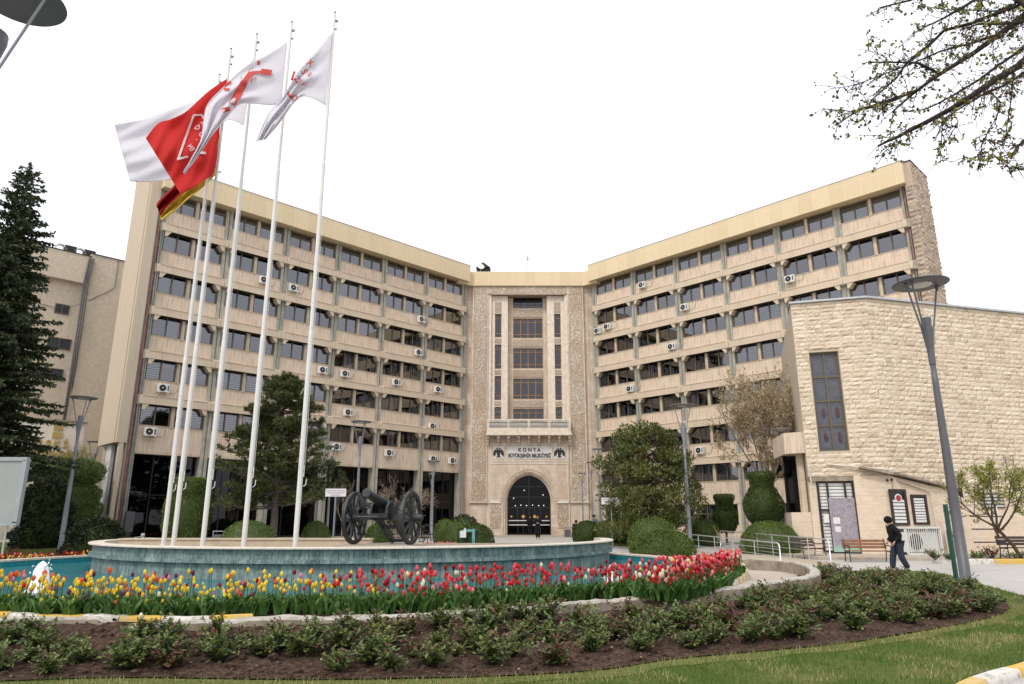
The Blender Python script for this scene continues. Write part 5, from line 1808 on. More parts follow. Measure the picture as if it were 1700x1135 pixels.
# ================================================================== STREET LAMPS
def lamp(px, py, Y, z0, diam, label, mat='grey_metal', rods=(80, 200, 320)):
    top = at(px, py, Y)
    H = top.z - z0
    k = diam / 1.5
    l = thing('street_lamp', label, 'street lamp', (top.x, Y, z0), 0, 'disc topped lamps round the square')
    m = MB(); hc = H - 2.45 * k
    m.lathe([(.22 * k, 0), (.22 * k, .02), (.14 * k, .05), (.13 * k, hc * .35), (.085 * k, hc - .6 * k), (.075 * k, hc)], 16); m.build('pole', M[mat], l, smooth=True)
    m = MB(); m.lathe([(.085 * k, hc), (.09 * k, hc + .05 * k), (.095 * k, hc + .45 * k), (.165 * k, hc + 1.05 * k), (.165 * k, hc + 1.1 * k), (.125 * k, hc + 1.1 * k), (.14 * k, hc + 1.38 * k), (.125 * k, hc + 1.4 * k)], 20); m.build('lamp_head', M[mat], l)
    m = MB(); R_ = diam / 2
    m.lathe([(.02, -.035), (R_ * .93, -.035), (R_, -.01), (R_, .01), (R_ * .6, .05), (.02, .07)], 40, (0, 0, H)); m.build('disc', M['dgrey_metal'] if mat == 'dgrey_metal' else M[mat], l)
    m = MB(); m.lathe([(.02, -.065), (R_ * .36, -.06), (R_ * .40, -.036), (.02, -.036)], 24, (0, 0, H)); m.build('lens', M['lens'], l)
    for a in rods:
        a = R(a); ca, sa = cos(a), sin(a)
        m = MB()
        m.tube([(.09 * k * ca, .09 * k * sa, hc + .4 * k), (.19 * k * ca, .19 * k * sa, hc + 1.0 * k), (R_ * .72 * ca, R_ * .72 * sa, H - .03)], .019 * k + .006, 6)
        m.lathe([(.05 * k, 0), (.05 * k, -.06), (.02 * k, -.14)], 8, (R_ * .72 * ca, R_ * .72 * sa, H - .03))
        m.build('rod', M[mat], l)
    return l
lamp(1528, 471, 19.24, 0.0, 1.48, 'big dark grey disc lamp nearest on the right, in front of the stone hall', 'dgrey_metal', (10, 195, 215))
lamp(139, 660, 36.5, G(-23, 36.5), 1.36, 'grey disc lamp at left between the spruce and the office building')
lamp(160, 733, 46.5, G(-29, 46), 1.12, 'smaller grey disc lamp beside the clipped topiary at far left')
lamp(600, 700, 48.0, G(-10, 48), 1.45, 'tall grey disc lamp standing behind the cannon left wheel')
lamp(552, 741, 45.5, G(-12, 45), .86, 'slim grey disc lamp just behind the left white notice board')
lamp(534, 727, 44.5, G(-13, 44), .9, 'grey disc lamp half hidden in the pine tree')
lamp(720, 765, 52.0, G(-6, 52), .98, 'grey disc lamp in front of the last dark bay beside the portal')
lamp(717, 786, 55.0, G(-6, 55), .6, 'thin small grey lamp close behind the lamp beside the portal')
lamp(1132, 673, 39.8, G(10, 40), 1.45, 'tall grey disc lamp in front of the glossy dark green tree')
lamp(1297, 713, 38.0, G(15, 38), 1.08, 'grey disc lamp between vase topiary and stone hall terrace')
lamp(993, 745, 49.0, G(6, 49), .88, 'grey disc lamp right of the portal, tallest of three in a row')
lamp(981, 767, 54.0, G(6, 54), .80, 'grey disc lamp right of the portal, middle of three in a row')
lamp(966, 785, 59.0, G(6, 59), .72, 'grey disc lamp right of the portal, farthest of three in a row')
# the near one, top left of the view
nl = at(30, 0, 7.6)
NL = thing('street_lamp', 'near dark disc lamp overhead at the upper left corner', 'street lamp', (at(-25, 90, 7.6).x, 7.6, 0), 0, 'disc topped lamps round the square')
tz = at(30, -2, 7.6).z
m = MB(); m.lathe([(.12, 0), (.10, tz - 1.2)], 14); m.build('pole', M['dgrey_metal'], NL)
m = MB(); m.lathe([(.11, tz - 1.3), (.13, tz - .95), (.2, tz - .62), (.2, tz - .5), (.02, tz - .5)], 18); m.build('lamp_head', M['dgrey_metal'], NL)
ox = at(33, 0, 7.6).x - NL.location.x
m = MB(); m.lathe([(.02, -.02), (.50, -.02), (.52, 0), (.50, .02), (.02, .05)], 40, (ox, 0, tz)); m.build('disc', M['dgrey_metal'], NL)
q0, q1 = at(76, -4, 7.5), at(-4, 116, 7.5)
m = MB(); m.tube([q0 - NL.location, q1 - NL.location], .017, 8); m.build('rod', M['grey_metal'], NL)

# ================================================================== SMALL STREET FURNITURE
def notice(px0, py0, px1, py1, pxp, Y, label):
    a = at(px0, py1, Y); b = at(px1, py0, Y); z0 = G(a.x, Y)
    t = thing('notice_sign', label, 'sign', ((a.x + b.x) / 2, Y, z0), 0, 'white notice signs')
    m = MB(); w = (b.x - a.x) / 2; m.box(-w, w, -.02, .02, a.z - z0, b.z - z0); pl = m.build('panel', M['sign_white'], t)
    m = MB(); m.tube([(at(pxp, py1, Y).x - t.location.x, .04, 0), (at(pxp, py1, Y).x - t.location.x, .04, a.z - z0 + .1)], .045, 8); m.build('post', M['grey_metal'], t)
    h = b.z - a.z
    for k, s in enumerate(('Belediye Binası ve Çevresi', 'Güvenlik Kamera Sistemi İle', 'İzlenmektedir')):
        letters(s, h * .26, M['sign_text'], Matrix.Translation((0, -.024, b.z - z0 - h * (.31 + .29 * k))) @ RX, pl, w * (1.75 if k < 2 else .9), 0, .001)
notice(540, 811, 575, 824, 557, 33.0, 'white notice sign with small red print left of the cannon')
notice(999, 826, 1030, 837, 1015, 41.0, 'white notice sign with small red print before the glossy dark tree')
# billboard, far left
bb = thing('billboard', 'large blank grey board in a grey steel frame at far left', 'billboard', (at(-30, 870, 27).x, 27, 0), 0)
a, b = at(-90, 868, 27), at(44, 764, 27)
m = MB(); x0, x1, z0, z1 = a.x - bb.location.x, b.x - bb.location.x, at(0, 868, 27).z, b.z
m.box(x0, x1, 0, .12, z0, z1); m.build('panel', M['board'], bb)
m = MB(); m.box(x0 - .05, x1 + .05, -.06, .14, z1 - .02, z1 + .12); m.box(x0 - .05, x1 + .05, -.06, .14, z0 - .1, z0 + .04); m.box(x1 - .1, x1 + .06, -.06, .14, z0, z1); m.box(x0 - .05, x0 + .08, -.06, .14, z0, z1); m.build('frame', M['board_frame'], bb)
m = MB()
for x in (x0 + .5, x1 - .35, x1 - .9):
    m = MB(); m.tube([(x, .05, .0), (x, .05, z0)], .035, 6); m.build('leg', M['galv'], bb)
# posts and chain at the left lawn
pp = []
for k, (px, py, Y) in enumerate(((47, 899, 40.5), (236, 897, 38.5), (-60, 900, 42.0))):
    q = at(px, py, Y); z = G(q.x, Y)
    t = thing('bollard', ['round white bollard at the left lawn edge near the billboard', 'round white bollard just left of the fountain drum', 'round white bollard beyond the billboard'][k], 'bollard', (q.x, Y, z), 0, 'white chain bollards')
    m = MB(); m.lathe([(.09, 0), (.085, .66), (.10, .67), (.09, .72), (.02, .74)], 14); m.build('post', M['sign_white'], t)
    m = MB(); m.lathe([(.10, .56), (.12, .58), (.10, .60)], 14, cap=False); m.build('ring', M['galv'], t)
    pp.append(Vector((q.x, Y, z)))
for i, j, lab in ((0, 1, 'white double chain slung from the left bollard toward the drum'), (2, 0, 'white chain slung behind the billboard legs')):
    m = MB()
    a, b = pp[i], pp[j]
    for h0, sag in ((.6, .45), (.38, .28)):
        m.tube([Vector((a.x + (b.x - a.x) * t / 20 - a.x, (b.y - a.y) * t / 20, (b.z - a.z) * t / 20 + h0 - sag * 4 * (t / 20) * (1 - t / 20))) for t in range(21)], .018, 5)
    o = m.build('chain', M['sign_white']); o.location = a; tag(o, lab, 'chain')
t = thing('handrail_post', 'white steel post with short top plate behind the billboard corner', 'post', (at(30, 899, 38).x, 38, 0))
m = MB(); m.tube([(0, 0, 0), (0, 0, 1.32)], .05, 8); m.build('post', M['sign_white'], t)
m = MB(); m.box(-.5, .1, -.05, .05, 1.32, 1.38); m.build('plate', M['sign_white'], t)
# switch box at the foot of the left wing, rail behind
q = FL @ Vector((-26.7, -.55, 0))
t = thing('switch_cabinet', 'dark steel switch box on the post at the left wing corner', 'cabinet', (q.x, q.y, G(q.x, q.y)), AL)
m = MB(); m.box(-.24, .24, -.14, .14, .55, 1.75); m.build('box', M['dgrey_metal'], t, bevel=.02)
m = MB(); m.tube([(0, 0, 0), (0, 0, .56)], .06, 8); m.build('post', M['dgrey_metal'], t)
def rail(P, h0, h1, name, label, nposts, mat='chrome', ret=True, bars=3, r=.026):
    a, b = Vector(P[0]), Vector(P[1])
    t = thing('handrail', label, 'handrail', a, 0)
    d = b - a
    m = MB(); top = [Vector((0, 0, 0)) + Vector((0, 0, h0))] + [d * (i / 12) + Vector((0, 0, h0 + (h1 - h0) * i / 12)) for i in range(1, 13)]
    dn = d.normalized()
    tp = [Vector((0, 0, 0)), Vector((0, 0, h0 - .14)), dn * .05 + Vector((0, 0, h0 - .04)), dn * .16 + Vector((0, 0, h0))] + top[2:-1]
    tp += [d - dn * .16 + Vector((0, 0, h1)), d - dn * .05 + Vector((0, 0, h1 - .04)), d + Vector((0, 0, h1 - .14)), d]
    m.tube(tp, r, 8); m.build('top_rail', M[mat], t, smooth=True)
    for i in range(1, nposts):
        p = d * (i / nposts)
        m = MB(); m.tube([p, p + Vector((0, 0, h0 + (h1 - h0) * i / nposts))], r * .75, 8); m.build('post', M[mat], t)
    m = MB()
    for k in range(bars):
        f = .2 + .55 * k / max(1, bars - 1)
        m.tube([Vector((0, 0, h0 * f)), d + Vector((0, 0, h1 * f))], r * .5, 6)
    m.build('mid_rail', M[mat], t)
    return t
a = gp(1380, 938, 0); b = at(1197, 913, 40.5)
rail([(a.x, a.y, 0), (b.x, 40.5, .1)], .95, 1.0, 'handrail', 'long steel ramp handrail with mid bars, the farther and higher of two', 7)
a = at(1297, 940, 25.6); b = at(1116, 905, 39.0)
rail([(a.x, 25.6, .02), (b.x, 39.0, .05)], .86, .98, 'handrail', 'steel ramp handrail behind the curved wall, the nearer and lower of two', 6)
q = gp(1180, 920, .05)
m = MB(); m.prism([(9.7, 25.3), (12.6, 28.0), (12.2, 40), (9.3, 39)], .0, .06)
o = m.build('path', paver('ramp_blocks', (.42, .36, .27), (.48, .42, .32), (.25, .2, .15), .2, .1, .2)); struct(o)
a = FL @ Vector((-29.5, -1.6, 0)); b = FL @ Vector((-28.2, -1.5, 0))
rail([(a.x, a.y, .35), (b.x, b.y, .35)], .9, .9, 'handrail', 'short white handrail at the side entrance of the left wing', 3, 'sign_white')
# teal post with arm near the round bush
q = at(786, 905, 33)
t = thing('teal_post', 'pale teal steel post with small junction box arm beside the dark round bush', 'post', (q.x, 33, 0))
m = MB(); m.box(-.06, .06, -.06, .06, 0, 1.28); m.build('post', M['teal_steel'], t)
m = MB(); m.box(-.5, -.06, -.03, .03, 1.16, 1.26); m.box(.06, .12, -.03, .03, .1, .36); m.build('arm', M['teal_steel'], t)
m = MB(); m.box(-.62, -.34, -.1, .1, .9, 1.2); m.box(-.42, -.36, -.05, .05, 1.2, 1.32); m.build('junction_box', M['sign_white'], t)
# green post by the big lamp
q = gp(1588, 962, 0)
t = thing('green_post', 'thick dark green steel post beside the big lamp', 'post', (q.x, q.y, 0))
m = MB(); m.tube([(0, 0, 0), (0, 0, 2.12)], .065, 14); m.build('tube', M['green_post'], t)
m = MB(); m.lathe([(.12, 0), (.12, .02), (.07, .03)], 12); m.build('base_plate', M['green_post'], t)
# benches
def bench(loc, rz, label, wood, L=1.75, group='benches by the stone hall'):
    t = thing('park_bench', label, 'bench', loc, rz, group)
    for k in range(4):
        m = MB(); m.box(-L / 2, L / 2, -.24 + k * .125, -.24 + k * .125 + .105, .42, .455); m.build('seat_slat', M[wood], t, bevel=.006)
    for k in range(3):
        z = .53 + k * .125; y = .30 + k * .035
        m = MB(); m.add([(-L / 2, y, z), (L / 2, y, z), (L / 2, y + .03, z + .1), (-L / 2, y + .03, z + .1), (-L / 2, y + .035, z - .005), (L / 2, y + .035, z - .005), (L / 2, y + .065, z + .095), (-L / 2, y + .065, z + .095)],
              [(0, 1, 2, 3), (7, 6, 5, 4), (0, 4, 5, 1), (1, 5, 6, 2), (2, 6, 7, 3), (3, 7, 4, 0)]); m.build('back_slat', M[wood], t)
    for s in (-1, 1):
        x = s * (L / 2 - .06)
        m = MB()
        m.tube([(x, -.28, 0), (x, -.25, .40), (x, .24, .41), (x, .36, 0)], .022, 6); m.tube([(x, .24, .41), (x, .42, .92)], .02, 6)
        m.tube([(x, -.24, .41), (x, -.28, .60), (x, -.18, .66), (x, .1, .64), (x, .32, .66)], .02, 6); m.tube([(x, -.24, .6), (x, -.31, .56), (x, -.27, .5)], .015, 5)
        m.build('frame', M['iron'], t)
    return t
q = gp(1449, 933, .0)
bench((q.x - .1, q.y + .1, .0), R(-6), 'brown slatted bench with black iron ends behind the walking man', 'wood', 1.75)
q = at(1705, 925, 29.6)
bench((q.x, 29.6, .14), R(-4), 'dark slatted bench at the right edge by the wall', 'wood_dark', 1.8)
q = at(1345, 925, 32.5)
bench((q.x, 32.5, .0), R(30), 'dark bench with iron arms behind the long handrail', 'wood_dark', 1.6)
# white supports with dark bars on the wall at the right
q = at(1648, 925, 32.6)
t = thing('wall_rack', 'thin white rack with three dark bars standing by the plain wall', 'rack', (q.x, 32.6, .13))
m = MB()
for x in (-.5, .55): m.tube([(x, 0, 0), (x, 0, 2.2)], .022, 6)
m.build('upright', M['sign_white'], t)
for z in (.55, 1.12, 1.68):
    m = MB(); m.box(-.72, .72, -.03, .03, z, z + .055); m.build('bar', M['wood_dark'], t)
# caged condenser
x0, _ = loc_on(FB, 1500, 900, -.8); x1, _ = loc_on(FB, 1560, 900, -.8)
q = FB @ Vector(((x0 + x1) / 2, -.55, .13))
t = thing('caged_condenser', 'large condenser unit behind white bars under the small shuttered windows', 'condenser', q, aB)
m = MB(); w = (x1 - x0) / 2; m.box(-w + .1, w - .14, -.3, .3, .12, 1.02); cas = m.build('casing', M['acwhite'], t, bevel=.02)
m = MB(); m.lathe([(.02, 0), (.36, 0), (.36, .02), (.02, .02)], 24); o = m.build('fan_grille', M['black'], t); o.rotation_euler = (R(90), 0, 0); o.location = (-w * .38, -.305, .58)
m = MB(); m.box(-w, w, -.42, .36, 1.16, 1.24); m.box(-w, w, -.42, -.36, .0, .08)
m.box(-w, -w + .06, -.42, -.36, 0, 1.2); m.box(w - .06, w, -.42, -.36, 0, 1.2); m.box(w - .06, w, .2, .26, 0, 1.2); m.box(w - .03, w - .01, -.36, .3, .1, 1.16)
m.build('cage_frame', M['acwhite'], t)
m = MB()
for k in range(16): x = -w + .06 + (2 * w - .12) * (k + .5) / 16; m.box(x - .016, x + .016, -.40, -.375, .08, 1.16)
m.build('cage_bar', M['acwhite'], t)
# info plate and post by the cage
x, z = loc_on(FB, 1580, 900, -.5); q = FB @ Vector((x, -.5, .13))
t = thing('wall_cabinet', 'small grey cabinet with black tree emblem and white frame right of the cage', 'cabinet', q, aB)
m = MB(); m.box(-.22, .32, -.02, .1, .1, 1.05); m.build('door', plain('taupe_panel', (.30, .25, .20), .6, .08, 3, .3), t)
m = MB(); m.tube([(-.34, -.05, 0), (-.34, -.05, 1.35), (.4, -.05, 1.35)], .02, 6); m.build('frame', M['sign_white'], t)
m = MB()
for k in range(5):
    a = R(30 + 30 * k); m.bar((.05, -.026, .78), (.05 + .12 * cos(a), -.026, .78 + .10 * sin(a)), .03, .008, (0, 1, 0))
m.bar((.05, -.026, .62), (.05, -.026, .8), .035, .008, (0, 1, 0)); m.build('emblem', M['black'], t)
x, z = loc_on(FB, 1477, 797, -.4); q = FB @ Vector((x, -.14, z))
t = thing('security_camera', 'small white dome camera pair under the stone hall canopy', 'camera', q, aB)
m = MB(); m.tube([(0, 0, -.5), (0, -.1, -.1), (0, -.2, 0)], .02, 6); m.build('bracket', M['acwhite'], t)
m = MB(); m.ball((-.12, -.24, 0), .07, 6); m.ball((.14, -.24, .03), .07, 6); m.build('lens_dome', M['black'], t)
# litter bins
for px, py, Y, lab in ((826, 862, 0, ''),):
    pass
def bin_(loc, label):
    t = thing('litter_bin', label, 'bin', loc, 0, 'steel litter bins')
    m = MB(); m.box(-.22, .22, -.2, .2, .25, .85); m.build('box', M['dgrey_metal'], t, bevel=.015)
    m = MB()
    for x in (-.28, .28): m.tube([(x, 0, 0), (x, 0, 1.02)], .025, 6)
    m.tube([(-.28, 0, 1.02), (.28, 0, 1.02)], .025, 6); m.build('frame', M['galv'], t)
q = at(362, 893, 37); bin_((q.x, 37, G(q.x, 37)), 'steel framed litter bin left of the low dome bush')
q = at(1262, 873, 41.5); bin_((at(1246, 890, 40).x, 40, .1), 'steel framed litter bin between the two vase topiaries')
q = at(948, 880, 57); bin_((at(942, 890, 59.5).x, 59.5, .1), 'grey litter bin at the portal right jamb')
# small wheel chair-like cart by the flower bed
q = at(693, 905, 25.0)
t = thing('bicycle', 'small black bicycle leaning behind the right cannon wheel', 'bicycle', (q.x, 27.2, .62), R(65))
bw = MB()
def bwheel(x):
    m = MB(); n = 24
    m.tube([(x + .27 * cos(2 * pi * i / n), 0, .27 + .27 * sin(2 * pi * i / n)) for i in range(n + 1)], .018, 6)
    for i in range(8): a = 2 * pi * i / 8; m.tube([(x, 0, .27), (x + .26 * cos(a), 0, .27 + .26 * sin(a))], .004, 4)
    return m.build('wheel', M['black'], t)
bwheel(-.42); bwheel(.42)
m = MB(); m.tube([(-.42, 0, .27), (-.05, 0, .30), (.3, 0, .68), (-.15, 0, .66), (-.05, 0, .30)], .016, 6); m.tube([(-.42, 0, .27), (-.15, 0, .66), (-.18, 0, .78)], .014, 6); m.tube([(.42, 0, .27), (.3, 0, .68), (.27, 0, .86)], .016, 6); m.build('frame', M['iron'], t)
m = MB(); m.tube([(.27, -.2, .86), (.27, .2, .86)], .014, 6); m.build('handlebar', M['iron'], t)
m = MB(); m.ball((-.18, 0, .8), .09, 5, (1.2, .6, .4)); m.build('saddle', M['black'], t)

# ================================================================== PEOPLE
def skin_obj(name, verts, edges, radii, mat, parent, root=0, sub=2):
    me = bpy.data.meshes.new(name)
    me.from_pydata([tuple(v) for v in verts], edges, [])
    me.materials.append(mat)
    o = mk(name, me, parent)
    o.modifiers.new('skin', 'SKIN').use_smooth_shade = True
    if not me.skin_vertices: 
        bpy.context.view_layer.objects.active = o
        me.attributes  # noqa
    sv = me.skin_vertices[0].data if me.skin_vertices else None
    if sv is not None:
        for i, r in enumerate(radii):
            sv[i].radius = (r, r) if not isinstance(r, tuple) else r
            sv[i].use_root = (i == root)
    s = o.modifiers.new('sub', 'SUBSURF'); s.levels = sub; s.render_levels = sub
    return o
def person(loc, rz, J, label, mats, cap=True, sc=1.0, group=None, folded=False, hood=False):
    """J: joint dict in metres, x forward, y left, z up"""
    P = bpy.data.objects.new('person', None); COL.objects.link(P)
    P.location = loc; P.rotation_euler = (0, 0, rz); P.scale = (sc,) * 3
    tag(P, label, 'person', group)
    V, E, Rr = [], [], []
    def add(p, r, par=None):
        V.append(Vector(p)); Rr.append(r)
        if par is not None: E.append((par, len(V) - 1))
        return len(V) - 1
    pel = add(J['pelvis'], .12); sp = add(J['spine'], (.13, .115), pel); ch = add(J['chest'], (.15, .12), sp); nk = add(J['neck'], .058, ch)
    hd = Vector(J['head']); up = (hd - Vector(J['neck'])).normalized(); fw = Vector(J.get('face', (1, 0, -.1))).normalized()
    j0 = add(hd - up * .07, .066, nk); j1 = add(hd + up * .01, (.082, .094), j0); j2 = add(hd + up * .085, (.07, .085), j1)
    nose = add(hd + fw * .115 - up * .01, .014, j1); chin = add(hd + fw * .07 - up * .085, .028, j0)
    for s, t in ((1, 'l'), (-1, 'r')):
        a = add(J['sh_' + t], .06, ch); b = add(J['el_' + t], .042, a); c = add(J['ha_' + t], .027, b)
        h = Vector(J['ha_' + t]); d = (h - Vector(J['el_' + t])).normalized(); side = d.cross(Vector((0, 1, 0))).normalized()
        pm = add(h + d * .06, (.032, .022), c)
        for f in range(4):
            o_ = side * ((f - 1.5) * .021)
            k = add(h + d * .10 + o_, .009, pm); add(h + d * (.135 + .012 * (1.5 - abs(f - 1.5))) + o_ * 1.1 + Vector((0, -s * .012, 0)), .008, k)
        add(h + d * .06 + side * -.055 + Vector((0, -s * .01, 0)), .010, pm)
        hp_ = add(J['hip_' + t], .085, pel); kn = add(J['kn_' + t], .052, hp_); an = add(J['an_' + t], .036, kn)
        to = add(J['toe_' + t], .030, an)
    skin_obj('body', V, E, Rr, mats[0], P)
    def cl(name, joints, edges, radii, mat):
        return skin_obj(name, joints, edges, radii, mat, P)
    q = lambda n: Vector(J[n])
    jk = [q('pelvis') + Vector((-.01, 0, -.13)), q('spine'), q('chest'), q('neck') + (q('chest') - q('neck')) * .25, q('sh_l'), q('el_l'), q('ha_l').lerp(q('el_l'), .06), q('sh_r'), q('el_r'), q('ha_r').lerp(q('el_r'), .06)]
    cl('jacket', jk, [(0, 1), (1, 2), (2, 3), (2, 4), (4, 5), (5, 6), (2, 7), (7, 8), (8, 9)], [(.20, .18), (.19, .18), (.205, .18), (.11, .11), .115, .092, .068, .115, .092, .068], mats[1])
    tr_ = [q('pelvis'), q('hip_l'), q('kn_l'), q('an_l') + Vector((0, 0, .01)), q('hip_r'), q('kn_r'), q('an_r') + Vector((0, 0, .01))]
    cl('trousers', tr_, [(0, 1), (1, 2), (2, 3), (0, 4), (4, 5), (5, 6)], [(.15, .14), .13, .105, .088, .13, .105, .088], mats[2])
    for t in 'lr':
        cl('shoe', [q('an_' + t) + Vector((-.03, 0, -.03)), q('an_' + t).lerp(q('toe_' + t), .6) + Vector((0, 0, -.012)), q('toe_' + t)], [(0, 1), (1, 2)], [.046, .046, .038], M['shoe'])
    if cap or hood:
        m = MB(); m.ball(hd + up * .05 - fw * .03, .128, 10, (1.0, .9, .98)); m.ball(hd - up * .125 - fw * .01, .092, 8, (1.0, 1.0, .55)); m.build('knit_cap', mats[3], P, smooth=True)
    elif False:
        cl('headscarf', [hd + up * .045 - fw * .03, hd + up * .10 - fw * .012] + ([hd - up * .08 - fw * .05] if hood else [hd - fw * .06 - up * .01]), [(0, 1), (0, 2)], [(.10, .108), (.082, .09), (.07, .07) if not hood else (.11, .11)], mats[3])
    else:
        m = MB(); m.ball(hd + up * .055 - fw * .028, .112, 10, (1.0, .88, .95)); m.build('hair', mats[3], P, smooth=True)
    return P
walk = dict(pelvis=(0, 0, .93), spine=(.04, 0, 1.08), chest=(.09, 0, 1.28), neck=(.15, 0, 1.45), head=(.21, 0, 1.575), face=(1, 0, -.25),
            sh_l=(.10, .18, 1.38), el_l=(.0, .25, 1.11), ha_l=(.17, .20, .93), sh_r=(.10, -.18, 1.38), el_r=(.03, -.25, 1.11), ha_r=(.22, -.17, .94),
            hip_l=(-.01, .09, .88), kn_l=(-.02, .10, .48), an_l=(-.20, .10, .10), toe_l=(-.07, .11, .035), hip_r=(0, -.09, .88), kn_r=(.15, -.10, .49), an_r=(.20, -.10, .075), toe_r=(.35, -.11, .035))
mw = at(1496, 949, 24.2)
person((mw.x, 24.2, 0), R(176), walk, 'elderly man in black knit cap, dark jacket and blue grey trousers walking left', (M['skin'], M['jacket'], M['trousers'], M['jacket']), True, 1.03)
stand = dict(pelvis=(0, 0, .95), spine=(0, 0, 1.12), chest=(0, 0, 1.32), neck=(.01, 0, 1.49), head=(.05, 0, 1.61), face=(1, 0, -.3),
             sh_l=(0, .19, 1.42), el_l=(.02, .25, 1.15), ha_l=(.22, .08, 1.13), sh_r=(0, -.19, 1.42), el_r=(.02, -.25, 1.15), ha_r=(.24, -.07, 1.15),
             hip_l=(0, .09, .9), kn_l=(.12, .09, .50), an_l=(.12, .09, .09), toe_l=(.26, .10, .035), hip_r=(0, -.09, .9), kn_r=(.0, -.09, .48), an_r=(-.18, -.09, .12), toe_r=(-.05, -.10, .035))
q = at(893, 899, 54.0)
person((q.x, 54.0, G(q.x, 54)), R(-92), stand, 'person in black clothes walking out of the portal, looking at held hands', (M['skin'], M['jacket'], M['jacket'], M['hair']), False, 1.0)
st2 = dict(stand); st2.update(ha_l=(.05, .22, .88), ha_r=(.05, -.22, .88), el_l=(-.02, .25, 1.15), el_r=(-.02, -.25, 1.15), kn_l=(.02, .09, .5), an_l=(0, .1, .09), toe_l=(.14, .12, .035), kn_r=(.02, -.09, .5), an_r=(0, -.1, .09), toe_r=(.14, -.12, .035))
q = at(880, 888, 62.2)
person((q.x, 62.0, .43), R(95), st2, 'person in dark coat standing in the doorway under the pointed arch', (M['skin'], M['jacket'], M['jacket'], M['hair']), False, .97)
for px, lab, rz, sc, cap, mt in ((957, 'person in black with covered head sitting behind the hedge, left of two', -100, .93, True, 'jacket'), (965, 'person in black with covered head behind the hedge, right of two', -60, .88, True, 'jacket'), (992, 'dark haired person in grey blue top walking behind the hedge', 185, 1.0, False, 'shirt_blue')):
    q = at(px, 890, 50.0 if px < 980 else 47.5)
    person((q.x, q.y, G(q.x, q.y) - (.0 if px > 980 else .28)), R(rz), st2 if px < 980 else walk, lab, (M['skin'], M[mt], M['jacket'], M['jacket'] if cap else M['hair']), cap, sc)

# ================================================================== PLANTS
def rv(r, s=1.0):
    while True:
        v = Vector((r.uniform(-1, 1), r.uniform(-1, 1), r.uniform(-1, 1)))
        if .05 < v.length < 1: return v * s
def leaf(m, p, d, n, L, W, fold=0.0):
    "one small pointed leaf"
    s = d.cross(n)
    if s.length < 1e-4: s = Vector((1, 0, 0))
    s = s.normalized() * W * .5
    a = p + d * (L * .45)
    m.add([p, a + s, p + d * L, a - s], [(0, 1, 2, 3)])
def leaf_cluster(m, p, r, k, L, W, spread=.1, up=.3):
    for _ in range(k):
        d = (rv(r) + Vector((0, 0, up))).normalized()
        leaf(m, p + rv(r, spread), d, rv(r), L * r.uniform(.7, 1.25), W * r.uniform(.8, 1.2))
def grow(m, p, d, L, rad, r, depth, tips, wob=.22, splits=(2, 3), shrink=.68, seg=5, up=.1, ang=.6, n=6, minr=.006):
    pts, rs = [p], [rad]
    q = p.copy(); dd = d.copy()
    for i in range(seg):
        dd = (dd + rv(r, wob) + Vector((0, 0, up * .3))).normalized()
        q = q + dd * (L / seg)
        pts.append(q.copy()); rs.append(max(minr, rad * (1 - .45 * (i + 1) / seg)))
        if depth > 0 and i >= 1 and r.random() < .55:
            e = (dd + rv(r, ang * 1.6)).normalized()
            grow(m, q, e, L * shrink * r.uniform(.6, 1), rs[-1] * .6, r, depth - 1, tips, wob, splits, shrink, seg, up, ang, max(4, n - 1), minr)
        if depth <= 1: tips.append((q.copy(), dd.copy()))
    m.tube(pts, rs, n, cap=False)
    if depth > 0:
        for _ in range(r.randint(*splits)):
            e = (dd + rv(r, ang)).normalized()
            grow(m, q, e, L * shrink * r.uniform(.75, 1.1), rs[-1] * .75, r, depth - 1, tips, wob, splits, shrink, seg, up, ang, max(4, n - 1), minr)
    else: tips.append((q.copy(), dd.copy()))

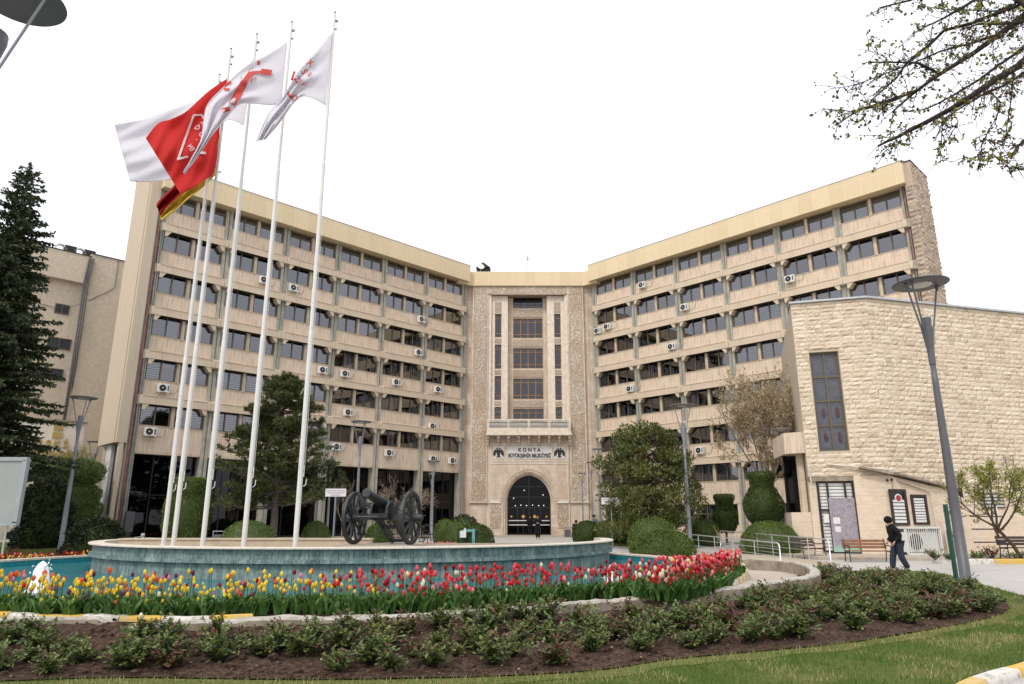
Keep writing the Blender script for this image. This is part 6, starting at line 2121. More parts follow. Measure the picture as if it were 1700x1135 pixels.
# ---- spruce at far left
r = random.Random(1)
H = at(52, 268, 33.0).z - .1
xt = at(52, 268, 33).x
T = thing('spruce_tree', 'tall dark spruce with drooping layered branches at far left', 'tree', (xt, 33, 0))
tm, cm, dm = MB(), MB(), MB()
tm.lathe([(.34, 0), (.30, H * .2), (.2, H * .6), (.04, H)], 10, cap=False)
z = 3.9
while z < H - .25:
    f = 1 - (z - 2.0) / (H - 2.0)
    Rr = (.25 + 3.6 * f ** .85) * (1 + .22 * sin(z * 2.9) * f)
    nb = int(5 + 4 * f)
    for b in range(nb):
        a = 2 * pi * (b + r.random() * .8) / nb
        L = Rr * r.choice((r.uniform(.5, .8), r.uniform(.8, 1.1), r.uniform(.95, 1.25)))
        droop = .10 + .30 * f
        pts = []
        for i in range(7):
            u = i / 6
            pts.append(Vector((cos(a) * L * u, sin(a) * L * u, z + .25 * f * u - droop * L * u * u * .8 + (.28 * L * max(0, u - .6)))))
        tm.tube(pts, [max(.008, .05 * f * (1 - i / 6.5) + .008) for i in range(7)], 4, cap=False)
        step = .095
        k = int(L / step)
        for i in range(2, k + 1):
            u = i / k
            j = min(5, int(u * 6)); t = u * 6 - j
            p = pts[j].lerp(pts[j + 1], t)
            d = (pts[j + 1] - pts[j]).normalized()
            s = d.cross(Vector((0, 0, 1))).normalized()
            wl = (.18 + .55 * (1 - u)) * (.42 + .75 * f) + .10
            for sg in (-1, 1):
                if r.random() < .12: continue
                e = (d * r.uniform(.5, .9) + s * sg * r.uniform(.7, 1.1) + Vector((0, 0, r.uniform(-.35, -.05)))).normalized()
                ll = wl * r.uniform(.6, 1.1)
                for w in range(max(2, int(ll / .085))):
                    pp_ = p + e * (w * .085) + rv(r, .03)
                    for h in range(2):
                        ee = (e * .7 + rv(r, .75) + Vector((0, 0, -.15))).normalized()
                        leaf(cm, pp_, ee, rv(r), r.uniform(.14, .26), r.uniform(.07, .12))
            leaf(cm, p, (d + rv(r, .5)).normalized(), rv(r), .16, .07)
    z += r.uniform(.26, .40) * (.65 + .5 * f)
for _ in range(60): leaf_cluster(cm, Vector((0, 0, H - r.uniform(0, .9))) + rv(r, .10), r, 3, .14, .05, .04, .6)
tm.tube([(0, 0, H - .1), (.02, 0, H + .35)], .012, 4)
tm.build('trunk', M['bark'], T); cm.build('crown', M['spruce'], T)

# ---- pine in front of the left wing
r = random.Random(12)
q = at(452, 893, 40.0); z0 = G(q.x, 40)
T = thing('pine_tree', 'dark green pine with thick trunk and open needle tufts before the left wing', 'tree', (q.x, 40, z0))
H = at(455, 628, 40).z - z0
tm, cm = MB(), MB()
tp = [Vector((0, 0, 0)), Vector((.04, 0, 1.5)), Vector((-.05, .05, 3.2)), Vector((.04, 0, 5.0)), Vector((0, .05, 7.0)), Vector((.06, 0, H - .2))]
tm.tube(tp, [.24, .20, .17, .13, .08, .02], 10)
def tuft(p, d, n=16, L=.24):
    for _ in range(n):
        e = (d * .55 + rv(r, .95) + Vector((0, 0, .25))).normalized()
        leaf(cm, p + rv(r, .06), e, rv(r), L * r.uniform(.7, 1.25), .05)
for k in range(84):
    u = (k + r.random()) / 84
    z = 2.1 + (H - 2.2) * u
    f = 1 - u
    prof = (.35 + 3.7 * f ** .65) if u > .15 else 3.6
    a = r.uniform(0, 2 * pi)
    L = prof * r.uniform(.55, 1.08)
    pts = [Vector((0, 0, z)) + Vector((cos(a) * L * i / 5, sin(a) * L * i / 5, .18 * L * (i / 5) ** 1.7 - .10 * L * (i / 5) * f)) + rv(r, .07) * (i > 0) for i in range(6)]
    tm.tube(pts, [.055 * (1 - i / 6) + .012 for i in range(6)], 5, cap=False)
    for i in range(2, 6):
        for s in range(5 if i < 5 else 6):
            e = ((pts[i] - pts[i - 1]).normalized() * .6 + rv(r, .95)); e.z = e.z * .5 + .28; e.normalize()
            l2 = r.uniform(.25, .75) * (.5 + .6 * f)
            st = pts[i - 1].lerp(pts[i], r.random())
            en = st + e * l2
            tm.tube([st, st.lerp(en, .5) + rv(r, .03), en], [.014, .01, .007], 4, cap=False)
            tuft(en, e, 20); tuft(st.lerp(en, .6), e, 12, .2)
for _ in range(6): tuft(Vector((0, 0, H - .1)) + rv(r, .15), Vector((0, 0, 1)), 14)
tm.build('trunk', M['bark_grey'], T); cm.build('crown', M['pine'], T)

# ---- generic leafy crown from skeleton tips
def broad_tree(name, label, px, py_base, py_top, Y, wpx, matl, seed, bark, leafL, leafW, k, depth=4, trunk_r=.12, extra=None, L0=None, up=.15, ang=.75, spread=.12, lean=(0, 0), trunk_h=.25, starts=5, keep=None, density=1.0):
    r = random.Random(seed)
    b = at(px, py_base, Y); z0 = G(b.x, Y)
    H = at(px, py_top, Y).z - z0
    W = wpx / F_PX * Y
    T = thing(name, label, 'tree', (b.x, Y, z0))
    tm, cm, xm = MB(), MB(), MB()
    tips = []
    tm.tube([Vector((0, 0, -.1)), Vector((lean[0] * .4, lean[1] * .4, H * trunk_h * .5)), Vector((lean[0], lean[1], H * trunk_h))], [trunk_r, trunk_r * .85, trunk_r * .7], 8, cap=False)
    st = Vector((lean[0], lean[1], H * trunk_h))
    for i in range(starts):
        a = 2 * pi * (i + r.random() * .6) / starts
        d = Vector((cos(a) * W * .42, sin(a) * W * .42, H * (1 - trunk_h) * r.uniform(.4, .95))).normalized()
        if i == 0: d = Vector((0, 0, 1))
        grow(tm, st + Vector((0, 0, r.uniform(-.25, .05) * H * trunk_h)), d, L0 or H * .33, trunk_r * .55, r, depth, tips, .16, (2, 3), .66, 5, up, ang)
    for p, d in tips:
        if r.random() > density: continue
        e = ((p.x - lean[0]) / (W * .56)) ** 2 + ((p.y - lean[1]) / (W * .56)) ** 2 + ((p.z - H * .55) / (H * .50)) ** 2
        if e > 1.12 or (keep and not keep(p)): continue
        mm = xm if extra and r.random() < extra[1] * (1.6 if noise.noise(p * .9) > .25 else .3) else cm
        leaf_cluster(mm, p, r, k, leafL, leafW, spread, .3)
    tm.build('trunk', M[bark], T); cm.build('crown', M[matl], T)
    if extra and xm.v: xm.build('withered_leaves' if extra[0] == 'rust' else 'foliage', M[extra[0]], T)
    return T, tips, H, W
# magnolia: dense glossy crown built as clumps
r = random.Random(21)
Y = 41.5
q = at(1078, 900, Y); z0 = G(q.x, Y); H = at(1075, 700, Y).z - z0
T = thing('magnolia_tree', 'dense glossy dark green tree with few rusty leaves before the right wing', 'tree', (q.x, Y, z0))
tm, cm, xm, tips = MB(), MB(), MB(), []
tm.tube([(0, 0, 0), (0, .05, 1.2), (.05, 0, 2.6), (0, 0, H * .8)], [.16, .13, .10, .03], 8, cap=False)
for i in range(330):
    u = r.random() ** .9
    z = .55 + (H - .7) * u
    a = r.uniform(0, 2 * pi)
    w = 3.0 * (1 - .2 * abs(u - .3) / .3) if u < .3 else 3.0 * (1 - ((u - .3) / .7) ** 2.2 * .62)
    w *= 1 + .34 * noise.noise(Vector((cos(a) * 1.3, sin(a) * 1.3, z * .55)))
    if u > .72 and noise.noise(Vector((cos(a) * 1.5, sin(a) * 1.5, z * .9 + 4))) < -.12: continue
    rr = w * sqrt(r.uniform(.15, 1))
    c = Vector((cos(a) * rr, sin(a) * rr, z))
    tm.tube([Vector((0, 0, max(.4, z - rr * .5))), c * .5 + Vector((0, 0, z * .5 - rr * .12)), c], [.03, .02, .008], 4, cap=False)
    rad = r.uniform(.28, .52)
    ru = r.random() < .03 and u > .3
    for k in range(int(150 * rad * 1.6)):
        v = rv(r); p = c + Vector((v.x * rad, v.y * rad, v.z * rad * .8))
        d = (v * .8 + Vector((0, 0, .45)) + rv(r, .5)).normalized()
        leaf(xm if ru else cm, p, d, rv(r), r.uniform(.14, .23), r.uniform(.06, .10))
tm.build('trunk', M['bark'], T); cm.build('crown', M['magnolia'], T); xm.build('withered_leaves', M['rust'], T)
broad_tree('blossom_tree', 'half bare tree with pale brown withered blossom left of the stone hall', 1285, 893, 572, 42.0, 150, 'blossom', 9, 'bark_pale', .12, .075, 3, depth=3, trunk_r=.12, L0=3.3, up=.30, ang=.85, spread=.16, trunk_h=.25, starts=8, density=.95)
broad_tree('bare_tree', 'small leafless pale tree behind the cannon before the dark glass', 658, 890, 783, 39.0, 120, 'blossom', 5, 'bark_pale', .03, .02, 0, depth=3, trunk_r=.07, L0=1.35, up=.02, ang=.8, trunk_h=.22, starts=7)
broad_tree('bare_tree', 'thin leafless sapling under the pine beside the notice sign', 567, 890, 772, 40.0, 55, 'blossom', 6, 'bark_pale', .03, .02, 0, depth=2, trunk_r=.05, L0=1.2, up=.1, ang=.6, trunk_h=.3, starts=4)
broad_tree('young_tree', 'leaning young tree with fresh yellow green leaves before the stone hall', 1700, 918, 778, 29.0, 150, 'spring', 14, 'bark', .085, .06, 2, depth=3, trunk_r=.085, L0=1.45, up=.12, ang=.7, spread=.10, trunk_h=.36, starts=6, lean=(-.9, 0), density=.55)
broad_tree('young_tree', 'thin sapling with sparse yellow green leaves above the clipped hedge at left', 130, 862, 735, 44.0, 80, 'spring', 15, 'bark', .09, .05, 2, depth=3, trunk_r=.05, L0=1.5, up=.2, ang=.7, spread=.1, trunk_h=.4, starts=5, density=.35)

# ---- clipped shrubs
def clipped(name, label, prof, loc, mat, n, cat='bush', sx=1.0, sy=1.0, leafL=.05, rough=.06, seed=1, group=None, trunk=0):
    "solid of revolution with a dense coat of small leaves; prof = [(r, z)]"
    r = random.Random(seed)
    T = thing(name, label, cat, loc, 0, group)
    core = MB()
    core.lathe([(max(.01, a * .90), b if 0 < i < len(prof) - 1 else b + (.03 if i == 0 else -.04)) for i, (a, b) in enumerate(prof)], 24)
    core.v = [(x * sx, y * sy, z) for x, y, z in core.v]
    core.build('branches', M['hedge_dark'], T)
    m = MB()
    segs = []
    tot = 0
    for (a, za), (b, zb) in zip(prof[:-1], prof[1:]):
        ar = (a + b) / 2 * sqrt((a - b) ** 2 + (za - zb) ** 2) + 1e-5
        tot += ar; segs.append((tot, a, za, b, zb))
    for _ in range(n):
        t = r.random() * tot
        for s in segs:
            if t <= s[0]: break
        u = r.random(); ph = r.uniform(0, 2 * pi)
        rr = s[1] + (s[3] - s[1]) * u; z = s[2] + (s[4] - s[2]) * u
        nr = Vector((s[4] - s[2], -(s[3] - s[1]))); nr = nr.normalized() if nr.length > 1e-6 else Vector((0, 1))
        N = Vector((cos(ph) * nr.x, sin(ph) * nr.x, nr.y))
        k = 1 + rough * 2.2 * noise.noise(Vector((cos(ph) * 2.2, sin(ph) * 2.2, z * 2.2 + seed)))
        p = Vector((cos(ph) * rr * k * sx, sin(ph) * rr * k * sy, z)) + N * r.uniform(-.05, rough)
        leaf(m, p, (N * .9 + rv(r, .8)).normalized(), rv(r), leafL * r.uniform(.9, 1.9), leafL * .9)
    m.build('foliage', M[mat], T)
    if trunk:
        m = MB(); m.lathe([(trunk, -.1), (trunk * .8, prof[0][1] + .2)], 8); m.build('trunk', M['bark'], T)
    return T
def dome(w, h, k=.9): return [(.02, 0), (w * .9, 0), (w, h * .28), (w * .94, h * .52), (w * .75, h * .78), (w * .45, h * .94), (.02, h)]
def bump_at(px, py_b, py_t, wpx, Y, name, label, mat='hedge', n=5000, seed=1, sy=1.0, cat='bush', group='clipped dome bushes', leafL=.05, rough=.04):
    c = at(px, py_b, Y); z0 = G(c.x, Y)
    h = at(px, py_t, Y).z - z0
    w = wpx / 2 / F_PX * Y
    return clipped(name, label, dome(w, h), (c.x, Y, z0), mat, n, cat, 1, sy, leafL, rough, seed, group)
bump_at(412, 893, 865, 86, 36.0, 'dome_bush', 'wide low bright green dome bush between the flagpoles', seed=1)
bump_at(525, 888, 866, 46, 41.0, 'dome_bush', 'green dome bush right of the pine trunk', seed=2, n=3500)
bump_at(628, 905, 868, 48, 33.0, 'dome_bush', 'green round bush seen under the cannon barrel', seed=3, n=4500)
bump_at(738, 886, 862, 34, 44.0, 'dome_bush', 'bright green dome bush behind the flower bed, left of two', seed=4, n=3000)
bump_at(752, 892, 866, 42, 41.5, 'dome_bush', 'bright green dome bush behind the flower bed, right of two', seed=5, n=3500)
bump_at(790, 903, 870, 60, 33.8, 'dome_bush', 'dark green round bush behind the teal post', 'hedge_dark', seed=6, n=7000)
bump_at(1085, 906, 860, 80, 37.5, 'dome_bush', 'large green dome bush, the farther of two right of the drum', seed=7, n=7000)
bump_at(1102, 920, 881, 98, 30.5, 'dome_bush', 'large leafy green dome bush, the nearer of two right of the drum', seed=8, n=9000, leafL=.06, rough=.07)
bump_at(1278, 898, 866, 90, 36.0, 'dome_bush', 'wide green mound bush under the vase topiary', seed=9, n=8000)
bump_at(1355, 893, 885, 46, 37.0, 'dome_bush', 'low dark mound of groundcover beside the stone hall door', 'juniper', seed=10, n=3000)
bump_at(1165, 892, 862, 54, 43.0, 'dome_bush', 'loose green bush under the glossy tree right side', seed=11, n=5000, rough=.1)
bump_at(770, 880, 858, 46, 48.0, 'dome_bush', 'loose grey green shrub left of the portal', 'juniper', seed=12, n=2500, rough=.16, leafL=.09)
for k, (px, w, Y) in enumerate(((975, 46, 46.0), (1010, 52, 45.5), (1040, 44, 45.0))):
    bump_at(px, 893, 865, w, Y, 'hedge_bush', ['dark green clipped hedge bush nearest the portal steps', 'dark green clipped hedge bush under the right notice sign', 'dark green clipped hedge bush touching the glossy tree'][k], 'hedge_dark', 6000, 20 + k, .8, 'bush', 'hedge bushes right of the portal')
# vase shaped topiaries
c = at(1272, 893, 38.2); z0 = G(c.x, 38.2); S = 38.2 / F_PX * .82
zz = lambda py: at(1272, py, 38.2).z - z0
clipped('vase_topiary', 'large vase shaped topiary with round body and flared top', [(.3, .2), (22 * S, zz(868)), (31 * S, zz(858)), (36 * S, zz(845)), (35.5 * S, zz(835)), (31 * S, zz(823)), (24 * S, zz(812)), (19 * S, zz(808)), (21 * S, zz(797)), (25 * S, zz(789)), (23 * S, zz(785)), (.02, zz(785.5))],
        (c.x, 38.2, z0), 'hedge_dark', 15000, 'topiary', seed=31, trunk=.12, leafL=.05, rough=.05)
c = at(1206, 885, 44); z0 = G(c.x, 44); S = 44 / F_PX
zz = lambda py: at(1206, py, 44).z - z0
clipped('vase_topiary', 'small two tier goblet shaped topiary before the ground floor window', [(9 * S, zz(884)), (15 * S, zz(876)), (18 * S, zz(862)), (18.5 * S, zz(851)), (16 * S, zz(849)), (10 * S, zz(848)), (12 * S, zz(836)), (15.5 * S, zz(824)), (14 * S, zz(822)), (.02, zz(822.5))],
        (c.x, 44, z0), 'hedge_dark', 9000, 'topiary', seed=32, trunk=.08, leafL=.05, rough=.05)
c = at(92, 905, 41); z0 = G(c.x, 41); S = 41 / F_PX
zz = lambda py: at(92, py, 41).z - z0
clipped('tiered_topiary', 'huge two tier clipped evergreen at left beside the billboard', [(40 * S, 0.05), (50 * S, zz(880)), (54 * S, zz(855)), (53 * S, zz(830)), (46 * S, zz(810)), (36 * S, zz(800)), (44 * S, zz(797)), (50 * S, zz(790)), (50 * S, zz(778)), (44 * S, zz(769)), (30 * S, zz(765)), (.02, zz(764))],
        (c.x, 41, z0), 'hedge', 30000, 'topiary', seed=33, leafL=.06, rough=.09)
c = at(306, 900, 38); z0 = G(c.x, 38); S = 38 / F_PX
zz = lambda py: at(306, py, 38).z - z0
clipped('tiered_topiary', 'two tier clipped evergreen behind the left flagpoles', [(20 * S, .05), (31 * S, zz(880)), (34 * S, zz(860)), (34 * S, zz(838)), (30 * S, zz(826)), (25 * S, zz(822)), (28 * S, zz(815)), (29 * S, zz(803)), (25 * S, zz(796)), (.02, zz(795))],
        (c.x, 38, z0), 'hedge', 15000, 'topiary', seed=34, leafL=.055, rough=.06)
c = at(65, 905, 36.5)
bump_at(66, 905, 800, 70, 38.6, 'loose_shrub', 'dark bluish loose conifer shrub in front of the huge topiary', 'juniper', 9000, 35, .8, 'bush', None, .12, .22)
bump_at(160, 903, 868, 78, 35.5, 'juniper_bush', 'spreading dark juniper bush left of the drum', 'juniper', 8000, 36, .8, 'bush', None, .10, .22)
# small shrubs at lawn and flower strip
for k, (px, py, w, h, Y, mt, lab) in enumerate(((160, 905, 22, 20, 33, 'rose_red', 'reddish low shrub on the left lawn'), (175, 910, 24, 14, 31, 'rose', 'thin green shrub on the left lawn near the drum'), (18, 913, 40, 22, 30, 'rose_red', 'dark reddish rose shrub below the billboard'),
                                             (1553, 928, 30, 16, 28.9, 'rose', 'small green shrub in the kerbed strip, nearest the cage'), (1578, 930, 18, 9, 28.9, 'rose', 'tiny green shrub in the kerbed strip beside the green post'), (1625, 930, 26, 14, 28.9, 'rose', 'small green shrub in the kerbed strip right of the big lamp'),
                                             (1646, 930, 30, 22, 28.9, 'rose_red', 'dark twiggy shrub in the kerbed strip under the rack'), (1690, 930, 50, 13, 28.9, 'rose', 'low green shrub in the kerbed strip at the right edge'))):
    r = random.Random(50 + k)
    c = at(px, py, Y); z0 = G(c.x, Y) + (.13 if Y < 29 else 0)
    T = thing('small_shrub', lab, 'shrub', (c.x, Y, z0), 0, 'small shrubs')
    m, tw = MB(), MB()
    W, Hh = w / F_PX * Y / 2, h / F_PX * Y
    for i in range(26):
        e = Vector((r.uniform(-W, W), r.uniform(-W, W) * .6, Hh * r.uniform(.5, 1.1)))
        tw.tube([(0, 0, 0), e * .5 + rv(r, .04), e], [.01, .008, .004], 4, cap=False)
        for j in range(3): leaf_cluster(m, e * r.uniform(.5, 1), r, 5, .06, .04, .06)
    m.build('foliage', M[mt], T); tw.build('stem', M['bark_dark'], T)
# rock by the dome bush
for k, (px, py, Y, s) in enumerate(((376, 893, 34.5, .5), (565, 890, 40, .45))):
    c = at(px, py, Y)
    m = MB(); m.ball((0, 0, .15), s, 8, (1.3, .8, .6))
    m.v = [tuple(Vector(v) * (1 + .28 * noise.noise(Vector(v) * 2.4 + Vector((k * 5, 0, 0))))) for v in m.v]
    o = m.build('rock', plain('pale_rock', (.34, .29, .26), .95, .3, 5, .1, bump=.8)); o.location = (c.x, Y, G(c.x, Y)); tag(o, ['pale rough rock left of the wide dome bush', 'grey rock at the foot of the left notice sign'][k], 'rock', 'garden rocks')

# ---- plane tree limbs hanging in from the upper right, close to the viewer
r = random.Random(77)
T = thing('plane_tree', 'overhanging plane tree limbs with seed balls and young leaves at upper right', 'tree', (13.6, 9.5, 0))
o0 = Vector((13.6, 9.5, 0))
tm, lm, bm2, wm2 = MB(), MB(), MB(), MB()
zc = lambda x, y: (1340 + x * .2643, y * .2643)
limbs = [([(1560, -120), (1362, 95), (1200, 220), (1050, 330), (930, 405), (830, 468), (740, 530), (650, 600), (535, 703)], .055, .014, 9.6), ([(1620, 250), (1362, 392), (1180, 500), (1080, 570), (985, 635), (890, 690), (740, 770), (640, 820), (570, 858), (500, 888), (447, 915)], .060, .016, 9.0),
         ([(1500, 180), (1362, 300), (1200, 410), (1080, 500), (930, 590), (800, 660), (722, 690)], .028, .009, 9.3), ([(1200, -80), (1050, 0), (950, 62), (860, 112), (760, 160), (662, 208)], .03, .008, 9.9),
         ([(1500, -20), (1250, 60), (1020, 150), (860, 190), (760, 290), (700, 330), (620, 400), (560, 490), (480, 560), (400, 632)], .034, .012, 10.1), ([(600, 600), (420, 660), (330, 690), (260, 730), (187, 785)], .022, .010, 9.8),
         ([(830, 466), (790, 440), (700, 395), (600, 390), (385, 390)], .024, .012, 9.6), ([(1500, 380), (1362, 455), (1250, 530), (1110, 588), (930, 698), (860, 750), (797, 800)], .024, .006, 8.8), ([(720, -30), (650, 0), (560, 22), (455, 48)], .022, .012, 10.2),
         ([(1450, 40), (1300, 170), (1120, 245), (960, 290), (840, 320), (720, 372), (600, 420), (470, 470), (330, 522), (245, 545), (150, 555)], .022, .005, 9.9), ([(1362, 135), (1200, 150), (1080, 148), (960, 190)], .025, .008, 9.4),
         ([(830, 470), (700, 560), (560, 625), (450, 665), (300, 700), (180, 690), (90, 680)], .018, .005, 9.7), ([(1130, 560), (1215, 640), (1190, 740), (1140, 820), (1100, 900), (1072, 1060)], .009, .004, 8.7), ([(1300, 420), (1285, 600), (1260, 760), (1240, 900), (1120, 960), (950, 1020)], .010, .004, 8.6),
         ([(850, 745), (845, 860), (840, 960), (838, 1020)], .008, .003, 8.9), ([(1362, 880), (1290, 960), (1200, 990), (1160, 985)], .012, .005, 8.5), ([(1130, 880), (1250, 915), (1362, 910)], .007, .004, 8.6), ([(1160, 960), (1260, 1045), (1362, 1062)], .006, .003, 8.4), ([(570, 858), (500, 862), (450, 848)], .008, .004, 9.0), ([(560, 880), (510, 930), (465, 975)], .007, .003, 9.0),
         ([(500, 365), (430, 330), (390, 270), (368, 205)], .006, .003, 9.9), ([(900, 700), (950, 760), (900, 850), (860, 910)], .007, .003, 8.9), ([(1362, 0), (1180, 70), (1000, 60), (860, 60), (700, 30)], .014, .005, 10.0), ([(1100, -60), (1070, 60), (1060, 180), (1010, 260)], .012, .004, 9.8)]
def bt(x, y, Y): a = zc(x, y); return at(a[0], a[1], Y) - o0
for P, r0, r1, Y in limbs:
    n = len(P)
    Q = [bt(x, y, Y + .5 * noise.noise(Vector((x * .004, y * .004, Y)))) for x, y in P]
    tm.tube(Q, [r0 + (r1 - r0) * i / (n - 1) for i in range(n)], 7)
    for i in range(n - 1):
        L = (Q[i + 1] - Q[i]).length
        for _ in range(int(L / .044)):
            s = Q[i].lerp(Q[i + 1], r.random())
            d0 = (Q[i + 1] - Q[i]).normalized()
            d = (d0 * .6 + rv(r, 1.0)).normalized()
            l = r.uniform(.12, .42) * (1.2 if r0 > .02 else .65)
            pts = [s]
            for j in range(3):
                d = (d + rv(r, .45) + Vector((0, 0, -.12))).normalized(); pts.append(pts[-1] + d * (l / 3))
            tm.tube(pts, [.006, .005, .004, .003], 4, cap=False)
            for p in pts[1:]:
                u = r.random()
                if u < .62: leaf_cluster(wm2, p, r, 2, .045, .03, .015)
                if u < .17: leaf_cluster(lm, p, r, 3, .065, .05, .03, -.2)
for _ in range(90):
    P, r0, r1, Y = r.choice(limbs[:12])
    i = r.randrange(len(P) - 1); a = bt(*P[i], Y).lerp(bt(*P[i + 1], Y), r.random())
    e = a + Vector((r.uniform(-.05, .05), r.uniform(-.05, .05), -r.uniform(.10, .32)))
    tm.tube([a, e], [.002, .002], 3, cap=False)
    bm2 = MB(); bm2.ball(e, r.uniform(.016, .026), 5); bm2.build('seed_ball', M['plane_brown'], T)
tr0 = Vector((0, 0, 0))
tm.tube([tr0, Vector((-.2, 0, 2.5)), Vector((.1, 0, 4.6)), Vector((-.6, .1, 6.6))], [.3, .26, .22, .10], 12)
for P, r0, r1, Y in limbs[:5]: tm.tube([Vector((-.1, 0, 4.4)), bt(P[0][0], P[0][1], Y)], [r0 * 1.6, r0], 7)
tm.build('trunk', M['bark_dark'], T); lm.build('foliage', M['plane_leaf'], T); wm2.build('buds', M['plane_brown'], T)

# ---- tulips
def tulip(col, h, seed, label, group):
    r = random.Random(seed)
    T = thing('tulip', label, 'tulip', (0, 0, 0), 0, group)
    m = MB(); bx, by = r.uniform(-.03, .03), r.uniform(-.03, .03)
    m.tube([(0, 0, 0), (bx * .4, by * .4, h * .5), (bx, by, h)], [.005, .0045, .004], 5, cap=False); m.build('stem', M['stem'], T)
    m = MB(); open_ = r.uniform(.9, 1.15)
    S = r.uniform(.74, 1.02)
    for k in range(6):
        a = 2 * pi * k / 6 + r.uniform(-.1, .1); lay = .9 if k % 2 else 1.0
        rows = []
        for z, rad, wd in ((0, .006, .010), (.018, .020, .020), (.042, .025, .023), (.066, .021 * open_, .016), (.086, .010 * open_, .003)):
            c = Vector((cos(a), sin(a), 0)); s = Vector((-sin(a), cos(a), 0))
            for t in (-1, 0, 1): rows.append((c * (rad * lay * (1 if t == 0 else .86)) + s * (t * wd) + Vector((0, 0, z))) * S + Vector((bx, by, h)))
        m.add(rows, [(i * 3 + j, i * 3 + j + 1, i * 3 + j + 4, i * 3 + j + 3) for i in range(4) for j in range(2)])
    m.build('bloom', M[col], T, smooth=True)
    m = MB()
    for k in range(r.randint(3, 4)):
        a = 2 * pi * k / 4 + r.uniform(-.4, .4); L = r.uniform(.24, .40); w = r.uniform(.022, .040)
        o_ = Vector((cos(a), sin(a), 0)); s = Vector((-sin(a), cos(a), 0)); rows = []
        for i in range(5):
            u = i / 4
            c = o_ * (.01 + .11 * u ** 1.8 * L / .25) + Vector((0, 0, L * (u - .28 * u ** 3)))
            ww = w * (.5, .95, 1.0, .7, .05)[i]
            rows += [c - s * ww + o_ * .008, c, c + s * ww + o_ * .008]
        m.add(rows, [(i * 3 + j, i * 3 + j + 1, i * 3 + j + 4, i * 3 + j + 3) for i in range(4) for j in range(2)])
    m.build('leaf', M['tleaf'], T, smooth=True)
    return T
CN = {'t_yellow': 'yellow', 't_red': 'red', 't_pink': 'deep pink', 't_coral': 'orange red', 't_purple': 'dark purple', 't_white': 'cream white', 't_rose': 'pale pink', 't_crimson': 'crimson', 't_lilac': 'lilac pink'}
ZN = {'L': 'among the yellow tulips at the left of the front bed', 'C': 'in the middle of the front bed before the drum', 'R': 'in the dense clump at the right end of the bed'}
protos, used = {}, set()
for ci, col in enumerate(CN):
    for v in range(3):
        h = (.30, .40, .50)[v]
        protos[(col, v)] = tulip(col, h, ci * 10 + v, 'x', None)
r = random.Random(99)
plants = []
tries = 0
def rim_d(x, y): return (Vector((x, y)) - Vector((PC.x, PC.y))).length - PR - .38
while len(plants) < 2300 and tries < 120000:
    tries += 1
    x, y = r.uniform(-10, 5.6), r.uniform(10, 20)
    if not BEDIN(x, y): continue
    dr = rim_d(x, y)
    if dr < .02: continue
    px = 850 + F_PX * x / (y * _c - 1.2 * _s)
    if px < -20: continue
    zone = 'L' if px < 535 else ('R' if px > 1120 else 'C')
    # the blooms thin out towards the front edge
    if zone == 'L': col = r.choices(['t_yellow', 't_coral', 't_purple', 't_red', 't_crimson', 't_lilac', 't_white'], [68, 10, 6, 2, 4, 2, 1])[0]
    elif zone == 'C':
        if px < 640: col = r.choices(['t_red', 't_pink', 't_yellow', 't_purple', 't_crimson', 't_white'], [28, 30, 22, 6, 8, 5])[0]
        else: col = r.choices(['t_red', 't_pink', 't_crimson', 't_white', 't_rose', 't_yellow'], [40, 34, 9, 8, 2, 3])[0]
    else: col = r.choices(['t_red', 't_pink', 't_crimson', 't_rose', 't_white', 't_yellow', 't_coral'], [26, 16, 14, 30, 5, 4, 3])[0]
    small = (dr > .75)
    if small and col in ('t_red', 't_pink') and r.random() < .55: col = 't_white' if zone == 'C' else col
    v = 2 if (not small and r.random() < .45) or (zone == 'R' and r.random() < .6) else (1 if r.random() < .55 else 0)
    if zone == 'L' and col == 't_yellow' and r.random() < .6: v = min(v, 1)
    if any((x - a[0]) ** 2 + (y - a[1]) ** 2 < .0016 for a in plants[-400:]): continue
    plants.append((x, y, col, v, zone))
if len(plants) > 1500:
    keep = []
    for p in plants:
        if p[4] == 'R' or r.random() < 1400 / len(plants): keep.append(p)
    plants = keep
plants.sort(key=lambda p: p[0] ** 2 + p[1] ** 2)
near, rest = plants[:292], plants[292:]
for x, y, col, v, zone in near:
    z = .33
    px = 850 + F_PX * x / (y * _c - 1.2 * _s)
    row = 'front' if rim_d(x, y) > .7 else ('middle' if rim_d(x, y) > .35 else 'back')
    spot = ['at the far left edge', 'before the white jet', 'below the leftmost flagpoles', 'below the middle flagpole', 'below the rightmost flagpole', 'below the cannon', 'below the teal post', 'below the portal', 'below the drum right end', 'before the dome bushes', 'in the right clump', 'at the right clump end'][min(11, max(0, int(px / 105)))]
    lab = '%s %s tulip in the %s row %s' % (('short', 'middling', 'tall')[v], CN[col], row, spot)
    grp = '%s %s tulips in the %s row %s' % (('short', 'middling', 'tall')[v], CN[col], row, spot)
    key = (col, v)
    if key not in used:
        P = protos[key]; used.add(key); KIDS.pop(P.name, None)
        P.location = (x, y, z); P.rotation_euler = (0, 0, r.uniform(0, 6.3)); P['label'] = lab; P['group'] = grp
    else:
        d_ = dup(protos[key], (x, y, z), 0, lab, grp, r.uniform(.72, 1.12)); d_.rotation_euler = (r.uniform(-.16, .16), r.uniform(-.16, .16), r.uniform(0, 6.3))
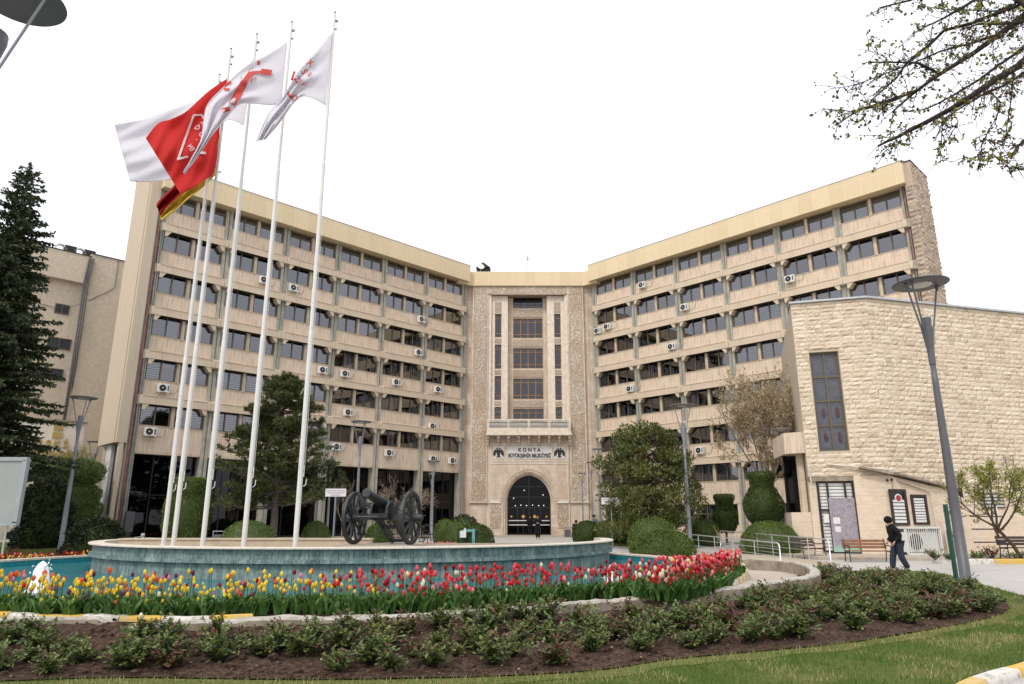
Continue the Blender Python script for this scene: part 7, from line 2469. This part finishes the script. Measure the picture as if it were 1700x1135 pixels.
# the many farther tulips : one mesh
mats = [M['stem'], M['tleaf']] + [M[c] for c in CN]
ci = {c: i + 2 for i, c in enumerate(CN)}
big = MB()
geo = {}
for key, P in protos.items():
    g = []
    for ch in P.children:
        idx = 0 if ch.name.startswith('stem') else (1 if ch.name.startswith('leaf') else ci[key[0]])
        g.append((idx, [v.co.copy() for v in ch.data.vertices], [tuple(p.vertices) for p in ch.data.polygons]))
    geo[key] = g
def plant_in(B, x, y, z, key, s, a, noleaf=False):
    ca, sa = cos(a) * s, sin(a) * s
    for idx, vs, fs in geo[key]:
        B.mi = idx
        B.add([(x + v.x * ca - v.y * sa, y + v.x * sa + v.y * ca, z + v.z * s) for v in vs], fs)
for x, y, col, v, zone in rest: plant_in(big, x, y, .33, (col, v), r.uniform(.74, 1.14), r.uniform(0, 6.3))
# extra leaf-only growth filling the front bed
leafy = MB()
for _ in range(5200):
    x, y = r.uniform(-10, 5.6), r.uniform(10, 20)
    if not BEDIN(x, y) or rim_d(x, y) < .05: continue
    key = ('t_red', r.randrange(3))
    g = [q for q in geo[key] if q[0] == 1][0]
    s = r.uniform(.8, 1.2); a = r.uniform(0, 6.3); ca, sa = cos(a) * s, sin(a) * s
    leafy.add([(x + v.x * ca - v.y * sa, y + v.x * sa + v.y * ca, .33 + v.z * s) for v in g[1]], g[2])
o = leafy.build('tulip_leaves', M['tleaf'], smooth=True); tag(o, 'thick green tulip foliage filling the front flower bed', 'foliage', None, 'stuff')
# beds beyond the pool
for _ in range(420):
    t = R(r.uniform(148, 196)); rr = PR + r.uniform(.5, 1.35)
    x, y = PC.x + rr * cos(t), PC.y + rr * sin(t)
    col = r.choices(['t_red', 't_yellow', 't_lilac', 't_crimson', 't_rose'], [26, 20, 20 if t > R(172) else 5, 16, 10])[0]
    plant_in(big, x, y, G(x, y) + .02, (col, r.choice((0, 1))), r.uniform(.9, 1.2), r.uniform(0, 6.3))
for _ in range(230):
    t = R(r.uniform(8, 45)); rr = PR + r.uniform(.5, 1.5)
    x, y = PC.x + rr * cos(t), PC.y + rr * sin(t)
    plant_in(big, x, y, .0, (r.choices(['t_crimson', 't_red', 't_rose', 't_white'], [5, 3, 2, 1])[0], 0), r.uniform(.8, 1.1), r.uniform(0, 6.3))
for px0, px1, Y, cols, nn in ((462, 560, 37.5, ['t_red', 't_coral', 't_red', 't_rose', 't_yellow'], 420), (700, 762, 35.5, ['t_pink', 't_coral', 't_yellow', 't_rose'], 380)):
    for _ in range(nn):
        px = r.uniform(px0, px1); yy = Y + r.uniform(-.5, 1.4); q = at(px, 890, yy)
        plant_in(big, q.x, yy, G(q.x, yy) + .05, (r.choice(cols), 0), r.uniform(1.0, 1.4), r.uniform(0, 6.3))
o = big.build('tulips', mats, smooth=True); tag(o, 'the many farther tulips of the beds round the pool', 'tulips', None, 'stuff')
for key, P in protos.items():
    if key not in used:
        for ch in list(P.children): bpy.data.objects.remove(ch)
        bpy.data.objects.remove(P)
bpy.data.orphans_purge

# ---- rose bushes in the dug bed
r = random.Random(5)
rb = {}
def rose_proto(kind, seed):
    r = random.Random(seed)
    T = thing('rose_bush', 'x', 'rose bush')
    tw, lf = MB(), MB()
    for i in range(26):
        a = r.uniform(0, 2 * pi); rad = r.uniform(.05, .36); h = r.uniform(.12, .36) * (1.15 - rad)
        e = Vector((cos(a) * rad, sin(a) * rad, h))
        mid = Vector((e.x * .45, e.y * .45, h * .55)) + rv(r, .03)
        tw.tube([(cos(a) * .02, sin(a) * .02, -.05), mid, e], [.007, .005, .003], 4, cap=False)
        for j in range(8):
            u = r.uniform(-.7, 1.05)
            p = mid.lerp(e, u) if u > 0 else mid * (1 + u * .8)
            p = p + rv(r, .03)
            d = (Vector((e.x, e.y, .15)).normalized() * .5 + rv(r, .9) + Vector((0, 0, .15))).normalized()
            lf.mi = 1 if (kind == 'red' and r.random() < .5) or (kind != 'red' and u > .8 and r.random() < .3) else 0; m = lf
            s = d.cross(Vector((0, 0, 1))).normalized() if abs(d.z) < .95 else Vector((1, 0, 0))
            leaf(m, p + d * .04, d, Vector((0, 0, 1)) + rv(r, .5), r.uniform(.045, .075), .048)
            for sg in (-1, 1):
                for q in (.0, .028): leaf(m, p + d * q, (d * .5 + s * sg).normalized(), Vector((0, 0, 1)) + rv(r, .5), r.uniform(.035, .06), .042)
    tw.build('stem', M['bark_dark'], T); lf.build('foliage', [M['rose_light'] if kind == 'light' else M['rose'], M['rose_red']], T)
    return T
for i, kind in enumerate(('green', 'green', 'green', 'red', 'light', 'green')): rb[i] = (kind, rose_proto(kind, 300 + i))
pos = []
tries = 0
while len(pos) < 262 and tries < 30000:
    tries += 1
    x, y = r.uniform(-8, 11), r.uniform(7.9, 22.5)
    if not SOILIN(x, y): continue
    px = 850 + F_PX * x / (y * _c - 1.6 * _s)
    if px < -30 or px > 1720: continue
    ok = all(SOILIN(x + dx, y + dy) for dx, dy in (((.2, 0), (-.2, 0), (0, .30), (0, -.22)) if x < .5 else ((.3, 0), (-.45, .2), (0, .65), (-.3, .5), (0, -.35))))
    if not ok: continue
    dmin = .35 if x > 3.5 else .37
    if noise.noise(Vector((x * .9, y * .9, 7))) > (.24 if x < 3.5 else .12): continue
    if any((x - a) ** 2 + (y - b) ** 2 < dmin ** 2 for a, b, _ in pos): continue
    if x < 3 and r.random() < .10: continue
    k = r.choices([0, 1, 2, 3, 4, 5], [5, 5, 5, 2 if x < 6 else 4, 1.3 if x < -1 else .3, 5])[0]
    pos.append((x, y, k))
seen = set()
for x, y, k in pos:
    kind, P = rb[k]
    look = {'green': 'dark green rose bush', 'red': 'reddish shooting rose bush', 'light': 'pale yellow green rose bush'}[kind]
    px = 850 + F_PX * x / (y * _c - 1.6 * _s)
    dep = 'by the lawn edge' if y < 9.6 + max(0, x - 3) * .75 else ('under the concrete wall' if x < 4.2 else 'in the deep bed')
    zn = ['below the yellow tulips, far left', 'below the white jet', 'below the leftmost flagpoles', 'below the rightmost flagpole', 'below the cannon', 'below the portal', 'below the glossy tree', 'before the curved path', 'before the long handrail', 'before the brown bench', 'before the walking man', 'around the big lamp'][min(11, max(0, int(px / 142)))]
    z = soilz(x, y); s = r.uniform(.6, 1.08) if x > 3 else r.uniform(.55, 1.0)
    size = 'low' if s < .77 else ('large' if s > .95 else 'middling')
    lab = '%s %s %s %s' % (size, look, dep, zn)
    grp = '%s %ses %s %s' % (size, look, dep, zn)
    if k not in seen:
        seen.add(k); P.location = (x, y, z); P.scale = (s, s, s); P['label'] = lab; P['group'] = grp
    else: dup(P, (x, y, z), r.uniform(0, 6.3), lab, grp, s)
for k, (kind, P) in rb.items():
    if k not in seen:
        for ch in list(P.children): bpy.data.objects.remove(ch)
        bpy.data.objects.remove(P)
# broad tulip leaf and white bloom standing alone in the rose bed
q = gp(205, 1075, .1)
P = thing('lone_tulip', 'lone broad leaved tulip with white bud in the rose bed at left', 'tulip', (q.x + .15, q.y, .1))
m = MB()
for a, L, w, t in ((2.8, .34, .05, .25), (.4, .25, .04, .1), (1.2, .2, .03, .1)):
    o_ = Vector((cos(a), sin(a) * .3, 0)); s = Vector((0, 1, .2)).cross(o_).normalized(); rows = []
    for i in range(6):
        u = i / 5; c = o_ * (t * u * L / .3) + Vector((0, 0, L * u * (1 - .25 * u))); ww = w * (.4, .9, 1, .8, .45, .03)[i]
        rows += [c - s * ww, c + Vector((0, .006, 0)), c + s * ww]
    m.add(rows, [(i * 3 + j, i * 3 + j + 1, i * 3 + j + 4, i * 3 + j + 3) for i in range(5) for j in range(2)])
m.build('leaf', M['tleaf'], P, smooth=True)
m = MB(); m.tube([(0, 0, 0), (.02, 0, .34)], .006, 5); m.build('stem', M['stem'], P)
m = MB(); m.lathe([(.008, 0), (.022, .02), (.026, .04), (.02, .06), (.006, .075)], 10, (.02, 0, .34)); m.build('bloom', M['t_white'], P, smooth=True)
# clods and pebbles on the soil, grass blades on the near lawn
m = MB()
for _ in range(7000):
    x, y = r.uniform(-8, 10.5), 8 + 12 * r.random() ** 1.5
    if not SOILIN(x, y): continue
    s = r.uniform(.008, .030) * (1 if r.random() < .9 else 1.9)
    c = Vector((x, y, soilz(x, y)))
    o = len(m.v)
    vs = [c + Vector((cos(a) * s * r.uniform(.7, 1.3), sin(a) * s * r.uniform(.7, 1.3), zz_ * s)) for zz_ in (-.3, .5) for a in (0, 1.25, 2.5, 3.8, 5.0)] + [c + Vector((0, 0, s * .9))]
    m.add(vs, [(i, (i + 1) % 5, (i + 1) % 5 + 5, i + 5) for i in range(5)] + [(5 + i, 5 + (i + 1) % 5, 10) for i in range(5)])
lt = MB()
for _ in range(900):
    x, y = r.uniform(-8, 10.5), 8 + 12 * r.random() ** 1.5
    if SOILIN(x, y): leaf(lt, Vector((x, y, soilz(x, y) + .02)), Vector((r.uniform(-1, 1), r.uniform(-1, 1), r.uniform(-.1, .3))).normalized(), Vector((0, 0, 1)) + rv(r, .4), r.uniform(.02, .06), r.uniform(.015, .035))
o = lt.build('leaf_litter', M['blossom']); tag(o, 'pale dry leaf litter strewn on the dug bed', 'litter', None, 'stuff')
o = m.build('soil_clods', M['soil']); tag(o, 'loose clods scattered over the dug bed', 'clods', None, 'stuff')
m = MB(); md = MB()
for _ in range(230000):
    x = r.uniform(-9, 14); y = r.uniform(6.6, 25)
    if y > 13 and r.random() < .55: continue
    if not LAWNIN(x, y) : continue
    if SOILIN(x, y) and r.random() < .97: continue
    px = 850 + F_PX * x / (y * _c - 1.6 * _s)
    if px < -30 or px > 1740: continue
    h = r.uniform(.03, .065); a = r.uniform(0, 6.3); w = .0035 * (1 + y * .06)
    b = Vector((x, y, .014)); t = b + Vector((r.uniform(-.025, .025), r.uniform(-.025, .025), h))
    s = Vector((cos(a) * w, sin(a) * w, 0))
    edge = SOILIN(x, y) or DRYIN(x, y)
    dry = noise.noise(Vector((x * .9, y * .9, 0))) + (.6 if edge else 0) > .16
    (md if dry and r.random() < .7 else m).add([b - s, b + s, t], [(0, 1, 2)])
o = m.build('grass', M['blade']); tag(o, 'fresh green grass blades of the near lawn', 'grass', None, 'stuff')
o = md.build('grass', M['blade_dry']); tag(o, 'dry yellow grass blades along the edge of the bed', 'grass', None, 'stuff')
